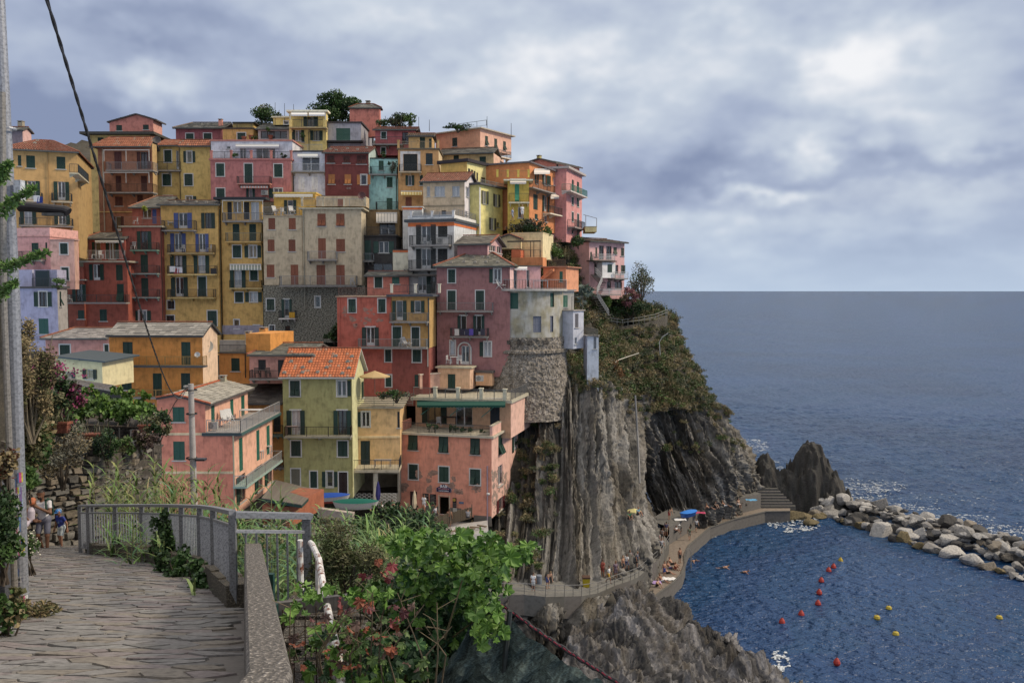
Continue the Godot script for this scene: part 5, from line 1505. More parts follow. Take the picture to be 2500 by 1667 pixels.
	for j in ny + 1:
		var line := PackedVector3Array()
		for i in nx + 1:
			var x := lerpf(33.5,52.5,float(i) / nx)
			var z := -lerpf(140.0,121.0,float(j) / ny)
			var wx := x + 0.9 * nz.get_noise_2d(x * 0.5,z * 0.5)
			var wz := z + 0.9 * nz.get_noise_2d(x * 0.5 + 30.0,z * 0.5)
			var hh := -1.5
			for c in [[45.6,-130.0,9.6,4.0,4.2,2.6],[39.0,-130.5,7.9,3.4,4.2,1.5],[42.2,-130.0,5.4,4.0,3.6,2.2],[48.2,-129.0,5.6,3.2,4.0,2.0],[36.4,-130.5,4.2,2.6,4.0,2.0],[43.0,-133.0,6.0,1.2,1.2,1.2]]:
				var d := sqrt(((wx - c[0]) / c[3]) ** 2.0 + ((wz - c[1]) / c[4]) ** 2.0)
				hh = maxf(hh,c[2] * (1.0 - d ** c[5]) if d < 1.4 else -1.5)
			hh += (0.55 * nz2.get_noise_2d(x * 0.35,z * 0.35) + 0.4 * nz.get_noise_2d(x * 1.1,z * 1.1)) * clampf(hh + 1.0,0.0,2.0) * 0.7
			line.append(Vector3(x,maxf(hh,-1.5),z))
		px.append(line)
	var sg := {"p": px,"n": grid_n(px),"nu": nx,"nv": ny,"tone": func(p,n,u,v): return DARK.lerp(MIDR,clampf(0.35 + 0.8 * nz.get_noise_3d(p.x * 0.7,p.y * 0.4,p.z * 0.7) + p.y * 0.0,0,1)) * 0.85}
	mb2 = grid_mb(sg)
	var stack := thing("sea_stack","dark two-horned sea stack rising at the harbour mouth","rock")
	part(stack,"rock_body",mb2,M.boulder)
	boulders()
# angular block: a sphere cut by random planes
func boulder_mesh(sd: int) -> ArrayMesh:
	var r := RandomNumberGenerator.new()
	r.seed = sd
	var planes := []
	for i in 11:
		planes.append([Vector3(r.randfn(),r.randfn(),r.randfn()).normalized(),r.randf_range(0.5,0.82)])
	var mb := MB.new()
	var n := 8
	for f in 6:
		var ax: Vector3 = [Vector3.RIGHT,Vector3.LEFT,Vector3.UP,Vector3.DOWN,Vector3.BACK,Vector3.FORWARD][f]
		var u := Vector3(ax.y,ax.z,ax.x)
		var w := ax.cross(u)
		var at := func(i: int,j: int) -> Vector3:
			var d := (ax + u * (2.0 * i / n - 1.0) + w * (2.0 * j / n - 1.0)).normalized()
			var q := 1.05
			for p in planes:
				var c: float = d.dot(p[0])
				if c > 0.05: q = minf(q,p[1] / c)
			return d * (q + 0.025 * nz.get_noise_3d(d.x * 3.0 + sd,d.y * 3.0,d.z * 3.0))
		for i in n:
			for j in n:
				var tone := Color.WHITE * (1.0 + 0.12 * nz.get_noise_3d(i * 0.9 + f * 7,j * 0.9,sd))
				tone.a = 1.0
				mb.quad(at.call(i,j),at.call(i + 1,j),at.call(i + 1,j + 1),at.call(i,j + 1),tone)
	return mb.mesh(null)
func boulders() -> void:
	var shapes := []
	for i in 9: shapes.append(boulder_mesh(100 + i))
	var mats := []
	for k in [["pale",Color(0.50,0.485,0.465)],["grey",Color(0.29,0.28,0.27)],["warm",Color(0.27,0.235,0.19)],["algae",Color(0.20,0.16,0.085)],["dark",Color(0.08,0.077,0.075)]]:
		var m: StandardMaterial3D = M.boulder.duplicate()
		m.resource_name = "boulder_" + k[0]
		m.albedo_color = k[1].linear_to_srgb()
		mats.append([k[0],m])
	var words := {"pale": "pale","grey": "grey","warm": "brownish","algae": "algae-stained","dark": "dark"}
	var front := [[1995,1262],[2060,1276],[2120,1290],[2200,1325],[2270,1345],[2340,1362],[2420,1392],[2500,1420],[2600,1455],[2720,1490]]
	var back := [[2010,1232],[2080,1237],[2150,1250],[2230,1268],[2300,1282],[2370,1300],[2450,1318],[2520,1336],[2620,1365],[2740,1395]]
	var n := 0
	for layer in [[0.0,0.05,0.2,1.25,0],[0.3,0.3,0.5,1.2,3],[0.55,0.55,0.9,1.15,1],[0.8,0.8,0.5,1.1,2],[0.42,0.42,1.7,1.05,0],[0.65,0.65,1.75,1.0,0]]:
		var t := 0.0
		while t < 8.95:
			var i := int(t)
			var f := t - i
			var a := G(lerpf(front[i][0],front[i + 1][0],f),lerpf(front[i][1],front[i + 1][1],f),0.0)
			var b := G(lerpf(back[i][0],back[i + 1][0],f),lerpf(back[i][1],back[i + 1][1],f),0.0)
			var p := a.lerp(b,clampf(layer[0] + rr(-0.1,0.1),0,1))
			var s: float = layer[3] * (0.42 + rng.randf() ** 2.2 * 0.95)
			var c: int = [0,0,0,0,1,1,1,2,4,4][rng.randi() % 10]
			if layer[0] == 0.0 and rng.randf() < 0.18: c = 3
			var o := MeshInstance3D.new()
			o.name = numbered("boulder")
			o.mesh = shapes[rng.randi() % 9]
			o.material_override = mats[c][1]
			o.basis = Basis.from_euler(Vector3(rr(0,6),rr(0,6),rr(0,6))).scaled(Vector3(s * rr(0.9,1.3),s * rr(0.6,0.85),s * rr(0.8,1.1)))
			o.position = Vector3(p.x,layer[2] * rr(0.75,1.15) + 0.1,p.z)
			add_child(o)
			var where: String = "at the waterline of" if layer[2] < 0.4 else ("on the crest of" if layer[2] > 1.5 else "in the middle of")
			var big := "large" if s > 1.15 else ("small" if s < 0.8 else "mid-sized")
			var sect := "towards the sea stack" if t < 2.4 else ("midway along it" if t < 5.6 else "towards its open end")
			var lb := "%s %s angular boulder %s the breakwater, %s" % [big,words[mats[c][0]],where,sect]
			tag(o,lb,"boulder",lb)
			t += s * rr(1.3,1.75) / 6.4
			n += 1
	# the two yellowish blocks by the stair
	for e in [[1950,1262,2.2],[2005,1263,1.2],[1985,1276,1.3]]:
		var o := MeshInstance3D.new()
		o.name = numbered("boulder")
		o.mesh = shapes[int(e[2] * 3) % 9]
		o.material_override = mats[3][1]
		o.basis = Basis.from_euler(Vector3(0.3,e[2],0.2)).scaled(Vector3(e[2],e[2] * 0.5,e[2] * 0.7))
		o.position = G(e[0],e[1],0.3)
		add_child(o)
		tag(o,["large yellow rounded boulder awash between stair and breakwater","small yellow boulder awash next to the white foam","half-sunk brown boulder nearest the swimmers' inlet"][[2.2,1.2,1.3].find(e[2])],"boulder")
# round bastion: plaster above, battered masonry below, and the boxes built against it
func round_tower() -> void:
	zp(1150,700,3.92)
	var t := thing("round_tower","round grey bastion with green shutters on a rough stone base","tower")
	var c := P(1282,780,97.2)
	var top := P(1278,710,92).y
	var mid := P(1278,826,92).y
	var cor := P(1278,860,92).y
	var bot := P(1278,965,91).y
	t.position = Vector3(c.x,bot,c.z)
	var yt := top - bot
	var ym := mid - bot
	var yc := cor - bot
	var R := 4.35
	var ring := func(rad: float,y: float,a: float) -> Vector3: return Vector3(sin(a) * rad,y,cos(a) * rad)
	# window places on the curve: angle range and heights
	var wins := []
	for w in [[335,70,445,200,0],[760,72,790,185,0],[596,295,664,422,1],[760,296,782,418,1]]:
		var a := []
		for e in [[w[0],w[1]],[w[2],w[3]]]:
			var r := ray(zx(e[0]),zy(e[1]))
			var o := CAM - Vector3(c.x,0,c.z)
			var aa := r.x * r.x + r.z * r.z
			var bb := 2.0 * (o.x * r.x + o.z * r.z)
			var cc := o.x * o.x + o.z * o.z - R * R
			var k := (-bb - sqrt(maxf(0.0,bb * bb - 4 * aa * cc))) / (2 * aa)
			var p := CAM + r * k - t.position
			a.append([atan2(p.x,p.z),p.y])
		wins.append([a[0][0],a[1][0],a[1][1],a[0][1],w[4]])
	var mb := MB.new()
	var n := 180
	var vs := 26
	for i in n:
		var a0 := lerpf(-2.4,2.4,float(i) / n)
		var a1 := lerpf(-2.4,2.4,(i + 1.0) / n)
		for j in vs:
			var y0 := lerpf(ym,yt,float(j) / vs)
			var y1 := lerpf(ym,yt,(j + 1.0) / vs)
			var open := false
			for w in wins:
				if a1 > w[0] and a0 < w[1] and y1 > w[2] and y0 < w[3]: open = true
			if open: continue
			var k := hw("7d7769",1.6).lerp(hw("8f8e88",1.6),clampf(0.5 + 1.2 * nz.get_noise_2d(a0 * 3.0,y0 * 0.5),0,1))
			mb.quad(ring.call(R,y0,a0),ring.call(R,y0,a1),ring.call(R,y1,a1),ring.call(R,y1,a0),k)
	part(t,"plaster_wall",mb,M.plaster)
	for w in wins:
		var m := MB.new()
		var p: Vector3 = ring.call(R - 0.12,0,(w[0] + w[1]) * 0.5)
		var wd: float = (w[1] - w[0]) * R
		leaf_(m,-wd / 2 - 0.12,0,w[2] - 0.15,w[3] + 0.15,0,hx("2a5a50") if w[4] == 0 else hw("5f6474"))
		leaf_(m,0,wd / 2 + 0.12,w[2] - 0.15,w[3] + 0.15,0,hx("2a5a50") if w[4] == 0 else hw("5f6474"))
		var o := part(t,"shutter",m,M.paint)
		o.position = p; o.rotation.y = (w[0] + w[1]) * 0.5
	mb = MB.new()
	n = 220
	vs = 70
	var st := func(i: int,j: int) -> Vector3:
		var a := lerpf(-2.4,2.4,float(i) / n)
		var y := lerpf(-3.0,ym,float(j) / vs)
		var rad := R + 0.12 + maxf(0.0,yc - y) * 0.16 + 0.16 * nz.get_noise_3d(a * 14.0,y * 2.2,3.0) + 0.1 * nz2.get_noise_3d(a * 9.0,y * 1.6,8.0)
		if absf(y - yc) < 0.2: rad += 0.28
		return ring.call(rad,y,a)
	for i in n:
		for j in vs:
			var q: Vector3 = st.call(i,j)
			var f := nz.get_noise_3d(q.x * 1.3,q.y * 1.3,q.z * 1.3)
			var k := Color(0.34,0.30,0.255).lerp(Color(0.17,0.155,0.13),clampf(f * 1.6,0,1)).lerp(Color(0.50,0.46,0.42),clampf(-f * 1.5,0,0.8))
			mb.quad(q,st.call(i + 1,j),st.call(i + 1,j + 1),st.call(i,j + 1),k)
	part(t,"stone_base",mb,M.masonry)
	mb = MB.new()
	for a in [-0.62,-0.42,-0.15,0.1,0.5]:
		var p: Vector3 = ring.call(R + 0.28,lerpf(yc,ym,0.55),a)
		var tn := Vector3(cos(a),0,-sin(a)) * 0.28
		mb.hexa([p - tn,p + tn,p + tn - p.normalized() * 0.1,p - tn - p.normalized() * 0.1,p - tn + Vector3(0,0.4,0),p + tn + Vector3(0,0.4,0),p + tn + Vector3(0,0.4,0),p - tn + Vector3(0,0.4,0)],Color(0.13,0.115,0.1))
	part(t,"putlog_hole",mb,M.masonry)
	mb = MB.new()
	var rl := MB.new()
	for i in 40:
		var a0 := lerpf(-1.6,1.3,i / 40.0)
		var a1 := lerpf(-1.6,1.3,(i + 1) / 40.0)
		for e in [[R + 0.5,0.22,mb]]:
			mb.hexa([ring.call(0.1,yt,a0),ring.call(R + 0.5,yt,a0),ring.call(R + 0.5,yt,a1),ring.call(0.1,yt,a1),ring.call(0.1,yt + 0.22,a0),ring.call(R + 0.5,yt + 0.22,a0),ring.call(R + 0.5,yt + 0.22,a1),ring.call(0.1,yt + 0.22,a1)],hw("8f8b86"))
		rails(rl,ring.call(R + 0.4,yt + 0.22,a0),ring.call(R + 0.4,yt + 0.22,a1),1.0,Color(0.45,0.45,0.46),"v",0.13)
	part(t,"terrace_slab",mb,M.concrete); part(t,"terrace_railing",rl,M.metal)
	var h: Dictionary
	h = H("grey rendered block with slim shutters against the round bastion",850,985,40,600,96,97,hw("86837e"),{"dep": 4})
	wf(h,[[866,82,925,195,"s",hx("3f7a68")],[862,315,900,462,"s",hw("4d4540")]]); flat(h,0.15,0.2,hw("6f7476")); pipe(h,838,50,470,hw("6a645c"),0.12); fin(h)
	h = H("white rendered box with a tall window hung on the grey block",978,1078,232,590,95,96.5,hw("a8adbc",1.3),{"dep": 4})
	wf(h,[[995,258,1028,390,"s",hw("4a4a52")],[993,488,1015,548,"g"]]); flat(h,0.12,0.15,hw("75706c")); trail(h,965,1070,225,40,0.0,hw("5a5a58"),"n"); fin(h)
	h = H("slender white tower shaft standing on the cliff edge",1076,1112,470,995,97.5,95.5,hw("8e95a8",1.3),{"xs": 1222,"side": hw("b2bccb",1.15)})
	wr(h,[[1174,480,1200,595,"s",hw("5a6068")],[1170,898,1184,935,"d"]]); flat(h,0.12,0.12,hw("77736f")); trail(h,1070,1215,455,378,-0.2,hw("54504c")); fin(h)
	zp(1200,500,3.92)
	h = H("orange house corner with an outside stair above the round bastion",495,712,600,830,100,99,hw("b06a45"),{"dep": 5,"side": hw("d88e6c",1.15)})
	wf(h,[[652,637,682,735,"s",hx("2a6a5a")]]); flat(h,0.14,0.3,hw("8a5a48")); trail(h,545,705,595,525,0.0,hw("6a4a38"))
	var stp := MB.new()
	for i in 8:
		var p: Vector3 = lf(h,480 + i * 13,690 - i * 11,0.6)
		stp.box(Vector3(p.x,p.y - 0.3,0.003),Vector3(p.x + 0.35,p.y,0.9),hw("b06a45"))
	part(h.node,"outside_stair",stp,M.plaster); fin(h)
	h = H("cream flat-topped house with a wire pergola and terrace",192,490,272,520,105,104,hw("bda982",1.5),{"dep": 6,"side": hw("d9c7a0",1.15)})
	flat(h,0.1,0.05,hw("a89a7c")); trail(h,275,470,500,432,2.0,hw("5a564c"))
	for x in [272,370,402,462]: blk(h,"pergola_post",x,350,x + 5,500,1.9,1.98,hx("3a3430"),"metal")
	blk(h,"pergola_beam",150,345,470,353,1.88,2.0,hx("4a443e"),"metal"); blk(h,"terrace_base",190,505,490,600,0.003,2.1,hw("a8683f")); blk(h,"terrace_parapet",190,430,272,505,0.003,2.1,hw("a5522f")); fin(h)
	h = H("small cream gable with terracotta verges next to the cream pergola house",60,280,330,420,104,103.5,hw("b9a884",1.5),{"dep": 4})
	gable_front(h,55,318,165,275,285,322,"tile",TERRA); fin(h)
	h = H("pale pink terrace room with glazed doors above the round bastion",175,470,590,830,96.8,97.5,hw("b88a98",1.4),{"dep": 3})
	wf(h,[[200,618,245,805,"gx"],[335,622,365,790,"gx"]]); flat(h,0.12,0.2,hx("5a5a56")); awn(h,220,342,590,606,0.8,Color(0.7,0.7,0.7)); fin(h)
# ---------------------------------------------------------------- the footpath and what stands beside it
func path_y(d: float) -> float: return CAM.y - (1.6 + 0.2 * d + 0.0015 * d * d)
func lerps(t: Array,d: float) -> float:
	for i in t.size() - 1:
		if d <= t[i + 1][0]: return lerpf(t[i][1],t[i + 1][1],clampf((d - t[i][0]) / (t[i + 1][0] - t[i][0]),0,1))
	return t[-1][1]
var RIGHT_E := [[0.0,-1.0],[5.0,-1.75],[6.5,-2.2],[10.0,-3.35],[12.2,-4.4],[14.0,-5.2],[16.0,-6.7],[18.2,-8.3],[19.6,-9.9],[23.0,-11.2],[32.0,-15.0]]
var LEFT_E := [[0.0,-3.2],[6.5,-4.1],[9.3,-5.25],[12.0,-7.0],[16.0,-9.2],[23.0,-13.2],[32.0,-18.0]]
func path() -> void:
	# bedding of the path
	var mb := MB.new()
	var n := 60
	for i in n:
		var d0 := lerpf(1.0,31.0,float(i) / n)
		var d1 := lerpf(1.0,31.0,(i + 1.0) / n)
		mb.quad(Vector3(lerps(LEFT_E,d0) - 1.0,path_y(d0),-d0),Vector3(lerps(RIGHT_E,d0) + 0.4,path_y(d0),-d0),Vector3(lerps(RIGHT_E,d1) + 0.4,path_y(d1),-d1),Vector3(lerps(LEFT_E,d1) - 1.0,path_y(d1),-d1),Color(0.15,0.14,0.13))
	var bed := struct_("path",mb,M.concrete)
	# paving: long irregular slabs laid across the path, set a little proud of their bedding
	var rest := MB.new()
	var made := 0
	# crazy paving: cells of a jittered grid, about three times as wide as deep
	var sp := Vector2(0.40,0.15)
	var site := func(i: int,j: int) -> Vector2:
		var a := fposmod(sin(i * 127.1 + j * 311.7) * 43758.5,1.0)
		var b := fposmod(sin(i * 269.5 + j * 183.3) * 12543.1,1.0)
		return Vector2((i + a * 0.95 + 0.5 * (j % 2)) ,(j + b * 0.8))
	for j in range(int(5.0 / sp.y),int(30.0 / sp.y)):
		for i in range(-50,2):
			var c0: Vector2 = site.call(i,j)
			var dd := c0.y * sp.y
			var xx := c0.x * sp.x
			if xx < lerps(LEFT_E,dd) - 0.4 or xx > lerps(RIGHT_E,dd): continue
			var poly := [c0 + Vector2(-1.3,-1.3),c0 + Vector2(1.3,-1.3),c0 + Vector2(1.3,1.3),c0 + Vector2(-1.3,1.3)]
			for dj in range(-2,3):
				for di in range(-2,3):
					if di == 0 and dj == 0: continue
					var o: Vector2 = site.call(i + di,j + dj)
					var nn := (o - c0).normalized()
					var lim := nn.dot((o + c0) * 0.5) - 0.014
					var out := []
					for q in poly.size():
						var a: Vector2 = poly[q]
						var b: Vector2 = poly[(q + 1) % poly.size()]
						var fa := nn.dot(a) - lim
						var fb := nn.dot(b) - lim
						if fa <= 0: out.append(a)
						if (fa < 0) != (fb < 0): out.append(a.lerp(b,fa / (fa - fb)))
					poly = out
			if poly.size() < 3: continue
			var k := jit(Color(0.232,0.226,0.224),0.17)
			if rng.randf() < 0.25: k = k.lerp(Color(0.26,0.225,0.18),0.6)
			elif rng.randf() < 0.3: k = k.lerp(Color(0.25,0.21,0.21),0.7)
			var m := MB.new() if made < 300 else rest
			var lift := rr(0.012,0.024)
			var tilt := rr(-0.02,0.02)
			var lo_ := []
			var hi_ := []
			for q in poly:
				var w: Vector2 = q
				var t: Vector2 = c0.lerp(q,0.955)
				lo_.append(Vector3(w.x * sp.x,path_y(w.y * sp.y) - 0.01,-w.y * sp.y))
				hi_.append(Vector3(t.x * sp.x,path_y(t.y * sp.y) + lift + tilt * (t.x - c0.x),-t.y * sp.y))
			for q in poly.size():
				var q1 := (q + 1) % poly.size()
				m.quad(lo_[q],lo_[q1],hi_[q1],hi_[q],k)
				if q > 0 and q1 > 0: m.tri(hi_[0],hi_[q],hi_[q1],k)
			if made < 300: part(bed,"paving_stone",m,M.paving)
			made += 1
	part(bed,"far_paving",rest,M.paving).set_meta("kind","stuff")
	# bank below the path
	mb = MB.new()
	var prof := [[2.0,29.0],[10.0,27.2],[18.0,24.2],[25.0,21.5],[40.0,15.5],[58.0,11.2],[66.0,10.9]]
	for i in 32:
		var d0 := 2.0 + i * 2.0
		var d1 := d0 + 2.0
		for j in 8:
			var f := func(dd: float,t: float) -> Vector3:
				var xl := lerps(RIGHT_E,dd) + 0.2 if dd < 30.0 else lerpf(-14.8,-26.0,(dd - 30.0) / 36.0)
				var xr := lerps([[2.0,2.2],[8.0,1.2],[20.0,-0.6],[40.0,-2.6],[66.0,-3.2]],dd)
				var yy := lerps(prof,dd)
				if dd < 30.0: yy = lerpf(path_y(dd) - 0.4,yy,clampf(t * 2.5,0,1))
				return Vector3(lerpf(xl,xr,t),yy + 0.5 * nz.get_noise_2d(dd * 0.5,t * 6.0),-dd)
			mb.quad(f.call(d0,j / 8.0),f.call(d0,(j + 1) / 8.0),f.call(d1,(j + 1) / 8.0),f.call(d1,j / 8.0),Color(0.07,0.065,0.035))
	struct_("garden_bank",mb,M.soil)
	# terraces of soil on the hill side
	mb = MB.new()
	for i in 20:
		var d0 := 3.0 + i * 1.7
		var d1 := d0 + 1.7
		for e in [[-0.6,0.0,-2.4,2.2],[-2.4,2.2,-12.0,5.5]]:
			mb.quad(Vector3(lerps(LEFT_E,d0) + e[2],path_y(d0) + e[3],-d0),Vector3(lerps(LEFT_E,d0) + e[0],path_y(d0) + e[1],-d0),Vector3(lerps(LEFT_E,d1) + e[0],path_y(d1) + e[1],-d1),Vector3(lerps(LEFT_E,d1) + e[2],path_y(d1) + e[3],-d1),Color(0.09,0.075,0.05))
	struct_("hill_bank",mb,M.soil)
	# low plinth under the fence
	mb = MB.new()
	for i in 14:
		var d0 := lerpf(10.0,20.0,i / 14.0)
		var d1 := lerpf(10.0,20.0,(i + 1) / 14.0)
		var a := Vector3(lerps(RIGHT_E,d0) + 0.12,path_y(d0) + 0.12,-d0)
		var b := Vector3(lerps(RIGHT_E,d1) + 0.12,path_y(d1) + 0.12,-d1)
		mb.bar(a,b,0.3,0.3 + 0.05 * (i % 3),jit(Color(0.17,0.15,0.12),0.2))
	struct_("path_kerb",mb,M.aggregate)
func parapet() -> void:
	# sloping parapet of exposed-aggregate concrete
	var t := thing("parapet_wall","sloping exposed-aggregate concrete parapet beside the footpath","wall")
	var mb := MB.new()
	var n := 24
	for i in n:
		var d0 := lerpf(1.5,10.05,float(i) / n)
		var d1 := lerpf(1.5,10.05,(i + 1.0) / n)
		var q := func(d: float) -> Array:
			var xl := (570.0 + (10.0 - d) * 2.2 - 1250.0) / FPX * d if d > 4 else (583.0 - 1250.0) / FPX * d
			var x0 := lerps([[1.5,-0.98],[3.6,-1.14],[10.05,-3.18]],d)
			var yt := CAM.y - (0.88 + 0.21 * d)
			return [Vector3(x0 - 0.03,path_y(d) - 0.4,-d),Vector3(x0 + 0.24,path_y(d) - 0.9,-d),Vector3(x0 + 0.20,yt - 0.02,-d),Vector3(x0 + 0.185,yt,-d),Vector3(x0 + 0.015,yt,-d),Vector3(x0,yt - 0.02,-d)]
		var a: Array = q.call(d0)
		var b: Array = q.call(d1)
		var k := Color(0.33,0.305,0.28)
		for e in [[0,5],[5,4],[4,3],[3,2],[2,1]]: mb.quad(b[e[0]],a[e[0]],a[e[1]],b[e[1]],k)
		if i == n - 1: mb.quad(b[1],b[0],b[5],b[2],k)
	part(t,"wall",mb,M.aggregate)
func fence() -> void:
	var GAL := Color(0.30,0.315,0.35)
	# galvanised railing along the edge of the path
	var t := thing("path_railing","galvanised grey steel railing curving along the edge of the footpath","railing")
	var posts := [[10.0,-3.3],[12.2,-4.3],[13.9,-5.12],[15.0,-5.85],[16.2,-6.6],[18.2,-7.95],[18.9,-8.85],[19.5,-9.75],[20.1,-10.25],[20.9,-10.35]]
	for i in posts.size():
		var p := Vector3(posts[i][1],path_y(posts[i][0]),-posts[i][0])
		var m := MB.new()
		m.box(p + Vector3(-0.04,0.0,-0.03),p + Vector3(0.04,1.12,0.03),jit(GAL * 0.8,0.08))
		part(t,"post",m,M.metal)
		if i + 1 < posts.size():
			var q := Vector3(posts[i + 1][1],path_y(posts[i + 1][0]),-posts[i + 1][0])
			var e := MB.new()
			e.bar(p + Vector3(0,1.145,0),q + Vector3(0,1.145,0),0.08,0.05,GAL)
			part(t,"top_rail",e,M.metal)
			for y in [0.98,0.14]:
				e = MB.new()
				e.bar(p + Vector3(0,y,0),q + Vector3(0,y,0),0.035,0.03,GAL)
				part(t,"rail",e,M.metal)
			var nb := maxi(4,int(p.distance_to(q) / 0.105))
			for j in range(1,nb):
				var b := p.lerp(q,float(j) / nb)
				e = MB.new()
				e.box(b + Vector3(-0.009,0.14,-0.009),b + Vector3(0.009,0.98,0.009),jit(GAL * 1.6,0.1))
				part(t,"bar",e,M.metal)
	# landing railing at the head of the steps
	var s := thing("landing_railing","short straight steel railing at the head of the garden steps","railing")
	var a := P(572,1262,10.0) - Vector3(0,1.12,0)
	var b := P(748,1262,10.6) - Vector3(0,1.12,0)
	b.y = P(748,1260,10.6).y - 1.4
	var m := MB.new()
	m.box(b + Vector3(-0.05,-0.3,-0.04),b + Vector3(0.05,1.37,0.04),GAL)
	part(s,"post",m,M.metal)
	m = MB.new()
	m.bar(a + Vector3(0,1.15,0),b + Vector3(0.06,1.4,0),0.09,0.07,GAL)
	part(s,"top_rail",m,M.metal)
	for y in [0.95,0.02]:
		m = MB.new()
		m.bar(a + Vector3(0,y,0),b + Vector3(0,y + 0.25,0),0.04,0.035,GAL * 1.4)
		part(s,"rail",m,M.metal)
	for j in range(1,7):
		var c := a.lerp(b,j / 7.0) + Vector3(0,0.25 * j / 7.0,0)
		m = MB.new()
		m.box(c + Vector3(-0.01,0.02,-0.01),c + Vector3(0.01,0.95,0.01),GAL)
		part(s,"bar",m,M.metal)
	# white handrail with rust, going down the garden steps towards the viewer
	var hr := thing("stair_handrail","white painted tubular handrail flaking with rust beside the garden steps","handrail")
	m = MB.new()
	m.tube([P(757,1325,9.6),P(762,1330,9.4),P(778,1365,8.6),P(790,1440,7.6),P(808,1530,6.6),P(828,1610,6.0),P(838,1720,5.4)],0.032,0.032,10,Color.WHITE)
	part(hr,"top_tube",m,M.rust)
	m = MB.new()
	m.tube([P(732,1318,9.6),P(735,1440,9.6)],0.03,0.03,8,Color.WHITE)
	m.tube([P(776,1360,8.7),P(776,1560,8.7)],0.028,0.028,8,Color.WHITE)
	m.tube([P(800,1500,6.9),P(812,1720,6.9)],0.028,0.028,8,Color.WHITE)
	part(hr,"upright",m,M.rust)
	# weathered board fence with wire mesh below
	var bf := thing("board_fence","weathered grey rail with rusty wire mesh beside the parapet","fence")
	m = MB.new()
	m.bar(P(655,1490,7.0),P(860,1466,7.2),0.05,0.12,Color(0.16,0.15,0.15))
	part(bf,"board",m,M.wood)
	m = MB.new()
	m.box(P(655,1400,8.0) + Vector3(-0.04,-1.6,-0.03),P(655,1400,8.0) + Vector3(0.05,0.0,0.03),hx("14403c"))
	part(bf,"green_post",m,M.paint)
	m = MB.new()
	m.box(P(668,1490,6.9) + Vector3(-0.03,-1.2,-0.03),P(668,1490,6.9) + Vector3(0.03,0.05,0.03),hx("14403c"))
	part(bf,"green_post",m,M.paint)
	m = MB.new()
	for i in 9: m.tube([P(690 + i * 27,1488 - i * 3,7.0),P(692 + i * 27,1740,7.0)],0.005,0.005,4,Color(0.1,0.07,0.05))
	for i in 8: m.tube([P(668,1505 + i * 27,7.0),P(930,1490 + i * 30,7.0)],0.004,0.004,4,Color(0.1,0.07,0.05))
	part(bf,"wire_mesh",m,M.metal)
	# steps below the mesh
	var gs := thing("garden_steps","flight of mossy concrete steps beyond the wire mesh","stairs")
	for i in 5:
		m = MB.new()
		var p := P(680,1495 + i * 62,8.6 - i * 0.55)
		m.box(p + Vector3(0,-0.16,-0.5),p + Vector3(1.5,0,0.1),jit(Color(0.2,0.18,0.16),0.15))
		part(gs,"step",m,M.aggregate)
	# green shade netting on its rope
	var nt := thing("shade_net","dark green shade netting hung on a red-corded rope above the rocks","netting")
	var top := [P(1215,1470,6.4),P(1262,1503,6.3),P(1330,1552,6.2),P(1400,1598,6.1),P(1470,1642,6.0),P(1560,1700,5.9)]
	m = MB.new()
	var nu := 60
	var nv := 30
	var at := func(i: int,j: int) -> Vector3:
		var u := float(i) / nu
		var v := float(j) / nv
		var e := spl(top,u)
		var f := Vector3(-0.75 * v - 0.1,-1.15 * v,0.15 * v)
		return e + f + Vector3(0,0,1) * (0.14 * v * sin(u * 13.0 + v * 3.0) + 0.05 * sin(u * 41.0 + v * 5.0) * v + 0.16 * nz.get_noise_2d(u * 4.0,v * 3.0)) + Vector3(0,-0.02 * absf(sin(u * 22.0)),0)
	for i in nu:
		for j in nv: m.quad(at.call(i,j + 1),at.call(i + 1,j + 1),at.call(i + 1,j),at.call(i,j),Color(0.13,0.185,0.18))
	part(nt,"net",m,M.net)
	m = MB.new()
	var rope := []
	for i in 40: rope.append(spl(top,i / 39.0) + Vector3(0,0.008 * sin(i * 1.9),0))
	m.tube(rope,0.016,0.016,6,Color(0.03,0.03,0.035))
	part(nt,"rope",m,M.cloth)
	m = MB.new()
	for i in 30:
		var c := spl(top,(i + 0.4) / 30.0) + Vector3(0,0.004,0.012)
		m.bar(c + Vector3(-0.02,0.015,0),c + Vector3(0.025,-0.02,0),0.008,0.008,Color(0.22,0.03,0.05))
	part(nt,"cord",m,M.cloth)
	m = MB.new()
	for e in [[1245,1490],[1505,1662]]: m.tube([P(e[0],e[1],6.2),P(e[0] - 30,e[1] + 300,6.25)],0.02,0.02,6,Color(0.05,0.06,0.06))
	part(nt,"stake",m,M.wood)
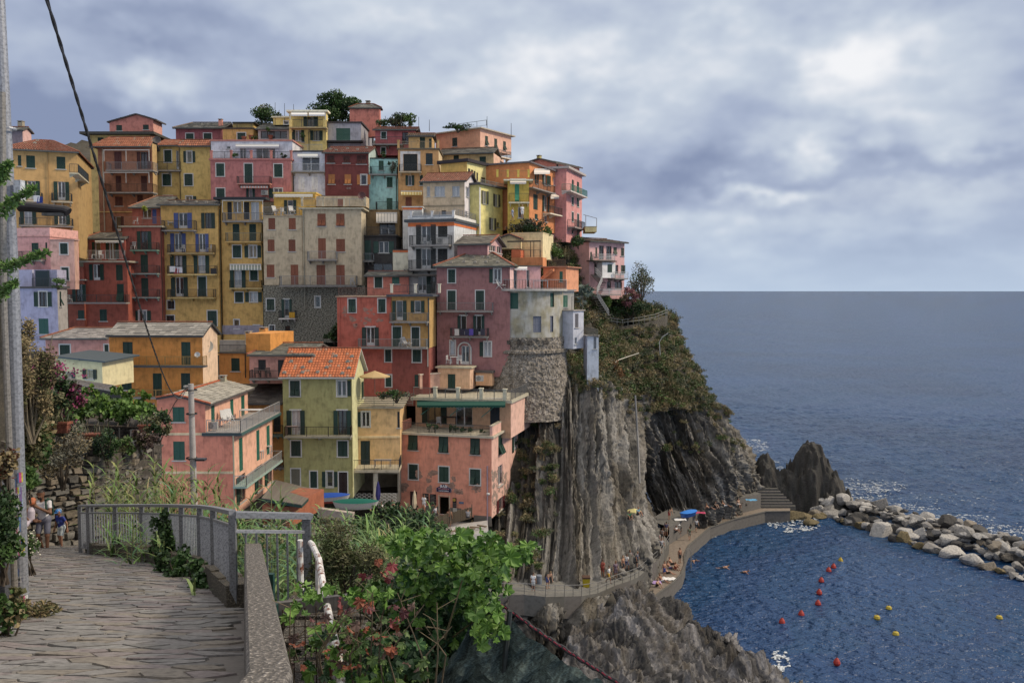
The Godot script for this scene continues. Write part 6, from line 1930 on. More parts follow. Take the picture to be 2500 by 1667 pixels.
func lamp_post() -> void:
	var t := thing("lamp_post","galvanised lamp post covered in stickers with a black lamp arm","lamp post")
	var f := P(52,1518,9.3)
	var GAL := Color(0.36,0.38,0.43)
	var top := P(6,-120,9.3)
	var m := MB.new()
	m.tube([f,f.lerp(top,0.5),Vector3(f.x - 0.03,top.y,f.z)],0.078,0.062,14,GAL)
	part(t,"pole",m,M.metal)
	m = MB.new()
	var g := P(38,1530,9.1)
	m.tube([g,P(8,740,9.1),P(4,225,9.1)],0.034,0.034,10,Color(0.33,0.31,0.29))
	part(t,"conduit",m,M.metal)
	m = MB.new()
	m.tube([P(42,506,9.3),P(60,505,9.2)],0.02,0.02,8,Color(0.08,0.08,0.09))
	m.tube([P(48,506,9.2),P(60,505,9.18),P(80,506,9.15),P(120,510,9.1),P(160,514,9.05),P(166,518,9.05)],0.05,0.048,12,Color(0.02,0.018,0.022))
	var lh := part(t,"lamp_arm",m,M.paint)
	m = MB.new()
	m.box(P(105,522,9.06) + Vector3(0,-0.02,-0.04),P(160,520,9.06) + Vector3(0,0,0.04),Color(0.1,0.1,0.1))
	part(lh,"lamp_lens",m,M.paint)
	m = MB.new()
	m.box(P(39,490,9.25) + Vector3(0,0,-0.05),P(53,440,9.25) + Vector3(0,0,0.04),Color(0.62,0.66,0.72))
	part(t,"junction_box",m,M.paint)
	for y in [300,1445]:
		m = MB.new()
		var c := f.lerp(top,(1518.0 - y) / 1638.0)
		m.lathe([Vector2(0.081,-0.012),Vector2(0.084,0),Vector2(0.081,0.012)],14,GAL * 1.2,c)
		part(t,"band",m,M.metal)
	# stickers and scrawls on the pole, laid round its face
	var cols := ["d8d8dc","c8c83a","e8e8ec","9ab0cc","d05a90","5a7ab0","b8c4d4","e0e0e0","7a5aa0","98a0a8","c43a6a","dfe6ea"]
	rng.seed = 99
	var ys := 1150.0
	while ys < 1480.0:
		var c := f.lerp(top,(1518.0 - ys) / 1638.0)
		var a0 := rr(-1.1,0.5)
		var a1 := a0 + rr(0.35,1.0)
		var hh := rr(0.03,0.09)
		if ys < 1330.0 or rng.randf() < 0.3:
			m = MB.new()
			for i in 4:
				var b0 := lerpf(a0,a1,i / 4.0)
				var b1 := lerpf(a0,a1,(i + 1) / 4.0)
				var R := 0.0805
				m.quad(c + Vector3(sin(b0) * R,-hh,cos(b0) * R),c + Vector3(sin(b1) * R,-hh,cos(b1) * R),c + Vector3(sin(b1) * R,hh,cos(b1) * R),c + Vector3(sin(b0) * R,hh,cos(b0) * R),hx(cols[rng.randi() % cols.size()]))
			part(t,"sticker",m,M.paint)
		else:
			m = MB.new()
			var pts := []
			for i in 7: pts.append(c + Vector3(0,0.03 * sin(i * 2.1) + i * 0.012,0) + Vector3(sin(rr(-0.9,0.7)),0,0.75).normalized() * 0.081)
			m.tube(pts,0.003,0.003,4,hx(["2a2a6a","c8ccd8","5a3a8a"][rng.randi() % 3]))
			part(t,"scrawl",m,M.paint)
		ys += rr(7,17)
	for l in [["BEFO!",1405,0.022,"1a1a1a","e6e6e6"],["iPN",1207,0.03,"16160c","d8c820"],["SWO",1197,0.028,"202020","dcdce0"],["K",1258,0.035,"181818","8fa6c8"]]:
		var c := f.lerp(top,(1518.0 - l[1]) / 1638.0)
		var b := MB.new()
		b.box(c + Vector3(-0.052,-0.03,0.077),c + Vector3(0.05,0.035,0.083),hx(l[4]))
		var st := part(t,"sticker",b,M.paint)
		var tm := TextMesh.new()
		var fo := SystemFont.new()
		fo.font_names = PackedStringArray(["Droid Sans"])
		fo.font_weight = 800
		tm.font = fo; tm.text = l[0]; tm.font_size = 48; tm.depth = 0.05; tm.pixel_size = 0.01
		var fm := StandardMaterial3D.new()
		fm.albedo_color = Color(l[3])
		tm.material = fm
		var to := MeshInstance3D.new()
		to.name = "lettering"
		to.mesh = tm
		var s: float = minf(0.09 / tm.get_aabb().size.x,0.1)
		to.scale = Vector3(s,s,s)
		to.position = c + Vector3(0,0.002,0.086)
		st.add_child(to,true)
	rng.seed = 1234
	# dark concrete post behind the pole
	var dp := thing("concrete_post","dark weathered concrete post standing behind the lamp post","post")
	m = MB.new()
	var b0 := P(10,1540,9.9)
	m.box(b0 + Vector3(-0.3,-0.2,-0.12),b0 + Vector3(0.09,1.75,0.12),Color(0.06,0.065,0.075))
	part(dp,"shaft",m,M.concrete)
	# cable from overhead to the far pole
	var cb_ := thing("overhead_cable","twisted black overhead cable sagging to the concrete utility pole","cable")
	var a := P(95,-60,6.5)
	var z := P(452,950,27.2)
	var line := []
	for i in 41:
		var s := i / 40.0
		var pt := a.lerp(z,s)
		pt.y -= 1.55 * 4.0 * s * (1 - s) * (0.35 + 0.65 * s)
		line.append(pt)
	for s in 2:
		m = MB.new()
		var pts := []
		for i in 401:
			var u := i / 400.0
			var c := spl(line,u)
			var ang := u * 260.0 + s * PI
			pts.append(c + (Vector3(0.8,0.3,0.5).normalized() * cos(ang) + Vector3(-0.3,0.9,-0.2).normalized() * sin(ang)) * 0.009)
		m.tube(pts,0.0105,0.0105,5,Color(0.045,0.045,0.05) if s else Color(0.09,0.09,0.1))
		part(cb_,"strand",m,M.paint)
	var up := thing("utility_pole","pale concrete utility pole with a small arm lamp in front of the salmon house","utility pole")
	var u0 := P(476,1330,27.0)
	m = MB.new()
	m.tube([u0,P(465,937,27.0)],0.11,0.085,14,Color(0.40,0.38,0.37)); part(up,"pole",m,M.concrete)
	m = MB.new()
	m.tube([P(460,1122,27),P(478,1122,27)],0.03,0.03,6,Color(0.1,0.1,0.1)); m.box(P(478,1124,26.95) + Vector3(0,0,-0.12),P(501,1119,26.95) + Vector3(0,0,0.12),Color(0.07,0.07,0.08)); part(up,"lamp_arm",m,M.metal)
	m = MB.new()
	m.lathe([Vector2(0,0.06),Vector2(0.07,0.05),Vector2(0.09,0),Vector2(0.05,-0.06),Vector2(0,-0.07)],8,Color(0.4,0.38,0.36),P(453,945,27.1)); part(up,"insulator",m,M.paint)
	for y in [952,1010,1118,1170]:
		m = MB.new()
		m.lathe([Vector2(0.17,-0.02),Vector2(0.17,0.02)],14,Color(0.08,0.08,0.08),Vector3(P(467,y,27).x,P(467,y,27).y,u0.z)); part(up,"band",m,M.metal)
	var sw := thing("stay_wire","thin stay wire running down from the concrete utility pole","wire")
	m = MB.new()
	m.tube([P(450,950,27),P(425,985,27),P(398,1035,27)],0.012,0.012,5,Color(0.06,0.06,0.06)); part(sw,"wire",m,M.paint)
# dry-stone wall at the bend, its stones picked out one by one
func drystone() -> void:
	var t := thing("dry_stone_wall","tall dry-stone retaining wall at the bend of the footpath","wall")
	var a := P(20,1345,24.2)
	var b := P(230,1320,26.5)
	var c := P(385,1300,31.5)
	var back := MB.new()
	back.quad(a + Vector3(0,-1.2,-0.25),b + Vector3(0,-1.2,-0.25),b + Vector3(0,3.0,-0.25),a + Vector3(0,3.0,-0.25),Color(0.12,0.105,0.085))
	back.quad(b + Vector3(0,-1.2,-0.25),c + Vector3(0,-1.2,-0.25),c + Vector3(0,3.2,-0.25),b + Vector3(0,3.0,-0.25),Color(0.12,0.105,0.085))
	part(t,"wall_core",back,M.soil)
	var rest := MB.new()
	var made := 0
	for seg in [[a,b],[b,c]]:
		var u: Vector3 = seg[1] - seg[0]
		u.y = 0
		var l := u.length()
		u /= l
		var n := u.cross(Vector3.UP)
		var y := -0.6
		while y < 3.05:
			var h := rr(0.14,0.30)
			var s := rr(-0.15,0.0)
			while s < l:
				var w := rr(0.18,0.55)
				var g := 0.018
				var k := jit([Color(0.20,0.19,0.17),Color(0.27,0.25,0.22),Color(0.13,0.12,0.11),Color(0.24,0.20,0.15)][rng.randi() % 4],0.2)
				var o: Vector3 = seg[0].lerp(seg[1],clampf(s / l,0,1))
				o = Vector3(o.x,o.y + y,o.z)
				var p := []
				for z in [0.0,rr(0.2,0.36)]:
					var kk := 0.0 if z == 0.0 else 0.035
					for e in [[g + kk,g + kk],[w - g - kk,g + kk],[w - g - kk,h - g - kk],[g + kk,h - g - kk]]:
						p.append(o + u * (e[0] + rr(-0.035,0.035)) + Vector3(0,e[1] + rr(-0.03,0.03),0) + n * (z - 0.25 + rr(-0.02,0.02)))
				var m := MB.new() if made < 300 else rest
				m.quad(p[4],p[5],p[6],p[7],k)
				for i in 4: m.quad(p[i],p[(i + 1) % 4],p[(i + 1) % 4 + 4],p[i + 4],k)
				if made < 300: part(t,"stone",m,M.boulder)
				made += 1
				s += w
			y += h * 0.93
	part(t,"small_stones",rest,M.boulder).set_meta("kind","stuff")
# ---------------------------------------------------------------- plants
var G1 := Color(0.045,0.095,0.022)
var G2 := Color(0.085,0.15,0.035)
var G3 := Color(0.022,0.05,0.016)
var OLV := Color(0.11,0.11,0.05)
var STRAW := Color(0.25,0.20,0.11)
var GREYG := Color(0.15,0.15,0.12)
func pick(a: Array) -> Color: return jit(a[rng.randi() % a.size()],0.28)
func leaf_at(mb: MB,p: Vector3,s: float,k: Color,thin := 0.45) -> void:
	var a := Vector3(rng.randfn(),rng.randfn() * 0.7 + 0.25,rng.randfn()).normalized()
	var b := a.cross(Vector3(rng.randfn(),rng.randfn(),rng.randfn()).normalized()).normalized()
	var t := a * s
	var w := b * s * thin
	mb.tri(p,p + t * 0.5 - w,p + t,k)
	mb.tri(p,p + t,p + t * 0.5 + w + a.cross(b) * s * 0.2,k)
# crown of many small leaves in clumps that leave gaps
func crown(mb: MB,c: Vector3,r: Vector3,n: int,s: float,cols: Array,clumps := 14,thin := 0.45) -> void:
	var cl := []
	for i in clumps:
		var d := Vector3(rng.randfn(),rng.randfn(),rng.randfn()).normalized() * (rng.randf() ** 0.45)
		cl.append([c + d * r * 0.85,rr(0.22,0.42),cols[rng.randi() % cols.size()]])
	for i in n:
		var q: Array = cl[rng.randi() % clumps]
		var d := Vector3(rng.randfn(),rng.randfn(),rng.randfn()).normalized() * (rng.randf() ** 0.4)
		var k: Color = jit(q[2],0.3) if rng.randf() < 0.8 else pick(cols)
		leaf_at(mb,q[0] + d * r * q[1],s * rr(0.6,1.3),k,thin)
func stems(mb: MB,base: Vector3,c: Vector3,r: Vector3,n: int,w: float,k: Color) -> void:
	for i in n:
		var e := c + Vector3(rr(-0.7,0.7) * r.x,rr(-0.2,0.75) * r.y,rr(-0.7,0.7) * r.z)
		var m := base.lerp(e,0.5) + Vector3(rr(-0.15,0.15),rr(0,0.1),rr(-0.15,0.15)) * r.x
		mb.tube([base + Vector3(rr(-0.05,0.05),0,rr(-0.05,0.05)),m,e],w,w * 0.35,5,jit(k,0.2))
func bush(label: String,nm: String,c: Vector3,r: Vector3,n: int,s: float,cols: Array,o := {}) -> Node3D:
	var t := thing(nm,label,o.get("cat","shrub"),c - Vector3(0,r.y,0),0.0,o.get("group",""))
	var cc := Vector3(0,r.y,0)
	var m := MB.new()
	stems(m,Vector3(0,-0.2,0),cc,r,o.get("stems",7),r.x * 0.03 + 0.008,o.get("bark",Color(0.09,0.07,0.05)))
	part(t,"stem",m,M.wood)
	m = MB.new()
	crown(m,cc,r,n,s,cols,o.get("clumps",14),o.get("thin",0.45))
	part(t,"crown",m,M.dry if o.get("dry",false) else M.leaf)
	if o.has("flower"):
		m = MB.new()
		var fl: Array = o.flower
		for i in int(fl[1]):
			var d := Vector3(rng.randfn(),rng.randfn(),rng.randfn()).normalized() * rr(0.6,1.0)
			for j in int(fl[3]): leaf_at(m,cc + d * r + Vector3(rr(-1,1),rr(-1,1),rr(-1,1)) * fl[2] * 2.0,fl[2],jit(fl[0],0.25),0.6)
		part(t,"blossom",m,M.leaf)
	return t
# arching blade of n segments
func blade(mb: MB,p: Vector3,dir: Vector3,l: float,w: float,sag: float,k: Color,n := 4) -> void:
	var side := dir.cross(Vector3.UP).normalized() * w
	var prev := p
	var ps := side
	var d := dir
	for i in n:
		var q := prev + d * (l / n)
		d = (d + Vector3(0,-sag,0)).normalized()
		var qs := side * (1.0 - (i + 1.0) / n) * (1.15 if i == 0 else 1.0)
		mb.tri(prev - ps,prev + ps,q + qs,k)
		if i < n - 1: mb.tri(prev - ps,q + qs,q - qs,k)
		prev = q; ps = qs
func reed(mb: MB,base: Vector3,h: float,cols: Array) -> void:
	var lean := Vector3(rr(-0.12,0.12),1,rr(-0.12,0.12)).normalized()
	var top := base + lean * h
	var k := pick(cols)
	mb.tube([base,top],0.012,0.006,4,k.lerp(STRAW,0.4))
	var n := int(h / 0.16)
	var a := rr(0,TAU)
	for i in n:
		var t := lerpf(0.3,1.0,float(i) / n)
		a += PI + rr(-0.5,0.5)
		var d := (Vector3(cos(a),rr(0.7,1.5),sin(a))).normalized()
		blade(mb,base.lerp(top,t),d,rr(0.45,0.8),rr(0.016,0.03),rr(0.3,0.55),pick(cols) if rng.randf() > 0.05 else jit(STRAW,0.2))
func reeds(label: String,c: Vector3,spread: Vector2,n: int,h0: float,h1: float,cols: Array) -> void:
	var t := thing("reed_clump",label,"reeds",c)
	var m := MB.new()
	for i in n: reed(m,Vector3(rr(-1,1) * spread.x,rr(-0.2,0.2),rr(-1,1) * spread.y),rr(h0,h1),cols)
	part(t,"foliage",m,M.leaf)
func at_slope(u: float,v: float,g: Dictionary) -> Vector3: return g.p[clampi(int(v * g.nv),0,g.nv)][clampi(int(u * g.nu),0,g.nu)]
func plants_far() -> void:
	# scrub over the slope and the cliff tops: one mass nobody could count
	var vars_ := []
	for i in 6:
		var m := MB.new()
		var cols: Array = [[G1,OLV],[OLV,G1],[STRAW,OLV],[GREYG,STRAW],[G2,OLV,STRAW],[G3,OLV,GREYG]][i]
		for q in 3: crown(m,Vector3(rr(-0.3,0.3),0.35,rr(-0.3,0.3)),Vector3(0.6,0.42,0.6),130,0.14,cols,8,0.3)
		if i in [1,2,3,4]:
			for q in 30: blade(m,Vector3(rr(-0.4,0.4),0,rr(-0.4,0.4)),Vector3(rr(-0.5,0.5),1,rr(-0.5,0.5)).normalized(),rr(0.5,1.0),0.02,0.2,jit(STRAW,0.3),3)
		vars_.append(m.mesh(M.leaf if i != 3 else M.dry))
	var host := Node3D.new()
	host.name = "slope_scrub"
	add_child(host)
	tag(host,"mixed green and straw-coloured scrub covering the cliff-top slope","scrub","","stuff")
	for i in 6:
		var xs := []
		for e in [[slope_grid,760,0.0,1.0,0.0,1.0],[cliff_grid,34,0.02,0.42,0.0,0.7],[cliff_grid,22,0.3,0.98,0.0,0.1],[head_grid,46,0.05,0.75,0.0,0.13],[head_grid,8,0.05,0.7,0.1,0.35]]:
			for q in e[1]:
				var u := rr(e[2],e[3])
				var v := rr(e[4],e[5])
				var p := at_slope(u,v,e[0])
				var clump := nz.get_noise_3d(p.x * 0.22 + i * 13.0,p.y * 0.22,p.z * 0.22)
				if e[0] == slope_grid and clump < 0.02: continue
				var s := rr(0.7,1.7) * (0.75 if e[0] != slope_grid else 1.0)
				xs.append(Transform3D(Basis(Vector3.UP,rr(0,TAU)).scaled(Vector3(s,s * rr(0.7,1.2),s)),p))
		var mm := MultiMesh.new()
		mm.transform_format = MultiMesh.TRANSFORM_3D
		mm.mesh = vars_[i]
		mm.instance_count = xs.size()
		for q in xs.size(): mm.set_instance_transform(q,xs[q])
		var o := MultiMeshInstance3D.new()
		o.name = "tuft"
		o.multimesh = mm
		host.add_child(o,true)
		o.set_meta("kind","stuff")
	# single shrubs and trees one can tell apart
	bush("large dark green clipped shrub beside the yellow house's steps","shrub",P(1290,552,107),Vector3(2.5,1.7,2.0),2600,0.22,[G3,G3,Color(0.05,0.045,0.03)])
	bush("bright green bush next to the dark clipped shrub","shrub",P(1333,565,108),Vector3(1.1,1.2,1.1),900,0.2,[G1,G2])
	bush("small green shrub at the foot of the pink corner house","shrub",P(1412,590,116),Vector3(1.0,0.8,0.9),700,0.2,[G1,G3])
	bush("feathery tamarisk tree leaning out over the sea","tree",P(1568,685,125),Vector3(2.6,2.8,2.2),2600,0.2,[GREYG * 0.8,OLV,G1],{"cat": "tree","stems": 12,"clumps": 20})
	bush("rose pink oleander in bloom below the lone pink house","shrub",P(1538,725,121),Vector3(1.9,1.4,1.5),1500,0.2,[Color(0.30,0.12,0.14),Color(0.22,0.09,0.10),OLV])
	bush("dense dark green hedge on the railed seaward terrace","shrub",P(1540,752,123),Vector3(3.6,1.5,2.2),3800,0.22,[G3,G3,G1],{"clumps": 24})
	bush("lime green bush beside the cliff stair","shrub",P(1482,742,119),Vector3(1.0,1.2,1.0),900,0.2,[G2,Color(0.14,0.2,0.04)])
	bush("bushy green shrub hugging the cream pergola house","shrub",P(1352,615,109),Vector3(1.6,1.0,1.3),1200,0.22,[G2,G1])
	bush("rust brown shrub clinging above the pale slabs","shrub",P(1510,910,106),Vector3(1.0,1.6,1.0),900,0.2,[Color(0.19,0.10,0.045),STRAW],{"dry": true})
	bush("dark tree on the roof garden behind the yellow tower house","tree",P(818,268,131),Vector3(3.6,2.6,2.2),7000,0.3,[G3,G1],{"cat": "tree","clumps": 22})
	bush("leaning green tree beside the windowless salmon tower","tree",P(862,272,131),Vector3(3.0,2.0,1.6),3600,0.26,[G1,G3],{"cat": "tree"})
	bush("ivy mass on the roof garden west of the yellow tower house","shrub",P(660,287,126),Vector3(3.0,2.0,1.5),4200,0.22,[G3,G1,OLV])
	bush("potted greenery east of the windowless salmon tower","shrub",P(960,296,124),Vector3(2.8,1.3,1.2),3000,0.22,[G1,G3,OLV])
	bush("round green bush at the edge of the crimson house's roof garden","shrub",P(1000,292,123),Vector3(1.0,0.9,0.9),900,0.2,[G1,G2])
	bush("oleander in a pot on the turquoise house's balcony","shrub",P(957,405,112),Vector3(0.7,0.75,0.6),420,0.18,[GREYG,G3])
	bush("row of cactus pots on the peach house's roof","shrub",P(1118,310,119),Vector3(2.4,0.55,0.5),900,0.2,[G1,G3],{"clumps": 20})
	bush("dark creeper below the stone base storey","shrub",P(815,812,100),Vector3(1.3,1.2,1.0),1100,0.22,[G3,G1])
	bush("leafy climber on the lavender house's terrace","shrub",P(140,690,87),Vector3(1.0,0.5,0.5),600,0.15,[G1,G2])
	bush("leafy planting on the peach roof terrace by the green house","shrub",P(968,962,83),Vector3(1.8,0.7,0.6),1000,0.16,[G1,G3,GREYG])
	bush("agave-like grey plants on the slope by the bastion","shrub",P(1425,715,112),Vector3(1.2,1.2,1.0),260,0.8,[Color(0.16,0.21,0.19)],{"thin": 0.1})
	bush("spiky blue-grey agave on the headland","shrub",P(1592,985,119),Vector3(0.9,0.7,0.7),160,0.8,[Color(0.16,0.21,0.19)],{"thin": 0.1})
	for e in [[350,510,107.5,"yellow-leaved pot plant on the red-brown house's terrace",Color(0.2,0.24,0.03)],[652,315,120.5,"round potted bush on the dark veranda ledge",G2],[620,335,120.5,"low potted bush nearest the ochre roof terrace",G1],[575,378,112.3,"potted plant on the pink piered terrace",G1],[692,380,112.3,"second potted plant on the pink piered terrace by the white wall",G3],[738,330,119,"tall slim cactus before the yellow tower house",G1],[935,377,112.6,"planter of succulents above the turquoise balcony",G1]]:
		bush(e[3],"potted_plant",P(e[0],e[1],e[2]),Vector3(0.4,0.42,0.4),220,0.16,[e[4]],{"cat": "plant","clumps": 6})
func plants_near() -> void:
	var FRESH := [Color(0.09,0.19,0.04),Color(0.13,0.23,0.06),Color(0.16,0.22,0.08),Color(0.07,0.14,0.04),Color(0.07,0.16,0.07)]
	var YEL := [Color(0.15,0.20,0.05),Color(0.20,0.21,0.07),Color(0.11,0.19,0.045),G2]
	# giant reeds along and below the path
	for e in [[330,1270,23.0,0.9,1160,"yellowing reed clump behind the far end of the path railing",1],[360,1260,22.0,1.4,1095,"tallest golden reed clump in front of the salmon front house",1],[425,1270,20.5,1.2,1130,"reed clump beside the concrete utility pole",1],[480,1290,18.0,1.2,1200,"reed clump just east of the utility pole's foot",0],
			[300,1330,20.5,0.7,1240,"low reed clump directly behind the railing bars",0],[545,1310,16.0,1.0,1230,"reed clump in front of the salmon house's ground floor",0],[590,1330,15.0,0.9,1255,"reed clump rising behind the landing railing post",0],[640,1350,15.0,1.0,1265,"reed clump west of the pavilion's corner",0],
			[690,1340,15.5,0.9,1270,"reed clump inside the landing railing",0],[745,1380,16.0,1.1,1265,"reed clump east of the landing railing post",0],[820,1350,24.0,2.0,1255,"wide reed bed below the covered boat",0],[885,1340,27.0,2.0,1235,"light green reed bed in front of the bar terrace",0],
			[930,1390,18.0,1.2,1290,"reed clump behind the red-leaved creeper",1],[980,1430,15.0,1.0,1320,"yellowish reed clump behind the vine",1],[640,1440,11.5,0.7,1330,"low reed clump seen through the landing railing",0],[705,1450,11.5,0.6,1340,"low reed clump by the rusty handrail",0],[340,1345,18.5,0.8,1255,"low reed clump behind the second railing panel",0],[430,1340,16.5,0.9,1245,"low reed clump behind the fourth railing panel",0]]:
		var base := P(e[0],e[1],e[2])
		var top: float = (e[1] - e[4]) / FPX * e[2] + 0.75
		reeds(e[5],base + Vector3(0,-0.9,0),Vector2(e[3],e[3] * 0.8),int(16 * e[3] + 6),top * 0.6,top,YEL if e[6] == 1 else FRESH)
	for e in [[655,1240,14.5,1.35,"single tall reed plume rising before the pavilion"],[575,1285,15.5,1.3,"single tall reed standing at the salmon house's corner"],[665,1255,14.8,1.2,"single reed plume beside the landing railing's top rail"]]:
		var t := thing("reed",e[4],"reeds",P(e[0],e[1],e[2]) + Vector3(0,-e[3],0))
		var m := MB.new()
		reed(m,Vector3.ZERO,e[3] + 0.5,FRESH); reed(m,Vector3(0.06,0,0),e[3] + 0.2,FRESH)
		part(t,"foliage",m,M.leaf)
	# large shrubs on the bank
	bush("broad feathery green bush below the bar terrace","shrub",P(965,1305,33),Vector3(2.0,1.1,1.3),5200,0.14,[G1,G3,Color(0.06,0.11,0.025)],{"clumps": 26})
	bush("second feathery bush touching the bar terrace fence","shrub",P(1030,1320,30),Vector3(1.1,1.0,1.0),2600,0.13,[G1,G3],{"clumps": 16})
	bush("fine-leaved fennel-like shrub behind the rusty handrail","shrub",P(835,1370,10.5),Vector3(0.55,0.55,0.5),7000,0.07,[OLV,Color(0.075,0.10,0.035),Color(0.11,0.11,0.05)],{"thin": 0.09,"clumps": 22})
	bush("dark undergrowth below the vine","shrub",P(1030,1570,7.1),Vector3(0.75,0.55,0.4),4200,0.08,[G3,G1,G2])
	bush("dark undergrowth behind the wire mesh","shrub",P(790,1640,7.6),Vector3(0.4,0.4,0.4),900,0.08,[G3,G1,OLV])
	for i in 5:
		bush(["ivy spilling over the plinth below the third railing post","ivy on the kerb by the curved railing","ivy tuft at the paving edge","ivy clump creeping onto the paving beside the plinth","small ivy tuft at the parapet's far end"][i],"ivy",P([385,410,440,470,500][i],[1345,1385,1405,1420,1432][i],[15.6,14.4,13.6,12.8,12.0][i]) + Vector3(0.1,0.05,0),Vector3(0.35,0.42 - 0.05 * i,0.3),700 - 80 * i,0.08,[G1,G3,Color(0.03,0.075,0.02)],{"cat": "plant"})
	bush("tall ivy stand climbing the fourth railing post","ivy",P(395,1310,15.8),Vector3(0.22,0.5,0.2),700,0.08,[G1,G3],{"cat": "plant"})
	# hill side of the path
	bush("pale grey dried shrub above the dry-stone wall","shrub",P(150,1105,23.5),Vector3(0.75,0.85,0.7),4200,0.09,[GREYG,Color(0.17,0.15,0.11),STRAW],{"dry": true,"thin": 0.2,"clumps": 20})
	bush("olive shrub crowded behind the lamp post","shrub",P(70,1060,17.0),Vector3(0.4,0.9,0.6),4200,0.08,[OLV,G1,STRAW],{"clumps": 20})
	bush("tangle of dry stems and seed heads above the lamp post's stickers","shrub",P(70,920,16.5),Vector3(0.5,1.1,0.5),5200,0.07,[STRAW,OLV,OLV,Color(0.13,0.10,0.06)],{"dry": true,"thin": 0.25,"stems": 22,"bark": Color(0.24,0.2,0.14)})
	bush("dark bougainvillea hanging from the terrace corner","shrub",P(150,945,24),Vector3(0.75,0.75,0.6),2400,0.09,[G3,G1,Color(0.07,0.02,0.03)],{"flower": [Color(0.22,0.015,0.10),70,0.06,5]})
	bush("magenta bougainvillea spray above the cream shed","shrub",P(105,905,22),Vector3(0.45,0.3,0.4),700,0.08,[G3,OLV],{"flower": [Color(0.26,0.02,0.13),60,0.06,5]})
	bush("trailing bougainvillea below the pergola","shrub",P(150,1035,24),Vector3(0.4,0.35,0.4),900,0.08,[G3],{"flower": [Color(0.2,0.015,0.09),30,0.05,4]})
	bush("green leafy bush at the wall foot by the lamp post","shrub",P(62,1165,15.5),Vector3(0.16,0.3,0.3),900,0.09,[G2,G1])
	bush("wild flowering weeds at the foot of the lamp post","weeds",P(72,1335,13.0),Vector3(0.13,0.25,0.2),500,0.06,[OLV,G1],{"cat": "plant","flower": [Color(0.6,0.58,0.5),22,0.025,3],"thin": 0.2})
	bush("dry weeds at the base of the lamp post","weeds",P(80,1480,9.2),Vector3(0.3,0.2,0.3),700,0.07,[STRAW,OLV],{"cat": "plant","dry": true,"thin": 0.12})
	bush("yellow-green weed tuft at the nearest path edge","weeds",P(8,1500,8.0),Vector3(0.22,0.25,0.2),800,0.06,[OLV,STRAW,G1],{"cat": "plant"})
	bush("dark hanging foliage hiding the lower lamp post","shrub",P(5,1290,8.8),Vector3(0.16,0.4,0.3),1300,0.05,[G3,G1])
	bush("reddish creeper crossing the lamp post","shrub",P(12,1130,8.9),Vector3(0.16,0.22,0.2),600,0.05,[Color(0.09,0.025,0.015),STRAW])
	# conifer sprays reaching in from the side
	for e in [[-10,520,80,460,"upper feathery conifer spray in front of the lamp post"],[-10,660,118,615,"longest conifer spray reaching past the lamp post"],[-20,730,35,690,"lowest short conifer spray at the frame edge"],[-10,440,20,400,"small conifer tip above the lamp arm"]]:
		var t := thing("conifer_branch",e[4],"branch")
		var m := MB.new()
		var a := P(e[0],e[1],6.8)
		var b := P(e[2],e[3],6.6)
		m.tube([a,b],0.008,0.003,5,Color(0.08,0.06,0.03)); part(t,"twig",m,M.wood)
		m = MB.new()
		for i in 420:
			var s := rng.randf()
			var p := a.lerp(b,s)
			var off := Vector3(rr(-1,1),rr(-1,0.8),rr(-1,1)) * 0.05 * (1.1 - s)
			leaf_at(m,p + off,rr(0.03,0.06),pick([G2,Color(0.10,0.19,0.04),Color(0.08,0.16,0.035)]),0.18)
		part(t,"needles",m,M.leaf)
	pergola()
	vine()
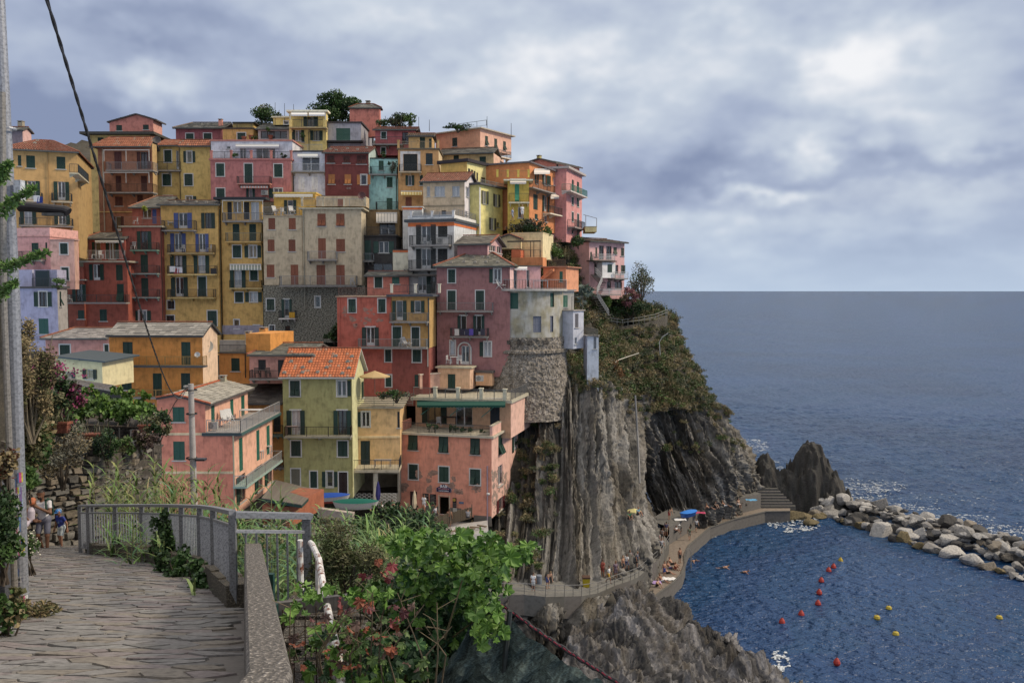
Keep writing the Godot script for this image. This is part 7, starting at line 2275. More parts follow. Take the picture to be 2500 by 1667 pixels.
func pergola() -> void:
	var t := thing("vine_pergola","leafy vine pergola roofing the dark garden hut","pergola")
	var d := 33.0
	var m := MB.new()
	for e in [[P(150,1035,d),P(385,1045,d + 1)],[P(340,1045,d),P(375,985,d + 4)],[P(150,1012,d + 4),P(375,985,d + 4)]]: m.tube([e[0],e[1]],0.05,0.04,6,Color(0.08,0.06,0.05))
	for x in [235,290,341]: m.tube([P(x,1045,d),P(x,1110,d)],0.03,0.03,6,Color(0.05,0.05,0.05))
	for i in 8: m.tube([P(160 + i * 25,1036 + i,d),P(170 + i * 26,1000 - i * 1.5,d + 4)],0.025,0.02,5,Color(0.09,0.07,0.05))
	part(t,"frame",m,M.wood)
	m = MB.new()
	for i in 9:
		var c := P(170 + i * 24,1000 + 8 * sin(i * 1.7),d + 1.5)
		crown(m,c,Vector3(0.55,0.5,1.3),420,0.15,[G1,G2,Color(0.09,0.17,0.03)],8,0.6)
	for i in 16: crown(m,P(180 + i * 12,955 + rr(-18,18) + i * 1.6,d + 2.5),Vector3(0.2,0.25,0.3),40,0.14,[G2,Color(0.12,0.2,0.035)],3,0.6)
	part(t,"vine_foliage",m,M.leaf)
	var hut := thing("garden_hut","dark stone garden hut with a white louvred door under the pergola","hut")
	m = MB.new()
	var a := P(150,1130,d + 1.5)
	var b := P(345,1128,d + 1.5)
	m.box(Vector3(a.x,a.y - 1.0,a.z - 2.0),Vector3(b.x,P(300,1040,d + 1.5).y,a.z),Color(0.10,0.09,0.08)); part(hut,"wall",m,M.masonry)
	for x in [316,328]:
		m = MB.new()
		var p := P(x,1048,d + 0.8)
		leaf_(m,p.x,p.x + 0.17,p.y - 1.0,p.y,p.z,Color(0.5,0.48,0.44)); part(hut,"louvred_door",m,M.paint)
	m = MB.new()
	for i in 9:
		var p := P(343,1050,d + 0.3 + i * 0.35)
		m.box(Vector3(p.x,p.y - 0.5 - i * 0.03,p.z - 0.16),Vector3(p.x + 0.05,p.y + i * 0.07,p.z + 0.16),jit(Color(0.26,0.25,0.25),0.15))
	part(hut,"plank_side",m,M.wood)
	# garden terrace behind the dry-stone wall, its fence, planters and shrubs
	m = MB.new()
	m.quad(P(20,1110,25),P(385,1105,31.5),P(400,1085,38),P(20,1060,38),Color(0.08,0.065,0.045)); struct_("garden_terrace",m,M.soil)
	var fn := thing("garden_fence","low cane fence along the top of the dry-stone wall","fence")
	m = MB.new()
	for i in 46:
		var p := P(198 + i * 3.9,1130 - 0.3 * i,27 + i * 0.09)
		m.box(p + Vector3(-0.018,-0.1,-0.01),p + Vector3(0.018,0.5 + rr(-0.05,0.05),0.01),jit(Color(0.15,0.125,0.11),0.3))
	part(fn,"cane_screen",m,M.wood).set_meta("kind","stuff")
	for e in [["two-part terracotta trough slung on the garden railing",222,1062,27.0,0.62,0.2],["terracotta trough high on the bank beside the bougainvillea",132,1035,23.5,0.4,0.24],["small terracotta trough at the hut corner",357,1040,31.5,0.25,0.24]]:
		var pl := thing("planter",e[0],"planter")
		m = MB.new()
		var p := P(e[1],e[2],e[3])
		var w: float = e[4]
		var h: float = e[5]
		m.hexa([p + Vector3(-w * 0.92,-h,0.09),p + Vector3(w * 0.92,-h,0.09),p + Vector3(w * 0.92,-h,-0.09),p + Vector3(-w * 0.92,-h,-0.09),p + Vector3(-w,0,0.13),p + Vector3(w,0.0,0.13),p + Vector3(w,0,-0.13),p + Vector3(-w,0,-0.13)],Color(0.27,0.09,0.055)); m.box(p + Vector3(-w - 0.03,0.001,-0.16),p + Vector3(w + 0.03,0.06,0.16),Color(0.30,0.10,0.06)); part(pl,"trough",m,M.tile)
		m = MB.new()
		for i in 90: blade(m,p + Vector3(rr(-w,w),0,rr(-0.08,0.08)),Vector3(rr(-0.4,0.4),1,rr(-0.4,0.4)).normalized(),rr(0.25,0.6),0.01,0.12,pick([GREYG,OLV,G1]),3)
		part(pl,"lavender",m,M.leaf)
	bush("dark rosemary bush below the terracotta trough","shrub",P(260,1080,26.5),Vector3(0.45,0.6,0.45),2400,0.09,[G3,G1,Color(0.03,0.06,0.035)],{"thin": 0.2})
	bush("yellow-green bush beside the rosemary","shrub",P(302,1085,27),Vector3(0.3,0.35,0.35),1000,0.09,[G2,OLV])
	bush("purple-brown shrub along the garden fence","shrub",P(345,1075,29),Vector3(0.5,0.4,0.4),1400,0.09,[Color(0.07,0.045,0.04),OLV])
	bush("oleander with white flowers at the garden corner","shrub",P(385,1040,30),Vector3(0.5,0.42,0.4),1300,0.09,[G3,OLV],{"flower": [Color(0.5,0.4,0.36),26,0.04,3]})
	bush("grey-green garden shrub above the dried shrub","shrub",P(170,1050,24.5),Vector3(0.35,0.3,0.35),900,0.08,[GREYG,G1])
	bush("bank of mixed creeper below the slab roof","shrub",P(130,985,23),Vector3(0.5,0.5,0.5),1500,0.09,[G3,OLV])
# lobed vine leaf, about 12 cm
func vine_leaf(sd: int) -> MB:
	var r := RandomNumberGenerator.new()
	r.seed = sd
	var m := MB.new()
	var out := []
	var prof := [[0,0.16],[14,0.42],[30,0.62],[44,0.5],[58,0.78],[76,0.88],[92,0.66],[108,0.82],[128,0.98],[146,0.74],[162,0.92],[180,1.08]]
	for s in [1,-1]:
		var l := prof.duplicate()
		if s == -1: l.reverse()
		for e in l:
			if (e[0] == 180 or e[0] == 0) and s == -1: continue
			var a: float = deg_to_rad(e[0]) * s
			var q: float = e[1] * r.randf_range(0.9,1.08) * 0.07
			out.append(Vector3(sin(a) * q,-0.018 * (sin(a) * sin(a)) + 0.012 * sin(e[0] * 0.13 + sd),-cos(a) * q))
	for i in out.size():
		m.tri(Vector3.ZERO,out[i],out[(i + 1) % out.size()],Color.WHITE)
	return m
func vine() -> void:
	var t := thing("grape_vine","bright green grape vine overhanging the shade netting","vine")
	var shapes := []
	for i in 5: shapes.append(vine_leaf(i))
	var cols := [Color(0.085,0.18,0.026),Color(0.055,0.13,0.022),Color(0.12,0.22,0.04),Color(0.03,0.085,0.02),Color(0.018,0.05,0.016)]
	var mats := []
	for c in cols:
		var m: StandardMaterial3D = M.leaf.duplicate()
		m.albedo_color = c.linear_to_srgb()
		m.roughness = 0.45
		mats.append(m)
	var meshes := []
	for s in shapes: meshes.append(s.mesh(null))
	var m := MB.new()
	for e in [[[985,1680,6.8],[1010,1560,6.7],[1080,1450,6.6],[1130,1340,6.5],[1215,1320,6.4],[1275,1365,6.3]],[[1010,1640,6.6],[1100,1560,6.4],[1180,1500,6.3]],[[900,1600,6.2],[940,1480,6.2],[960,1420,6.3]],[[1085,1560,6.0],[1110,1480,6.0],[1130,1410,6.1]]]:
		var pts := []
		for q in e: pts.append(P(q[0],q[1],q[2]))
		var sm := []
		for i in 13: sm.append(spl(pts,i / 12.0))
		m.tube(sm,0.009,0.004,5,Color(0.10,0.075,0.03))
	part(t,"vine_stem",m,M.wood)
	var rest := MB.new()
	var n := 0
	# lobes of the mass: centre in the photograph, distance, half-sizes in pixels, how many leaves, which tones
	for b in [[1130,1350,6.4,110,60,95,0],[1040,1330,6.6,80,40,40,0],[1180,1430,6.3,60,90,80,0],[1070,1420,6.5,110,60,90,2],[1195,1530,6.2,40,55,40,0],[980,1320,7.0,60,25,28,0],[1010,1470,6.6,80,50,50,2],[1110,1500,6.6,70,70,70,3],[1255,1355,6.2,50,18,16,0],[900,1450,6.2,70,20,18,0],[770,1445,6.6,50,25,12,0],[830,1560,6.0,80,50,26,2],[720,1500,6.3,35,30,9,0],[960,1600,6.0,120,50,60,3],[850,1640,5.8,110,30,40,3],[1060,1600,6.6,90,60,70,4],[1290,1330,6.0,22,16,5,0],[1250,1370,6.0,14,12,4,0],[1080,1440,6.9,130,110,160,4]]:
		for i in b[5]:
			var a := rr(0,TAU)
			var q := sqrt(rng.randf())
			var p := P(b[0] + cos(a) * q * b[3],b[1] + sin(a) * q * b[4],b[2] + rr(-0.25,0.25))
			var up := Vector3(rr(-1.0,1.0),rr(-0.1,1.0),rr(-0.1,0.9)).normalized()
			var fw := Vector3(rr(-1,1),rr(-0.9,0.1),rr(-0.3,1)).normalized()
			var rt := fw.cross(up).normalized()
			var bs := Basis(rt,rt.cross(fw) * -1.0,fw)
			bs = Basis(rt,fw.cross(rt).normalized() * -1.0,fw) if bs.determinant() < 0.0 else bs
			var s := rr(0.45,1.2)
			var ci := clampi(b[6] + [0,0,1,2,-1][rng.randi() % 5],0,4)
			if n < 300:
				var o := MeshInstance3D.new()
				o.name = "leaf"
				o.mesh = meshes[rng.randi() % 5]
				o.material_override = mats[ci]
				o.transform = Transform3D(bs.scaled_local(Vector3.ONE * s),p)
				t.add_child(o,true)
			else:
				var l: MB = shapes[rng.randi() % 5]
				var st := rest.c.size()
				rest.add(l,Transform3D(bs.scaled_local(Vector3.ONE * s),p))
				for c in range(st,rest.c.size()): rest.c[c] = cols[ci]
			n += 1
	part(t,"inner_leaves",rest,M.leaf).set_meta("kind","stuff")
	# red-leaved creeper in front of the vine
	var cr_ := thing("red_creeper","creeper with red and rust autumn leaves beside the wire mesh","creeper")
	var rc := [Color(0.16,0.025,0.03),Color(0.20,0.055,0.025),Color(0.09,0.025,0.03),Color(0.07,0.12,0.03),Color(0.08,0.045,0.035)]
	var rm := []
	for c in rc:
		var mm: StandardMaterial3D = M.leaf.duplicate()
		mm.albedo_color = c.linear_to_srgb()
		rm.append(mm)
	m = MB.new()
	for i in 16:
		var x := rr(720,1080)
		var pts := [P(x,1720,5.7),P(x + rr(-40,40),1600,5.6),P(x + rr(-70,70),rr(1440,1540),5.6)]
		m.tube([pts[0],pts[1],pts[2]],0.008,0.003,5,jit(Color(0.20,0.15,0.09),0.3))
		for j in 3:
			var q: Vector3 = pts[1].lerp(pts[2],rng.randf())
			m.tube([q,q + Vector3(rr(-0.15,0.15),rr(0,0.12),rr(-0.05,0.05))],0.003,0.002,4,Color(0.22,0.17,0.1))
	part(cr_,"twig",m,M.wood)
	for e in [[930,1400,7],[950,1375,4],[865,1470,9],[985,1490,9],[790,1500,7],[1000,1510,6],[745,1560,6],[880,1540,16],[700,1610,10],[1000,1640,8],[910,1600,14],[840,1600,18],[960,1560,12]]:
		for i in e[2]:
			var o := MeshInstance3D.new()
			o.name = "leaf"
			o.mesh = meshes[rng.randi() % 5]
			o.material_override = rm[rng.randi() % 5] if e[1] < 1530 else rm[[3,3,4,1][rng.randi() % 4]]
			var s := rr(0.35,0.75)
			o.transform = Transform3D(Basis.from_euler(Vector3(rr(0,1.6),rr(0,6),rr(-0.6,0.6))).scaled(Vector3.ONE * s),P(e[0] + rr(-45,45),e[1] + rr(-30,30),5.6 + rr(-0.2,0.2)))
			cr_.add_child(o,true)
# ---------------------------------------------------------------- people
# bones: [from, to, radius, radius, what covers it]; one continuous skin is meshed round them (surface nets over a smooth union)
func nets(bones: Array,cell: float,k := 0.035) -> Dictionary:
	var lo := Vector3.INF
	var hi := -Vector3.INF
	for b in bones:
		var r := maxf(b[2],b[3]) + cell * 2.0
		for p in [b[0],b[1]]:
			lo = lo.min(p - Vector3.ONE * r); hi = hi.max(p + Vector3.ONE * r)
	var nx := int((hi.x - lo.x) / cell) + 2
	var ny := int((hi.y - lo.y) / cell) + 2
	var nzz := int((hi.z - lo.z) / cell) + 2
	var f := PackedFloat32Array()
	f.resize(nx * ny * nzz)
	f.fill(1.0)
	var own := PackedInt32Array()
	own.resize(f.size())
	var near := PackedFloat32Array()
	near.resize(f.size())
	near.fill(9.0)
	for bi in bones.size():
		var b: Array = bones[bi]
		var p: Vector3 = b[0]
		var q: Vector3 = b[1]
		var ra: float = b[2]
		var rb: float = b[3]
		var m := maxf(ra,rb) + k + cell * 1.5
		var a := ((p.min(q) - Vector3.ONE * m - lo) / cell).floor()
		var e := ((p.max(q) + Vector3.ONE * m - lo) / cell).ceil()
		var pq := q - p
		var l2 := maxf(pq.length_squared(),1e-8)
		var flat_: Vector3 = b[5] if b.size() > 5 else Vector3.ONE
		for z in range(maxi(0,int(a.z)),mini(nzz,int(e.z) + 1)):
			for y in range(maxi(0,int(a.y)),mini(ny,int(e.y) + 1)):
				var row := (z * ny + y) * nx
				for x in range(maxi(0,int(a.x)),mini(nx,int(e.x) + 1)):
					var w := lo + Vector3(x,y,z) * cell - p
					var t := clampf(w.dot(pq) / l2,0.0,1.0)
					var dv := (w - pq * t) * flat_
					var d := dv.length() - lerpf(ra,rb,t)
					var i := row + x
					if d < near[i]:
						near[i] = d; own[i] = bi
					var h := maxf(k - absf(d - f[i]),0.0) / k
					f[i] = minf(d,f[i]) - h * h * k * 0.25
	var idx := PackedInt32Array()
	idx.resize(f.size())
	idx.fill(-1)
	var vs := PackedVector3Array()
	var ow := PackedInt32Array()
	var sx := 1
	var sy := nx
	var sz := nx * ny
	var offs := [0,sx,sy,sx + sy,sz,sx + sz,sy + sz,sx + sy + sz]
	var eds := [[0,1],[0,2],[0,4],[1,3],[1,5],[2,3],[2,6],[4,5],[4,6],[3,7],[5,7],[6,7]]
	for z in nzz - 1:
		for y in ny - 1:
			for x in nx - 1:
				var i := x + y * sy + z * sz
				var neg := 0
				for o in offs:
					if f[i + o] < 0.0: neg += 1
				if neg == 0 or neg == 8: continue
				var s := Vector3.ZERO
				var c := 0
				for e in eds:
					var fa := f[i + offs[e[0]]]
					var fb := f[i + offs[e[1]]]
					if (fa < 0.0) != (fb < 0.0):
						var t := fa / (fa - fb)
						var pa := Vector3(e[0] & 1,(e[0] >> 1) & 1,e[0] >> 2)
						var pb := Vector3(e[1] & 1,(e[1] >> 1) & 1,e[1] >> 2)
						s += pa.lerp(pb,t)
						c += 1
				idx[i] = vs.size()
				vs.append(lo + (Vector3(x,y,z) + s / c) * cell)
				var best := i
				for o in offs:
					if near[i + o] < near[best]: best = i + o
				ow.append(own[best])
	var tris := PackedInt32Array()
	for z in range(1,nzz - 1):
		for y in range(1,ny - 1):
			for x in range(1,nx - 1):
				var i := x + y * sy + z * sz
				for ax in 3:
					var st: int = [sx,sy,sz][ax]
					if (f[i] < 0.0) == (f[i + st] < 0.0): continue
					var u: int = [sy,sz,sx][ax]
					var v: int = [sz,sx,sy][ax]
					var a := idx[i]
					var b := idx[i - u]
					var c := idx[i - u - v]
					var d := idx[i - v]
					if a < 0 or b < 0 or c < 0 or d < 0: continue
					if f[i] < 0.0: tris.append_array([a,c,b,a,d,c])
					else: tris.append_array([a,b,c,a,c,d])
	var nn := PackedVector3Array()
	nn.resize(vs.size())
	for t in range(0,tris.size(),3):
		var m := (vs[tris[t + 2]] - vs[tris[t]]).cross(vs[tris[t + 1]] - vs[tris[t]])
		for j in 3: nn[tris[t + j]] += m
	for i in nn.size(): nn[i] = nn[i].normalized()
	return {"v": vs,"n": nn,"t": tris,"own": ow,"bones": bones}
func nets_mesh(g: Dictionary,cols: Dictionary,m: Material) -> ArrayMesh:
	var c := PackedColorArray()
	for i in g.v.size(): c.append(cols[g.bones[g.own[i]][4]])
	var a := []
	a.resize(Mesh.ARRAY_MAX)
	a[Mesh.ARRAY_VERTEX] = g.v; a[Mesh.ARRAY_NORMAL] = g.n; a[Mesh.ARRAY_COLOR] = c; a[Mesh.ARRAY_INDEX] = g.t
	var me := ArrayMesh.new()
	me.add_surface_from_arrays(Mesh.PRIMITIVE_TRIANGLES,a)
	me.surface_set_material(0,m)
	return me
# a figure 1.74 m tall from its joints; hip height, knees, feet, hands given by the pose; faces +z
func figure(o: Dictionary) -> Array:
	var hip: Vector3 = o.get("hip",Vector3(0,0.93,0))
	var lean: Vector3 = o.get("lean",Vector3(0,1,0)).normalized()
	var chest := hip + lean * 0.30
	var neck := hip + lean * 0.53
	var hd: Vector3 = o.get("head",Vector3(0,1,0.1)).normalized()
	var head := neck + hd * 0.17
	var rt: Vector3 = o.get("right",Vector3(1,0,0)).normalized()
	var bones := [
		[hip + rt * 0.07,hip - rt * 0.07,0.125,0.125,"pants"],[hip + lean * 0.08,chest,0.125,0.135,"shirt"],[chest + rt * 0.06,chest - rt * 0.06,0.13,0.13,"shirt"],
		[chest + lean * 0.12 + rt * 0.13,chest + lean * 0.12 - rt * 0.13,0.085,0.085,"shirt"],[neck - lean * 0.04,neck + hd * 0.06,0.055,0.052,"skin"],
		[head - hd * 0.035 + Vector3(0,0,0.02),head + hd * 0.03,0.078,0.088,"skin"],[head + hd * 0.045 - Vector3(0,0,0.02),head + hd * 0.055,0.09,0.082,"hair"]]
	for s in [1,-1]:
		var sh: Vector3 = chest + lean * 0.17 + rt * 0.185 * s
		var key: String = "r" if s == 1 else "l"
		var hand: Vector3 = o.get(key + "hand",hip + Vector3(0.26 * s,-0.12,0.06))
		var elb: Vector3 = o.get(key + "elbow",sh.lerp(hand,0.52) + Vector3(0.03 * s,0,-0.05))
		bones.append([sh,sh.lerp(elb,0.5),0.058,0.05,"shirt"]); bones.append([sh.lerp(elb,0.45),elb,0.046,0.04,"skin"]); bones.append([elb,hand,0.04,0.03,"skin"])
		var fd := (hand - elb).normalized()
		bones.append([hand,hand + fd * 0.07,0.034,0.03,"skin"])
		var hj: Vector3 = hip + rt * 0.09 * s + Vector3(0,-0.03,0)
		var knee: Vector3 = o.get(key + "knee",Vector3(hip.x + 0.10 * s,hip.y - 0.44,hip.z + 0.03))
		var foot: Vector3 = o.get(key + "foot",Vector3(hip.x + 0.11 * s,hip.y - 0.86,hip.z - 0.02))
		bones.append([hj,hj.lerp(knee,0.75),0.092,0.075,"pants"]); bones.append([hj.lerp(knee,0.6),knee,0.068,0.056,"leg"]); bones.append([knee,foot,0.054,0.036,"leg"])
		var toe: Vector3 = o.get(key + "toe",Vector3(0.03 * s,-0.02,1).normalized())
		bones.append([foot + Vector3(0,-0.03,0),foot + Vector3(0,-0.035,0) + toe * 0.15,0.036,0.032,"shoe"])
	return bones
func people() -> void:
	var poses := {
		"stand": figure({}),"stand2": figure({"lfoot": Vector3(-0.16,0.07,0.05),"rhand": Vector3(0.24,1.02,0.12),"relbow": Vector3(0.32,1.12,-0.1)}),
		"walk": figure({"lknee": Vector3(-0.1,0.52,0.2),"lfoot": Vector3(-0.1,0.08,0.24),"rknee": Vector3(0.1,0.5,-0.02),"rfoot": Vector3(0.1,0.12,-0.3),"rhand": Vector3(0.26,0.85,0.22),"lhand": Vector3(-0.26,0.85,-0.15),"lean": Vector3(0,1,0.08)}),
		"sit": figure({"hip": Vector3(0,0.12,0),"lknee": Vector3(-0.14,0.42,0.36),"rknee": Vector3(0.14,0.44,0.38),"lfoot": Vector3(-0.14,0.06,0.58),"rfoot": Vector3(0.15,0.06,0.62),"lhand": Vector3(-0.16,0.42,0.3),"rhand": Vector3(0.18,0.4,0.3),"lean": Vector3(0,1,0.15)}),
		"edge": figure({"hip": Vector3(0,0.12,0),"lknee": Vector3(-0.11,0.12,0.42),"rknee": Vector3(0.12,0.12,0.42),"lfoot": Vector3(-0.12,-0.3,0.46),"rfoot": Vector3(0.12,-0.3,0.46),"lhand": Vector3(-0.3,0.1,-0.05),"rhand": Vector3(0.3,0.1,-0.05)}),
		"recline": figure({"hip": Vector3(0,0.12,0),"lean": Vector3(0,0.75,-0.65),"lknee": Vector3(-0.12,0.3,0.4),"rknee": Vector3(0.12,0.14,0.45),"lfoot": Vector3(-0.12,0.06,0.75),"rfoot": Vector3(0.13,0.06,0.86),"lhand": Vector3(-0.28,0.06,-0.5),"rhand": Vector3(0.28,0.06,-0.5),"lelbow": Vector3(-0.28,0.3,-0.42),"relbow": Vector3(0.28,0.3,-0.42)}),
		"phone": figure({"rhand": Vector3(0.1,1.36,0.36),"relbow": Vector3(0.25,1.12,0.12),"lhand": Vector3(-0.08,1.36,0.36),"lelbow": Vector3(-0.25,1.12,0.12)}),
		"bend": figure({"lean": Vector3(0,0.75,0.6),"lhand": Vector3(-0.18,0.75,0.5),"rhand": Vector3(0.18,0.7,0.5),"head": Vector3(0,0.8,0.5)}),
		"swim": figure({"hip": Vector3(0,0.0,0),"lean": Vector3(0,0.25,1),"head": Vector3(0,0.7,0.6),"lhand": Vector3(-0.6,0.05,0.7),"rhand": Vector3(0.6,0.05,0.7),"lknee": Vector3(-0.12,-0.1,-0.4),"rknee": Vector3(0.12,-0.1,-0.4),"lfoot": Vector3(-0.14,-0.1,-0.8),"rfoot": Vector3(0.14,-0.1,-0.8)})}
	var made := {}
	for k in poses: made[k] = nets(poses[k],0.03)
	var SK := [Color(0.36,0.19,0.125),Color(0.42,0.25,0.17),Color(0.28,0.14,0.085)]
	var HAIR := [Color(0.02,0.014,0.01),Color(0.06,0.035,0.02),Color(0.16,0.10,0.05)]
	var W := Color(0.62,0.62,0.63)
	var K := Color(0.025,0.025,0.03)
	# x, y of the feet (or seat), height of the ground, pose, turn, shirt (s = bare), shorts, label
	for p in [
		[1302,1443,7.0,"stand",2.8,W,"s","person in a white shirt standing at the railing nearest the caves"],[1337,1436,6.8,"bend",0.6,"s",Color(0.05,0.07,0.2),"shirtless person bending over beside the grey drum"],
		[1471,1408,5.9,"stand2",2.6,Color(0.30,0.06,0.04),"s","person in red standing on the walkway by the cliff foot"],[1486,1424,5.6,"walk",1.2,W,Color(0.45,0.27,0.03),"person in yellow shorts walking with a white shirt"],[1503,1412,5.4,"stand",0.4,Color(0.13,0.09,0.12),Color(0.12,0.09,0.11),"person in a plum dress on the walkway"],
		[1489,1382,5.6,"sit",0.5,Color(0.05,0.2,0.2),K,"person in teal seated against the cliff foot"],[1538,1383,4.9,"stand",0.2,Color(0.25,0.2,0.2),Color(0.06,0.07,0.12),"person in beige waiting beneath the blue parasol"],[1556,1386,4.5,"stand2",1.0,Color(0.09,0.09,0.12),K,"person with folded arms by the walkway rail"],
		[1568,1382,4.3,"stand",3.0,Color(0.22,0.23,0.25),K,"person in grey leaning on the walkway rail"],[1572,1372,4.2,"stand2",2.0,Color(0.2,0.05,0.06),K,"person in maroon in the rail-side group"],[1590,1356,3.8,"stand",0.0,Color(0.02,0.2,0.28),Color(0.03,0.17,0.25),"person in a turquoise dress on the walkway"],[1583,1354,3.9,"stand2",2.6,K,K,"person in black beside the turquoise dress"],
		[1615,1350,3.1,"walk",0.4,Color(0.3,0.3,0.32),K,"person carrying a striped bag down the walkway"],[1597,1312,3.4,"stand",1.2,W,Color(0.25,0.25,0.26),"person in white at the top of the ramp"],[1617,1322,3.0,"walk",2.6,Color(0.25,0.2,0.18),K,"person climbing the ramp in dark shorts"],[1627,1308,2.9,"stand",3.0,Color(0.06,0.05,0.1),Color(0.35,0.28,0.2),"person in a dark top at the ramp end"],
		[1660,1312,1.5,"stand",3.1,K,K,"person in black on the lower ledge near the ramp"],[1684,1319,1.5,"walk",3.1,Color(0.12,0.13,0.08),Color(0.3,0.26,0.2),"backpacker walking along the bathing ledge"],[1716,1281,1.5,"stand",0.3,"s",Color(0.08,0.09,0.14),"bather standing against the harbour wall"],[1721,1280,1.5,"stand2",0.8,"s",K,"second bather standing at the harbour wall"],[1737,1262,1.5,"stand",0.0,Color(0.32,0.28,0.3),W,"bather in a pale wrap by the harbour wall"],[1737,1270,1.5,"recline",1.2,"s",K,"bather reclining at the foot of the harbour wall"],
		[1776,1258,1.5,"sit",0.5,K,K,"seated bather in black halfway along the wall"],[1785,1259,1.5,"sit",0.3,"s",Color(0.3,0.04,0.05),"seated bather in red trunks halfway along the wall"],[1793,1257,1.5,"sit",0.8,"s",K,"seated bather nearest the stair along the wall"],[1803,1232,3.7,"edge",0.4,"s",W,"bather perched on top of the harbour wall in a sun hat"],[1746,1240,3.7,"sit",0.6,K,K,"person in black sitting on the wall terrace"],[1731,1243,3.7,"recline",1.4,"s",K,"sunbather on the wall terrace by the blue boat"],
		[1634,1268,3.7,"bend",0.5,"s",Color(0.3,0.05,0.05),"bather stooping among the towels"],[1638,1292,3.0,"recline",0.9,"s",K,"sunbather on a white towel at the ramp"],[1622,1295,3.0,"sit",1.5,K,K,"person in black sitting among the towels"],
		[1557,1258,9.0,"sit",0.6,Color(0.02,0.2,0.32),K,"person in bright blue perched on the cliff steps"],[1536,1268,8.6,"sit",0.3,Color(0.02,0.14,0.06),K,"person in green beside the yellow parasol"],
		[1660,1374,1.5,"stand",0.5,"s",K,"bather in black at the ladder"],[1641,1378,1.5,"recline",0.9,"s",K,"first reclining sunbather on the lower ledge by the ladder"],[1636,1388,1.5,"recline",0.8,"s",Color(0.1,0.1,0.25),"second reclining sunbather on the lower ledge"],[1630,1400,1.5,"recline",1.0,"s",K,"third reclining sunbather beside the white towel"],[1617,1420,1.5,"recline",0.8,"s",W,"fourth reclining sunbather with pale trunks"],[1604,1432,1.5,"sit",0.7,"s",K,"sunburnt bather hunched near the ledge's end"],[1583,1428,1.5,"stand2",0.4,W,Color(0.1,0.15,0.3),"person in a white cap stepping off the stairs"],[1573,1458,1.5,"sit",0.4,Color(0.3,0.02,0.03),K,"person in red on the rock below the ledge"],
		[1688,1370,0.0,"swim",0.9,"s",K,"swimmer beside the ladder"],[1765,1386,0.0,"swim",1.4,"s",K,"pale swimmer in the middle of the inlet"],[1814,1397,0.0,"swim",1.2,"s",K,"farthest swimmer towards the red buoys"],
		[1521,1398,5.1,"stand",0.9,Color(0.3,0.16,0.1),K,"person in rust brown strolling along the rail"],[1530,1392,5.0,"walk",2.4,W,Color(0.05,0.08,0.2),"person in navy shorts walking towards the caves"],[1547,1372,4.7,"sit",0.4,Color(0.4,0.35,0.1),K,"person in mustard seated by the blue parasol"],[1578,1340,4.0,"stand2",0.5,Color(0.1,0.2,0.14),K,"person in dark green against the rock"],[1606,1336,3.3,"stand",2.8,Color(0.35,0.1,0.12),W,"person in a raspberry top on the ramp"],
		[1650,1300,2.6,"sit",0.9,W,K,"person in white sitting at the ramp's end"],[1648,1390,1.5,"sit",0.7,"s",Color(0.3,0.05,0.05),"bather in red trunks sitting on the ledge"],[1622,1408,1.5,"stand",0.6,"s",Color(0.02,0.05,0.2),"bather in blue trunks standing over the sunbathers"],[1700,1298,1.5,"walk",0.2,Color(0.4,0.4,0.42),K,"person in pale grey coming along the bathing ledge"],[1755,1266,1.5,"sit",0.6,"s",K,"bather sitting alone against the harbour wall"],[1770,1236,3.7,"recline",1.2,"s",W,"sunbather stretched on the wall terrace towards the stair"],
		[1097,1285,10.9,"stand",3.1,"s",K,"shirtless person at the bar door"],[1062,1276,10.9,"walk",1.2,Color(0.36,0.36,0.38),K,"waiter in a grey shirt reaching across the bar terrace"],[1035,1250,10.9,"stand",2.6,W,W,"person in white below the menu boards"],[1034,1268,10.9,"stand2",2.0,"s",K,"tanned guest by the closed cream parasol"],[1142,1265,10.9,"sit",3.0,Color(0.2,0.2,0.22),K,"guest seated behind the bamboo fence"],
		[930,1248,10.9,"sit",1.0,W,K,"guest in white at the plaza tables"],[955,1244,10.9,"sit",2.2,Color(0.35,0.1,0.08),K,"guest in red at the plaza tables"],[905,1246,10.9,"sit",0.4,Color(0.3,0.3,0.32),K,"guest in grey at the plaza tables beside the covered boat"],
		[1251,540,28.9,"walk",1.2,Color(0.25,0.3,0.42),Color(0.3,0.3,0.34),"walker with a black rucksack on the ridge steps"],[1275,533,29.0,"stand",0.3,W,W,"second walker half hidden on the ridge steps"]]:
		var d := 107.0 if p[2] > 20.0 else (86.0 if p[2] > 8.0 and p[0] > 1200 else (81.0 if p[2] > 8.0 else 0.0))
		var at := G(p[0],p[1],p[2]) if d == 0.0 else P(p[0],p[1],d)
		var bare: bool = p[5] is String
		var sk: Color = jit(SK[rng.randi() % 3],0.1)
		var c := {"skin": sk,"leg": sk,"hair": HAIR[rng.randi() % 3],"shirt": sk if bare else p[5],"pants": (p[5] if not bare else K) if p[6] is String else p[6],"shoe": sk if bare else K}
		var o := MeshInstance3D.new()
		o.name = numbered("person")
		o.mesh = nets_mesh(made[p[3]],c,M.skin)
		o.position = at
		o.rotation.y = p[4]
		var s := rr(0.95,1.03)
		o.scale = Vector3(s,s,s)
		add_child(o)
		tag(o,p[7],"person","people around the harbour" if p[2] < 8.0 else "")
	family()
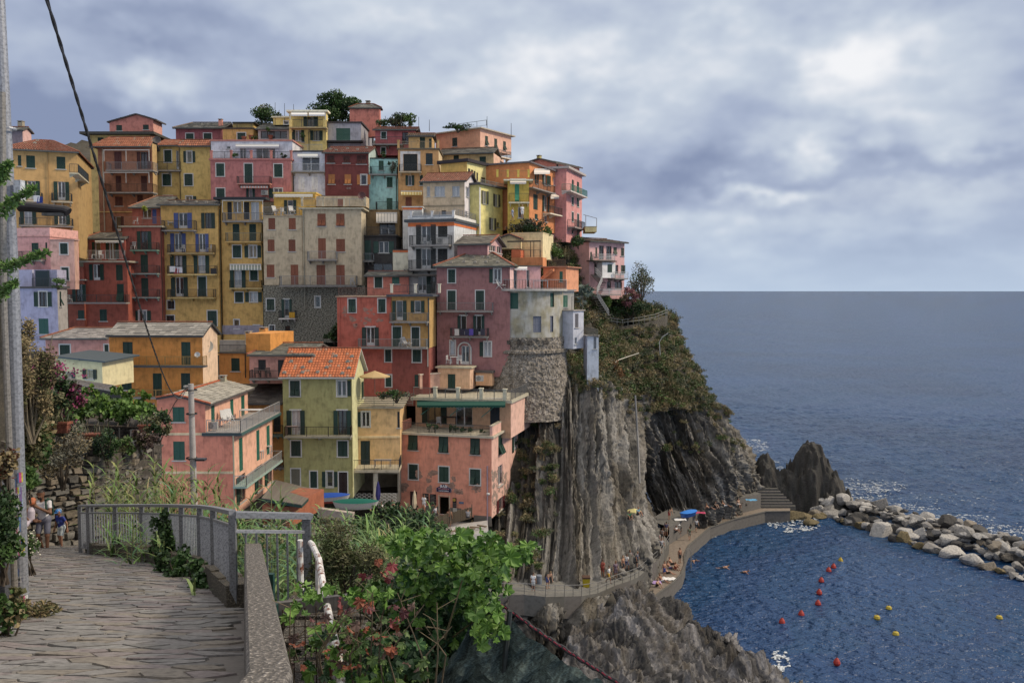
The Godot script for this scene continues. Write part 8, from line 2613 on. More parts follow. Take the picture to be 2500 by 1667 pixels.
func hand_bones(w: Vector3,dir: Vector3,side: Vector3,s: float,curl: Vector3) -> Array:
	var out := [[w,w + dir * 0.07 * s,0.026 * s,0.03 * s,"skin"],[w + dir * 0.05 * s + side * 0.02 * s,w + dir * 0.05 * s - side * 0.025 * s,0.02 * s,0.02 * s,"skin"]]
	for i in 4:
		var b := w + dir * 0.085 * s + side * (0.027 - 0.018 * i) * s
		var l: float = [0.042,0.048,0.045,0.036][i] * s
		var m := b + (dir + curl * 0.4).normalized() * l
		out.append([b,m,0.0095 * s,0.009 * s,"skin"]); out.append([m,m + (dir * 0.5 + curl).normalized() * l * 0.85,0.009 * s,0.0075 * s,"skin"])
	var t := w + dir * 0.03 * s + side * 0.03 * s
	var tm := t + (dir * 0.7 + side).normalized() * 0.036 * s
	out.append([t,tm,0.012 * s,0.0105 * s,"skin"]); out.append([tm,tm + (dir + side * 0.2 + curl * 0.4).normalized() * 0.028 * s,0.0105 * s,0.008 * s,"skin"])
	return out
func face(parent: Node3D,head: Vector3,fwd: Vector3,s: float,beard := false) -> void:
	var rt := Vector3.UP.cross(fwd).normalized()
	var up := fwd.cross(rt).normalized()
	var m := MB.new()
	for e in [-1,1]:
		var c: Vector3 = head + fwd * 0.083 * s + rt * 0.034 * s * e + up * 0.008 * s
		m.lathe([Vector2(0,0.009 * s),Vector2(0.012 * s,0.004 * s),Vector2(0.012 * s,-0.004 * s),Vector2(0,-0.009 * s)],8,Color(0.02,0.015,0.012),c)
		m.bar(c + up * 0.02 * s - rt * 0.016 * s,c + up * 0.022 * s + rt * 0.016 * s,0.008 * s,0.007 * s,Color(0.02,0.013,0.01))
	part(parent,"eyes",m,M.skin)
	m = MB.new()
	m.bar(head + fwd * 0.085 * s - up * 0.048 * s - rt * 0.022 * s,head + fwd * 0.085 * s - up * 0.048 * s + rt * 0.022 * s,0.01 * s,0.009 * s,Color(0.16,0.06,0.05)); part(parent,"mouth",m,M.skin)
func family() -> void:
	var SKD := Color(0.155,0.072,0.042)
	# the walking adult holding a small child
	var g := P(108,1350,23.0)
	var t := thing("person","walking person in a white T-shirt and grey shorts carrying a small child","person",g,0.12)
	var W := Color(0.55,0.54,0.57)
	var b := figure({"lean": Vector3(-0.03,1,0.05),"head": Vector3(-0.06,1,0.16),"lknee": Vector3(-0.12,0.52,0.10),"lfoot": Vector3(-0.12,0.12,-0.16),"rknee": Vector3(0.12,0.50,0.10),"rfoot": Vector3(0.12,0.08,0.14),
		"rhand": Vector3(-0.06,1.33,0.25),"relbow": Vector3(0.24,1.14,0.17),"lhand": Vector3(-0.12,0.98,0.30),"lelbow": Vector3(-0.34,1.08,0.12),"ltoe": Vector3(-0.05,-0.5,0.8)})
	b += hand_bones(Vector3(-0.07,1.34,0.25),Vector3(-0.85,0.5,0.05).normalized(),Vector3(0.4,0.8,-0.1).normalized(),1.0,Vector3(0,-0.2,-0.7))
	b += hand_bones(Vector3(-0.11,0.97,0.30),Vector3(0.95,-0.1,0.1).normalized(),Vector3(0,0.9,0.2).normalized(),1.0,Vector3(0,0,-0.7))
	var head := Vector3(-0.04,1.62,0.07)
	b.append([head + Vector3(0,-0.01,0.07),head + Vector3(0,-0.035,0.085),0.016,0.02,"skin"])
	b.append([head + Vector3(0,-0.075,0.05),head + Vector3(0,-0.09,0.02),0.05,0.05,"beard"])
	for s in [-1,1]: b.append([head + Vector3(0.088 * s,0,-0.005),head + Vector3(0.092 * s,0.02,-0.01),0.018,0.02,"skin"])
	var bo := MeshInstance3D.new()
	bo.name = "body"
	bo.mesh = nets_mesh(nets(b,0.0125,0.028),{"skin": SKD,"leg": SKD,"shirt": W,"pants": Color(0.115,0.12,0.165),"hair": Color(0.012,0.01,0.009),"shoe": Color(0.03,0.02,0.018),"beard": Color(0.015,0.011,0.01)},M.skin)
	t.add_child(bo)
	face(bo,head,Vector3(-0.1,-0.15,1).normalized(),1.0)
	var m := MB.new()
	m.tube([Vector3(0.12,1.46,0.12),Vector3(0.13,1.3,0.165),Vector3(0.15,1.1,0.13)],0.022,0.022,6,hx("1c3f34")); m.tube([Vector3(0.13,1.46,0.1),Vector3(0.12,1.5,0.0),Vector3(0.13,1.42,-0.12)],0.022,0.022,6,hx("1c3f34"))
	part(t,"rucksack_strap",m,M.cloth)
	m = MB.new()
	m.hexa([Vector3(-0.15,1.0,-0.14),Vector3(0.2,1.0,-0.14),Vector3(0.17,1.0,-0.28),Vector3(-0.13,1.0,-0.28),Vector3(-0.13,1.45,-0.13),Vector3(0.19,1.45,-0.13),Vector3(0.15,1.42,-0.25),Vector3(-0.1,1.42,-0.25)],hx("173a30")); part(t,"rucksack",m,M.cloth)
	m = MB.new()
	for s in [[-0.12,0.085,-0.14],[0.12,0.045,0.16]]:
		for z in [0.02,0.08]: m.bar(Vector3(s[0] - 0.05,s[1] + 0.03,s[2] + z),Vector3(s[0] + 0.05,s[1] + 0.03,s[2] + z),0.03,0.02,Color(0.03,0.02,0.018))
	part(t,"sandal_strap",m,M.cloth)
	# the carried child, head on the shoulder
	var c := thing("person","small child in a white dress and orange headscarf held in the walker's arms","person",g,0.12)
	var cb2 := []
	var hp := Vector3(-0.22,1.02,0.26)
	cb2 = [[hp,hp + Vector3(0.03,0.2,0.02),0.10,0.085,"dress"],[hp + Vector3(0.02,0.15,0),hp + Vector3(0.03,0.26,0.0),0.085,0.07,"dress"],[hp + Vector3(0.03,0.3,0),hp + Vector3(0.05,0.36,-0.01),0.035,0.035,"skin"],
		[hp + Vector3(0.06,0.42,0.0),hp + Vector3(0.07,0.45,-0.01),0.075,0.078,"skin"],[hp + Vector3(0.05,0.45,0.005),hp + Vector3(0.06,0.50,-0.01),0.088,0.075,"scarf"],[hp + Vector3(-0.06,0.26,0.02),hp + Vector3(-0.13,0.1,0.1),0.034,0.028,"skin"],[hp + Vector3(-0.13,0.1,0.1),hp + Vector3(-0.04,0.06,0.2),0.028,0.02,"skin"],
		[hp + Vector3(-0.05,-0.03,0.04),hp + Vector3(-0.02,-0.1,0.22),0.075,0.06,"dress"],[hp + Vector3(-0.02,-0.1,0.2),hp + Vector3(-0.03,-0.13,0.25),0.05,0.04,"skin"],[hp + Vector3(-0.03,-0.13,0.24),hp + Vector3(-0.10,-0.36,0.2),0.04,0.028,"skin"],[hp + Vector3(-0.10,-0.38,0.2),hp + Vector3(-0.11,-0.42,0.28),0.034,0.03,"shoe"],
		[hp + Vector3(-0.08,-0.03,0),hp + Vector3(-0.16,-0.12,0.14),0.06,0.045,"skin"],[hp + Vector3(-0.16,-0.12,0.14),hp + Vector3(-0.24,-0.34,0.1),0.04,0.028,"skin"],[hp + Vector3(-0.24,-0.36,0.1),hp + Vector3(-0.26,-0.4,0.18),0.034,0.03,"shoe"]]
	cb2 += hand_bones(hp + Vector3(-0.04,0.06,0.2),Vector3(0.8,-0.2,0.3).normalized(),Vector3(0,0.9,-0.2).normalized(),0.6,Vector3(0,-0.3,-0.5))
	var co := MeshInstance3D.new()
	co.name = "body"
	co.mesh = nets_mesh(nets(cb2,0.0125,0.025),{"skin": SKD * 1.1,"dress": Color(0.52,0.46,0.54),"scarf": Color(0.42,0.13,0.055),"shoe": Color(0.16,0.03,0.17)},M.skin)
	c.add_child(co)
	face(co,hp + Vector3(0.065,0.43,0),Vector3(0.3,-0.3,0.9).normalized(),0.8)
	# the boy
	var k := thing("person","small child in a blue T-shirt and spotted blue cap walking by the railing","person",P(150,1334,24.6),-0.35)
	var f := figure({"hip": Vector3(0,0.86,0),"lean": Vector3(0,1,0.12),"head": Vector3(-0.05,0.9,0.35),"lknee": Vector3(-0.1,0.48,0.06),"lfoot": Vector3(-0.1,0.07,-0.04),"rknee": Vector3(0.1,0.48,0.12),"rfoot": Vector3(0.1,0.07,0.1),"lhand": Vector3(-0.34,0.78,0.05),"rhand": Vector3(0.34,0.8,0.0)})
	f += hand_bones(Vector3(-0.34,0.78,0.05),Vector3(-0.2,-1,0.2).normalized(),Vector3(0.2,0,1).normalized(),1.0,Vector3(0.5,0,0.2)); f += hand_bones(Vector3(0.34,0.8,0.0),Vector3(0.2,-1,0.1).normalized(),Vector3(-0.2,0,1).normalized(),1.0,Vector3(-0.5,0,0.2))
	for e in f:   # a child's larger head
		if e[4] == "hair" or (e[4] == "skin" and e[0].y > 1.4):
			e[2] *= 1.35; e[3] *= 1.35
		if e[4] == "hair": e[4] = "cap"
	var ko := MeshInstance3D.new()
	ko.name = "body"
	ko.mesh = nets_mesh(nets(f,0.0165,0.03),{"skin": Color(0.22,0.11,0.07),"leg": Color(0.2,0.1,0.065),"shirt": Color(0.012,0.03,0.20),"pants": Color(0.45,0.5,0.52),"cap": Color(0.03,0.16,0.42),"shoe": Color(0.02,0.02,0.025)},M.skin)
	k.add_child(ko)
	k.scale = Vector3.ONE * 0.66
	m = MB.new()
	var kh := Vector3(-0.01,1.56,0.12)
	m.hexa([kh + Vector3(-0.1,0.0,0.08),kh + Vector3(0.1,0.0,0.08),kh + Vector3(0.12,0.02,-0.02),kh + Vector3(-0.12,0.02,-0.02),kh + Vector3(-0.08,0.0,0.2),kh + Vector3(0.08,0.0,0.2),kh + Vector3(0.12,0.05,-0.02),kh + Vector3(-0.12,0.05,-0.02)],Color(0.03,0.16,0.42)); part(k,"cap_peak",m,M.cloth)
	m = MB.new()
	for i in 26:
		var d := Vector3(rng.randfn(),absf(rng.randfn()) * 0.9 + 0.1,rng.randfn()).normalized()
		var q := kh + Vector3(0,0.035,-0.02) + d * 0.128
		m.lathe([Vector2(0,0.014),Vector2(0.014,0),Vector2(0,-0.014)],6,Color(0.6,0.66,0.7),q)
	part(k,"cap_spots",m,M.cloth)
	m = MB.new()
	for i in 7: m.bar(Vector3(-0.05 + 0.015 * i,1.10 + 0.03 * sin(i * 1.9),0.16),Vector3(-0.03 + 0.015 * i,1.16 + 0.03 * cos(i * 1.3),0.165),0.018,0.01,Color(0.25,0.36,0.5))
	part(k,"shirt_print",m,M.cloth)
# ---------------------------------------------------------------- small things about the place
func chair_mesh(k: Color) -> Array:
	var seat := MB.new()
	seat.box(Vector3(-0.23,0.40,-0.22),Vector3(0.23,0.44,0.24),k)
	var back := MB.new()
	for i in 4: back.box(Vector3(-0.22 + i * 0.12,0.44,-0.26),Vector3(-0.15 + i * 0.12,0.85,-0.22),k)
	back.box(Vector3(-0.24,0.82,-0.27),Vector3(0.24,0.9,-0.21),k)
	var legs := []
	for x in [-0.2,0.2]:
		for z in [-0.2,0.2]:
			var l := MB.new()
			l.bar(Vector3(x,0.4,z),Vector3(x * 1.15,0,z * 1.15),0.05,0.05,k)
			legs.append(l)
	return [seat,back,legs]
func chair(label: String,at: Vector3,turn: float,k: Color) -> void:
	var t := thing("chair",label,"chair",at,turn)
	var c := chair_mesh(k)
	part(t,"seat",c[0],M.paint); part(t,"backrest",c[1],M.paint)
	for l in c[2]: part(t,"leg",l,M.paint)
func lounger(label: String,at: Vector3,turn: float,k: Color) -> void:
	var t := thing("deck_chair",label,"deck chair",at,turn)
	var m := MB.new()
	m.bar(Vector3(0,0.32,-0.1),Vector3(0,0.4,0.55),0.55,0.05,k); part(t,"seat",m,M.paint)
	m = MB.new()
	m.bar(Vector3(0,0.33,-0.12),Vector3(0,1.05,-0.5),0.55,0.05,k); part(t,"backrest",m,M.paint)
	for s in [-0.27,0.27]:
		m = MB.new()
		m.bar(Vector3(s,0,0.45),Vector3(s,0.62,-0.3),0.05,0.05,k); m.bar(Vector3(s,0,-0.45),Vector3(s,0.55,0.25),0.05,0.05,k); part(t,"leg",m,M.paint)
func table(label: String,at: Vector3,w: float,d: float,k: Color,turn := 0.0) -> void:
	var t := thing("table",label,"table",at,turn)
	var m := MB.new()
	m.box(Vector3(-w,0.7,-d),Vector3(w,0.74,d),k); part(t,"tabletop",m,M.paint)
	for x in [-1,1]:
		for z in [-1,1]:
			m = MB.new()
			m.box(Vector3(x * (w - 0.06) - 0.03,0,z * (d - 0.06) - 0.03),Vector3(x * (w - 0.06) + 0.03,0.7,z * (d - 0.06) + 0.03),k); part(t,"leg",m,M.paint)
func aircon(label: String,at: Vector3,turn := 0.0) -> void:
	var t := thing("air_conditioner",label,"air conditioner",at,turn)
	var m := MB.new()
	m.box(Vector3(-0.42,0,-0.15),Vector3(0.42,0.62,0.15),Color(0.5,0.49,0.46)); part(t,"casing",m,M.paint)
	m = MB.new()
	for i in 5:
		var r := 0.05 + i * 0.045
		var ring := []
		for j in 17: ring.append(Vector3(-0.1 + cos(TAU * j / 16) * r,0.31 + sin(TAU * j / 16) * r,0.16))
		m.tube(ring,0.008,0.008,4,Color(0.12,0.12,0.12))
	part(t,"fan_grille",m,M.paint)
func parasol(label: String,at: Vector3,h: float,r: float,k: Color,closed := false) -> void:
	var t := thing("parasol",label,"parasol",at)
	var m := MB.new()
	m.tube([Vector3.ZERO,Vector3(0,h,0)],0.025,0.025,6,Color(0.3,0.28,0.25)); part(t,"pole",m,M.metal)
	m = MB.new()
	if closed:
		for i in 12:
			var a := TAU * i / 12
			var b := TAU * (i + 1) / 12
			var pr := [[h,0.03],[h - 0.5,0.14],[h - 1.3,0.2],[h - 1.75,0.12]]
			for j in 3:
				var w0 := 1.0 + 0.25 * (i % 2)
				var w1 := 1.0 + 0.25 * ((i + 1) % 2)
				m.quad(Vector3(cos(a) * pr[j + 1][1] * w0,pr[j + 1][0],-sin(a) * pr[j + 1][1] * w0),Vector3(cos(b) * pr[j + 1][1] * w1,pr[j + 1][0],-sin(b) * pr[j + 1][1] * w1),Vector3(cos(b) * pr[j][1] * w1,pr[j][0],-sin(b) * pr[j][1] * w1),Vector3(cos(a) * pr[j][1] * w0,pr[j][0],-sin(a) * pr[j][1] * w0),k)
	else:
		for i in 8:
			var a := TAU * i / 8
			var b := TAU * (i + 1) / 8
			var pa := Vector3(cos(a) * r,h - r * 0.35,-sin(a) * r)
			var pb := Vector3(cos(b) * r,h - r * 0.35,-sin(b) * r)
			m.tri(Vector3(0,h,0),pa,pb,jit(k,0.08)); m.quad(pa - Vector3(0,0.12,0),pb - Vector3(0,0.12,0),pb,pa,k)
	part(t,"canopy",m,M.cloth)
func boat(label: String,at: Vector3,turn: float,l: float,hull: Color,trim: Color,cover: Color) -> void:
	var t := thing("boat",label,"boat",at,turn)
	var sec := func(u: float,y: float) -> float: return 0.55 * sqrt(maxf(0.0,1.0 - pow(absf(u),3.0))) * (0.45 + 0.55 * y)
	for part_ in [["hull",0.0,0.35,trim],["topsides",0.35,1.0,hull]]:
		var m := MB.new()
		for i in 20:
			for s in [-1,1]:
				var u0 := lerpf(-1,1,i / 20.0)
				var u1 := lerpf(-1,1,(i + 1) / 20.0)
				var y0: float = part_[1]
				var y1: float = part_[2]
				var f := func(u: float,y: float) -> Vector3: return Vector3(s * sec.call(u,y),y * 0.6 + 0.12 * u * u,u * l * 0.5 * (0.86 + 0.14 * y))
				m.quad(f.call(u0,y0),f.call(u1,y0),f.call(u1,y1),f.call(u0,y1),part_[3])
		part(t,part_[0],m,M.paint)
	var c := MB.new()
	for i in 20:
		for j in 6:
			var f := func(i_: int,j_: int) -> Vector3:
				var u := lerpf(-1,1,i_ / 20.0)
				var v := lerpf(-1,1,j_ / 6.0)
				return Vector3(v * sec.call(u,1.0) * 1.05,0.61 + 0.12 * u * u + 0.32 * (1 - v * v) * (1 - u * u),u * l * 0.5)
			c.quad(f.call(i,j + 1),f.call(i + 1,j + 1),f.call(i + 1,j),f.call(i,j),cover)
	part(t,"cover",c,M.cloth)
func cloth_item(label: String,p: Vector3,w: float,h: float,k: Color,cat := "laundry") -> void:
	var t := thing("laundry",label,cat,p)
	var m := MB.new()
	for i in 6:
		var x0 := lerpf(-w,w,i / 6.0)
		var x1 := lerpf(-w,w,(i + 1) / 6.0)
		m.quad(Vector3(x0,-h,0.03 * (i % 2)),Vector3(x1,-h + 0.03,0.03 * ((i + 1) % 2)),Vector3(x1,0,0),Vector3(x0,0,0),k)
	part(t,"cloth",m,M.cloth)
func dish(label: String,p: Vector3,r: float,dir: Vector3,k: Color) -> void:
	var t := thing("satellite_dish",label,"satellite dish",p)
	var m := MB.new()
	m.lathe([Vector2(0,-0.1 * r),Vector2(r * 0.5,0),Vector2(r,0.25 * r),Vector2(r * 0.97,0.27 * r),Vector2(r * 0.5,0.03 * r),Vector2(0,-0.06 * r)],16,k)
	m.xf(Transform3D(Basis(Quaternion(Vector3.UP,dir.normalized())),Vector3.ZERO)); part(t,"reflector",m,M.paint)
	m = MB.new()
	m.tube([Vector3.ZERO,dir.normalized() * r * 0.9 + Vector3(0,-0.2 * r,0)],0.02,0.02,5,k * 0.6); m.tube([Vector3.ZERO,Vector3(0,-r * 1.3,-0.1)],0.03,0.03,5,k * 0.6); part(t,"arm",m,M.metal)
func props() -> void:
	var W := Color(0.64,0.64,0.64)
	# buoys
	for e in [[2053,1371,0],[2036,1386,1],[2024,1395,1],[2006,1420,1],[2001,1449,1],[1998,1476,1],[1957,1502,1],[1910,1521,1],[2171,1487,2],[2142,1510,2],[2188,1550,2],[2441,1510,2],[2044,1620,1]]:
		var p := G(e[0],e[1],0.0)
		var nm: String = ["yellow conical buoy at the head of the red buoy line","red pear-shaped buoy in the curving buoy line","yellow ball buoy afloat in the open harbour"][e[2]]
		var k: Color = [Color(0.5,0.36,0.02),Color(0.42,0.035,0.02),Color(0.55,0.42,0.05)][e[2]]
		if e[1] == 1620: nm = "red and white buoy nearest the rock spur"
		elif e[0] == 2441: nm = "yellow ball buoy floating far apart on the east"
		elif e[0] == 1910: nm = "red pear-shaped buoy ending the line near the rock spur"
		var t := thing("buoy",nm,"buoy",p,0.0,"" if nm.begins_with("yellow con") or e[0] in [2441,2044,1910] else ["","red buoy line","yellow ball buoys"][e[2]])
		var m := MB.new()
		m.lathe([Vector2(0,-0.25),Vector2(0.26,-0.1),Vector2(0.32,0.08),Vector2(0.25,0.28),Vector2(0.1,0.5 if e[2] != 2 else 0.36),Vector2(0,0.58 if e[2] != 2 else 0.38)],12,k); part(t,"float",m,M.paint)
		m = MB.new()
		m.lathe([Vector2(0.05,0.0),Vector2(0.05,0.12),Vector2(0,0.14)],6,Color(0.05,0.05,0.05),Vector3(0,0.5 if e[2] != 2 else 0.36,0)); part(t,"eye",m,M.metal)
	# railing of the harbour walkway
	var wr_ := thing("walkway_railing","thin steel railing along the cliff-foot walkway","railing")
	for i in range(1,walk_edge.size()):
		var a: Vector3 = walk_edge[i - 1]
		var b: Vector3 = walk_edge[i]
		for j in 2:
			var p := a.lerp(b,j * 0.5)
			var m := MB.new()
			m.bar(p,p + Vector3(0,1.0,0),0.045,0.045,Color(0.2,0.19,0.18)); part(wr_,"post",m,M.metal)
		for y in [1.0,0.55]:
			var m := MB.new()
			m.bar(a + Vector3(0,y,0),b + Vector3(0,y,0),0.045,0.045,Color(0.34,0.33,0.32)); part(wr_,"rail",m,M.metal)
	# bins, boats and clutter by the walkway
	var bn := thing("waste_bin","yellow recycling bin with a brown lid on the walkway","bin",G(1431,1432,6.1))
	var m := MB.new()
	m.hexa([Vector3(-0.28,0,0.25),Vector3(0.28,0,0.25),Vector3(0.28,0,-0.25),Vector3(-0.28,0,-0.25),Vector3(-0.34,0.8,0.3),Vector3(0.34,0.8,0.3),Vector3(0.34,0.8,-0.3),Vector3(-0.34,0.8,-0.3)],Color(0.5,0.38,0.01)); part(bn,"bin_body",m,M.paint)
	m = MB.new()
	m.box(Vector3(-0.37,0.803,-0.33),Vector3(0.37,0.95,0.33),Color(0.10,0.05,0.03)); part(bn,"lid",m,M.paint)
	bn = thing("drum","grey plastic drum beside the stooping bather","drum",G(1316,1425,6.9))
	m = MB.new()
	m.lathe([Vector2(0,0),Vector2(0.26,0),Vector2(0.28,0.3),Vector2(0.26,0.7),Vector2(0.28,0.72),Vector2(0.25,0.78),Vector2(0,0.78)],14,Color(0.2,0.23,0.28)); part(bn,"shell",m,M.paint)
	boat("bright blue rowing boat on the harbour wall terrace",G(1681,1262,3.8),2.2,3.0,Color(0.02,0.12,0.45),Color(0.02,0.10,0.4),Color(0.03,0.17,0.55))
	boat("white boat with a blue cover and red keel on the plaza",P(797,1228,76),1.75,4.2,Color(0.6,0.6,0.6),Color(0.3,0.04,0.04),Color(0.015,0.06,0.3))
	boat("white boat under a green tarpaulin on the plaza",P(868,1243,73),1.6,4.0,Color(0.6,0.6,0.6),Color(0.5,0.5,0.5),Color(0.006,0.10,0.075))
	parasol("closed cream parasol at the bar",P(1012,1262,81.5),2.6,1.0,Color(0.5,0.42,0.3),true)
	parasol("closed navy parasol on the plaza",P(923,1240,78),2.5,1.0,Color(0.02,0.02,0.12),true)
	parasol("pale yellow parasol on the cliff steps",P(1548,1268,90),1.2,0.75,Color(0.5,0.45,0.2))
	parasol("small blue parasol leaning at the cliff foot",P(1544,1354,89),0.9,0.5,Color(0.03,0.1,0.35))
	parasol("large ochre sun sail over the peach roof terrace",P(915,962,83.5),2.3,1.5,Color(0.42,0.30,0.15))
	for e in [[1661,1270,3.7,W,"white towel heap on the harbour wall"],[1646,1282,3.2,Color(0.6,0.6,0.65),"striped white towel by the ramp"],[1835,1222,3.7,Color(0.1,0.3,0.5),"light blue towel on the wall near the stair"],[1708,1253,3.7,Color(0.4,0.05,0.12),"red towel on the wall terrace"],[1634,1415,1.5,W,"white towel roll on the bathing ledge"],[1598,1424,1.5,Color(0.35,0.25,0.5),"lilac towel at the ledge steps"]]:
		var t := thing("towel",e[4],"towel",G(e[0],e[1],e[2]))
		m = MB.new()
		var nx := 6
		for i in nx:
			for j in nx:
				var f := func(a: int,b: int) -> Vector3: return Vector3((a / 6.0 - 0.5) * 1.5,0.06 + 0.16 * maxf(0.0,nz.get_noise_2d(a * 1.3 + e[0],b * 1.3) + 0.3),(b / 6.0 - 0.5) * 0.9)
				m.quad(f.call(i,j + 1),f.call(i + 1,j + 1),f.call(i + 1,j),f.call(i,j),e[3])
		part(t,"cloth",m,M.cloth)
	# ladder into the water
	var ld := thing("bathing_ladder","curved steel ladder at the edge of the bathing ledge","ladder",G(1674,1360,1.5))
	m = MB.new()
	for s in [-0.25,0.25]: m.tube([Vector3(0,0,s),Vector3(0.1,0.9,s),Vector3(0.4,1.05,s),Vector3(0.65,0.8,s),Vector3(0.7,-1.4,s)],0.03,0.03,6,Color(0.4,0.38,0.36))
	part(ld,"stringer",m,M.metal)
	for i in 4:
		m = MB.new()
		m.tube([Vector3(0.69,-0.2 - i * 0.3,-0.25),Vector3(0.69,-0.2 - i * 0.3,0.25)],0.02,0.02,5,Color(0.4,0.38,0.36)); part(ld,"rung",m,M.metal)
	# drain pipe down the cliff
	var dp := thing("drain_pipe","long grey pipe running down the cliff crease","pipe")
	m = MB.new()
	m.tube([P(1551,965,100),P(1556,1050,99),P(1560,1120,97.5),P(1562,1180,96)],0.12,0.12,8,Color(0.24,0.24,0.25)); part(dp,"pipe",m,M.metal)
	# plaza, low walls, terrace
	m = MB.new()
	m.quad(P(560,1345,66),P(1010,1352,66.5),P(1190,1262,88),P(640,1262,90),Color(0.22,0.205,0.195)); struct_("plaza",m,M.concrete)
	var pw := thing("low_wall","pale low wall at the edge of the plaza","wall")
	m = MB.new()
	m.bar(P(778,1250,67),P(862,1262,66.5),0.5,0.7,Color(0.40,0.34,0.30)); part(pw,"wall",m,M.plaster)
	var tr := thing("bar_terrace","rubble-topped pale concrete terrace below the bar","terrace")
	m = MB.new()
	var a := P(1082,1328,72)
	var b := P(1192,1294,76)
	var c := P(1190,1270,83)
	var d := P(1040,1290,81)
	m.hexa([a - Vector3(0,5,0),b - Vector3(0,5,0),c - Vector3(0,5,0),d - Vector3(0,5,0),a,b,c,d],Color(0.42,0.41,0.40)); part(tr,"slab",m,M.concrete)
	var bf := thing("bamboo_fence","bamboo screen fence around the bar terrace","fence")
	m = MB.new()
	for i in 70:
		var p := P(lerpf(1046,1152,i / 70.0),lerpf(1292,1262,i / 70.0),lerpf(79.5,82.5,i / 70.0))
		m.box(p + Vector3(-0.035,-0.1,-0.02),p + Vector3(0.03,1.0 + rr(-0.05,0.05),0.02),jit(Color(0.24,0.19,0.13),0.25))
	part(bf,"bamboo_screen",m,M.wood).set_meta("kind","stuff")
	for i in 3:
		m = MB.new()
		var p := P(lerpf(1046,1152,i / 2.0),lerpf(1292,1262,i / 2.0),lerpf(79.4,82.4,i / 2.0))
		m.tube([p,p + Vector3(0,1.25,0)],0.05,0.05,6,Color(0.2,0.16,0.12)); part(bf,"post",m,M.wood)
	for i in 5:
		var t := thing("timber",["long weathered plank lying on the bar terrace","short plank on the bar terrace rubble","pale plank at the terrace edge","crossed plank on the bar terrace","thin batten by the bamboo fence"][i],"plank")
		m = MB.new()
		var p := P(1090 + i * 19,1298 - i * 4,75.5 + i * 0.6)
		m.bar(p,p + Vector3(1.6 - 0.2 * i,0.05,-0.3 + 0.25 * i),0.2,0.1,jit(Color(0.3,0.23,0.16),0.2)); part(t,"board",m,M.wood)
	# stair and its white rails on the seaward slope, terrace wall and its railing
	var ss := thing("slope_stair","wooden stair with white rails zigzagging below the lone pink house","stairs")
	for sgm in [[P(1452,670,118.5),P(1470,690,118)],[P(1470,690,118),P(1456,722,117)],[P(1456,728,117),P(1486,775,116.5)]]:
		for i in 9:
			m = MB.new()
			var p: Vector3 = sgm[0].lerp(sgm[1],i / 8.0)
			m.box(p + Vector3(-0.5,-0.08,-0.5),p + Vector3(0.5,0,0.5),Color(0.2,0.18,0.15)); part(ss,"step",m,M.wood)
		for y in [0.35,0.65,0.95]:
			m = MB.new()
			m.bar(sgm[0] + Vector3(0,y,0.5),sgm[1] + Vector3(0,y,0.5),0.05,0.1,Color(0.6,0.6,0.6)); part(ss,"rail",m,M.paint)
	var tw := thing("terrace_wall","rubble terrace wall on the tip of the headland","wall")
	m = MB.new()
	var wl := [P(1480,790,120.5),P(1520,796,122),P(1560,790,123.5),P(1600,782,125.5),P(1625,772,127.5),P(1632,770,134)]
	var wdep := [60,75,90,95,80,60]
	for i in 5: m.quad(wl[i] + Vector3(0,-4.2,0.5),wl[i + 1] + Vector3(0,-4.2,0.5),wl[i + 1],wl[i],Color(0.13,0.12,0.10))
	m.quad(wl[0],wl[3],wl[4],wl[5],Color(0.12,0.11,0.07))
	part(tw,"wall",m,M.masonry)
	var tl := thing("terrace_railing","pale railing along the headland terrace wall","railing")
	for i in 5:
		m = MB.new()
		for y in [0.9,0.5]: m.bar(wl[i] + Vector3(0,y,0),wl[i + 1] + Vector3(0,y,0),0.05,0.05,Color(0.42,0.4,0.36))
		part(tl,"rail",m,M.metal)
		for j in 3:
			m = MB.new()
			var p: Vector3 = wl[i].lerp(wl[i + 1],j / 3.0)
			m.bar(p,p + Vector3(0,0.95,0),0.06,0.06,Color(0.42,0.4,0.36)); part(tl,"post",m,M.metal)
	var hw_ := thing("path_handrail","thin pale handrail tracing the path across the green slope","handrail")
	m = MB.new()
	m.tube([P(1478,892,107),P(1500,886,108),P(1512,878,108.5),P(1535,870,110),P(1560,862,112)],0.06,0.06,6,Color(0.4,0.39,0.36)); part(hw_,"tube",m,M.metal)
	var lp := thing("slope_lamp","bent white lamp pole at the headland's edge","lamp post")
	m = MB.new()
	m.tube([P(1612,868,121),P(1610,835,121),P(1618,822,121),P(1632,813,121)],0.07,0.06,6,Color(0.55,0.55,0.55)); part(lp,"pole",m,M.metal)
	# furniture on balconies and terraces
	zp(0,0,1.0)
	lounger("first white deck chair on the salmon house's roof terrace",P(549,1033,70.5) + Vector3(0,0,0),0.7,W); lounger("second white deck chair on the salmon house's roof terrace",P(560,1030,71.2),0.7,W)
	table("white table on the salmon house's roof terrace",P(612,1020,75),0.9,0.5,W); table("white bistro table on the salmon house's long balcony",P(632,1120,75.5),0.35,0.35,W); table("second white bistro table farther along the long balcony",P(652,1108,77.5),0.35,0.35,W)
	aircon("air conditioner on the salmon house's roof terrace",P(518,1048,68.8)); aircon("air conditioner on the pink house front above the yellow roof room",P(647,471,112) + Vector3(0,-0.3,0.3)); aircon("air conditioner on the white banded house's upper balcony",P(1076,594,99.5)); aircon("air conditioner on the bar house's roof room",P(1162,930,92) + Vector3(0.4,0,0.2))
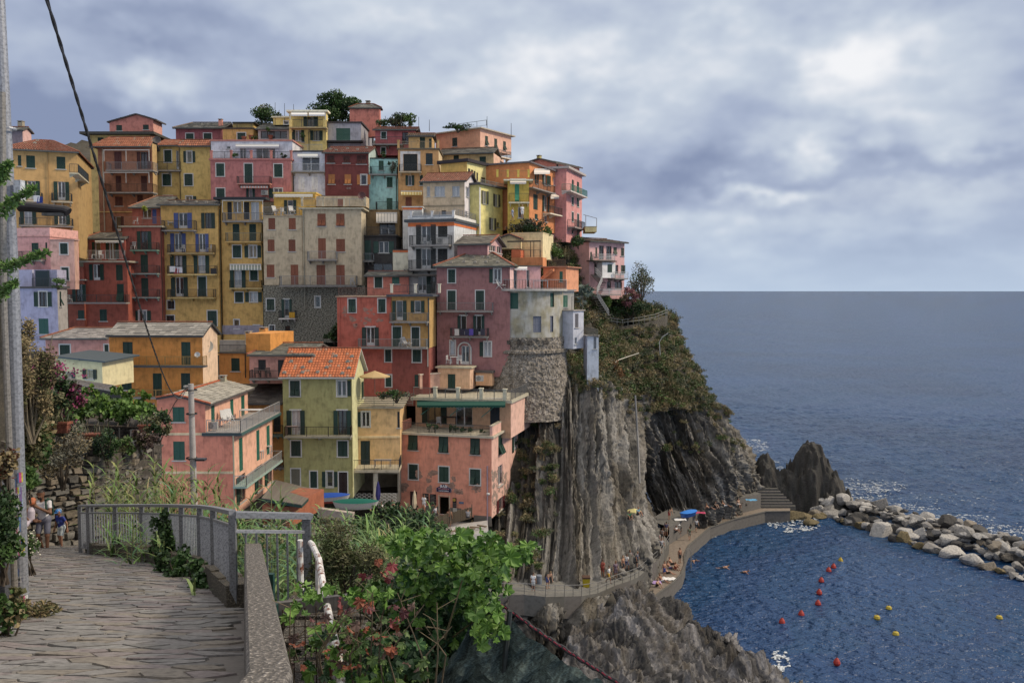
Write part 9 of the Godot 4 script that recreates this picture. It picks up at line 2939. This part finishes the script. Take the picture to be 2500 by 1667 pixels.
	for e in [[558,551,106.9,0.5,"white deck chair on the yellow house's top balcony",0],[672,523,107,0.8,"white deck chair on the yellow roof room's terrace, western one",0],[712,523,107,0.6,"white deck chair on the yellow roof room's terrace, eastern one",0],[1222,705,93,0.9,"white folding deck chair above the round bastion",0],[992,847,90,1.0,"white deck chair on the ochre front's lower balcony",0]]:
		lounger(e[4],P(e[0] - (143 if e[4].contains("top balcony") else 0),e[1],e[2]),e[3],W)
	for e in [[330,547,106.3,"white plastic chair on the red-brown house's terrace"],[325,608,105.5,"white chair on the red-brown house's first balcony"],[228,630,103.7,"white chair behind the rust red house's white railing"],[245,630,103.7,"second white chair behind the rust red house's white railing"],[445,614,106.4,"white chair on the yellow house's blue-doored balcony"],[510,614,106.4,"white chair at the east end of the blue-doored balcony"],[168,738,103,"white chair on the rust red lower wing's balcony"],[690,525,106.6,"white metal chair between the deck chairs"],[860,696,105,"white chair at the end of the beige house's long balcony"],[1034,598,99.8,"white folding chair on the white banded house's balcony"],[1052,598,99.8,"second white folding chair on the white banded house's balcony"],[980,846,90,"white stool chair beside the lower balcony's deck chair"],[1096,888,91.5,"white chair on the arched door's terrace"],[1121,888,91.5,"second white chair on the arched door's terrace"],[1071,1040,87,"white chair under the green awning"]]:
		chair(e[3],P(e[0],e[1],e[2]),rr(-1.2,1.2),W)
	table("white round-cornered table on the arched door's terrace",P(1108,888,91.3),0.4,0.3,W); table("dark dining table under the green awning",P(1095,1035,87.5),0.8,0.4,Color(0.08,0.05,0.04)); table("white bench table on the peach house's balcony",P(934,1141,81),0.8,0.4,Color(0.4,0.38,0.36)); table("folding table on the green house's balcony",P(711,1060,79.4),0.5,0.3,Color(0.35,0.25,0.22)); table("white terrace table above the round bastion",P(1320,702,93),0.8,0.4,W); table("white side table on the yellow roof terrace",P(680,525,106.8),0.35,0.3,W); table("iron cafe table on the small pink house's balcony",P(641,922,81.8),0.35,0.35,Color(0.06,0.05,0.05)); table("white table on the striped-awning flat's terrace",P(940,572,108),0.5,0.4,W)
	for e in [[627,"dark iron chair west of the cafe table"],[654,"dark iron chair east of the cafe table"]]: chair(e[1],P(e[0],921,81.8),0.5,Color(0.06,0.05,0.05))
	for e in [[1115,Color(0.45,0.42,0.4),"pale shirt"],[1128,Color(0.03,0.025,0.04),"black towel"],[1140,Color(0.03,0.03,0.06),"dark blue towel"],[1150,Color(0.09,0.06,0.28),"violet towel"],[1163,Color(0.02,0.02,0.03),"second black towel"],[1178,Color(0.04,0.04,0.06),"charcoal sheet"]]:
		cloth_item("%s drying on the mauve house's balcony" % e[2],P(e[0],803,92.0),0.24,0.7,e[1])
	for e in [[420,650,Color(0.55,0.55,0.58),"white sheet over the yellow house's third balcony"],[437,652,Color(0.5,0.5,0.55),"white shirt hanging on the yellow house's third balcony"],[430,655,Color(0.2,0.05,0.06),"red cloth on the yellow house's third balcony"],[520,655,Color(0.03,0.03,0.035),"black garment at the end of the third balcony"],[712,762,Color(0.45,0.25,0.03),"orange cloth on the stone storey's small balcony"],[88,477,W,"white cloth on the ochre house's middle balcony"],[95,480,Color(0.02,0.04,0.2),"navy cloth on the ochre house's middle balcony"]]:
		cloth_item(e[3],P(e[0],e[1],[104.9,104.9,104.9,104.9,104.8,95,95][[420,437,430,520,712,88,95].find(e[0])]),0.35,0.7,e[2])
	dish("large round satellite dish on the orange house's cream gable",P(503,845,79),0.6,Vector3(0.6,0.3,0.7),Color(0.4,0.4,0.38)); dish("small dark satellite dish beside the brown house's tiles",P(382,342,112),0.5,Vector3(0.2,0.3,1),Color(0.08,0.07,0.07)); dish("white satellite dish on the orange house's wall lettered with a tiny logo",P(481,866,77.2),0.25,Vector3(0.2,0.2,1),Color(0.6,0.6,0.6)); dish("dark red dish on the beige roof terrace",P(883,478,107),0.5,Vector3(0.1,0.2,1),Color(0.12,0.04,0.04))
	# aerials and masts along the roofs
	for e in [[671,250,320,122,"thin aerial on the roof garden"],[694,252,300,122,"second thin aerial on the roof garden"],[716,254,290,122,"third thin aerial beside the yellow tower house"],[979,278,330,120,"scaffold pole on the crimson house's roof"],[1022,285,330,120,"taller scaffold pole behind the ochre roof room"],[1048,292,320,120,"short scaffold pole near the peach roof"],[1189,284,312,120,"tall aerial on the peach house's roof corner"],[1248,300,335,121,"slanting aerial at the peach house's seaward corner"]]:
		var t := thing("aerial",e[4],"aerial",P(e[0],e[2],e[3]))
		m = MB.new()
		m.tube([Vector3.ZERO,P(e[0],e[1],e[3]) - P(e[0],e[2],e[3])],0.045,0.03,5,Color(0.08,0.08,0.085)); part(t,"mast",m,M.metal)
	for e in [[648,1208,1008],[612,340,120.6],[595,343,120.6],[660,340,120.6],[720,336,120.6]]:
		if e[1] > 1000: continue
		var t := thing("flower_pot","terracotta flower pot on the veranda ledge","flower pot",P(e[0],e[1],e[2]),0.0,"pots on the veranda ledge")
		m = MB.new()
		m.lathe([Vector2(0,0),Vector2(0.22,0),Vector2(0.32,0.45),Vector2(0.36,0.45),Vector2(0.36,0.55),Vector2(0.3,0.55)],12,Color(0.28,0.1,0.06)); part(t,"pot",m,M.tile)
	for e in [[1047,1050],[1062,1051],[1098,1052],[1112,1055],[1130,1057],[1146,1058],[1178,1060]]:
		bush("potted plant %s along the bar house's terrace railing" % ["nearest the west end","second from the west end","before the chairs","beneath the awning's middle","right of the awning's middle" if false else "east of the awning's middle","second from the east end","nearest the east end"][[1047,1062,1098,1112,1130,1146,1178].find(e[0])],"potted_plant",P(e[0],e[1] - 8,85.0),Vector3(0.35,0.4,0.3),160,0.14,[G1,G3],{"cat": "plant","clumps": 5})
	# foam
	foam()
func foam() -> void:
	var o := thing("sea_foam","white lacy foam where the swell breaks on rocks and breakwater","foam")
	o.set_meta("kind","stuff")
	var mb := MB.new()
	for z in [[1830,1090,40,16,900,1.0],[1865,1150,40,26,800,0.8],[2060,1205,90,30,1700,0.8],[2150,1190,60,14,500,0.4],[2010,1215,40,16,900,1.0],[1940,1280,55,16,900,0.9],[1985,1262,16,10,260,1.2],[2300,1268,110,12,700,0.5],[2430,1298,90,14,700,0.6],[2200,1240,80,8,400,0.5],[1722,1302,18,6,90,0.6],[1735,1310,14,5,60,0.5],[1860,1256,30,5,120,0.5],[1905,1625,20,30,260,0.5],[2250,1222,160,14,220,0.2],[2420,1190,120,50,120,0.1],[2000,1130,60,40,120,0.15]]:
		for i in int(z[4] * 1.8):
			var a := rr(0,TAU)
			var r := sqrt(rng.randf())
			var p := G(z[0] + cos(a) * r * z[2] * 1.2,z[1] + sin(a) * r * z[3] * 1.2,0.0)
			var q := 1.0 - absf(nz.get_noise_2d(p.x * 0.7,p.z * 0.35)) * 4.5 + 0.3 * nz.get_noise_2d(p.x * 0.2,p.z * 0.2)
			if q < 0.45 or rng.randf() > 0.35 + z[5]: continue
			var s := rr(0.03,0.15) * clampf(0.6 + q * 0.5,0.4,1.2)
			var n := 6
			p.y = wave(p.x,p.z) + 0.06 + rr(0.0,0.05)
			var ring := []
			for j in n: ring.append(p + Vector3(cos(TAU * j / n) * s * rr(0.6,1.9),rr(-0.01,0.03),-sin(TAU * j / n) * s * rr(0.5,1.0)))
			for j in n: mb.tri(p + Vector3(0,0.03,0),ring[j],ring[(j + 1) % n],Color(0.55,0.59,0.62))
	part(o,"foam_flakes",mb,M.cloth).set_meta("kind","stuff")
func _ready() -> void:
	set_view()
	set_materials()
	land()
	village_upper()
	village_middle()
	village_lower()
	path()
	parapet()
	fence()
	drystone()
	plants_far()
	plants_near()
	lamp_post()
	people()
	props()
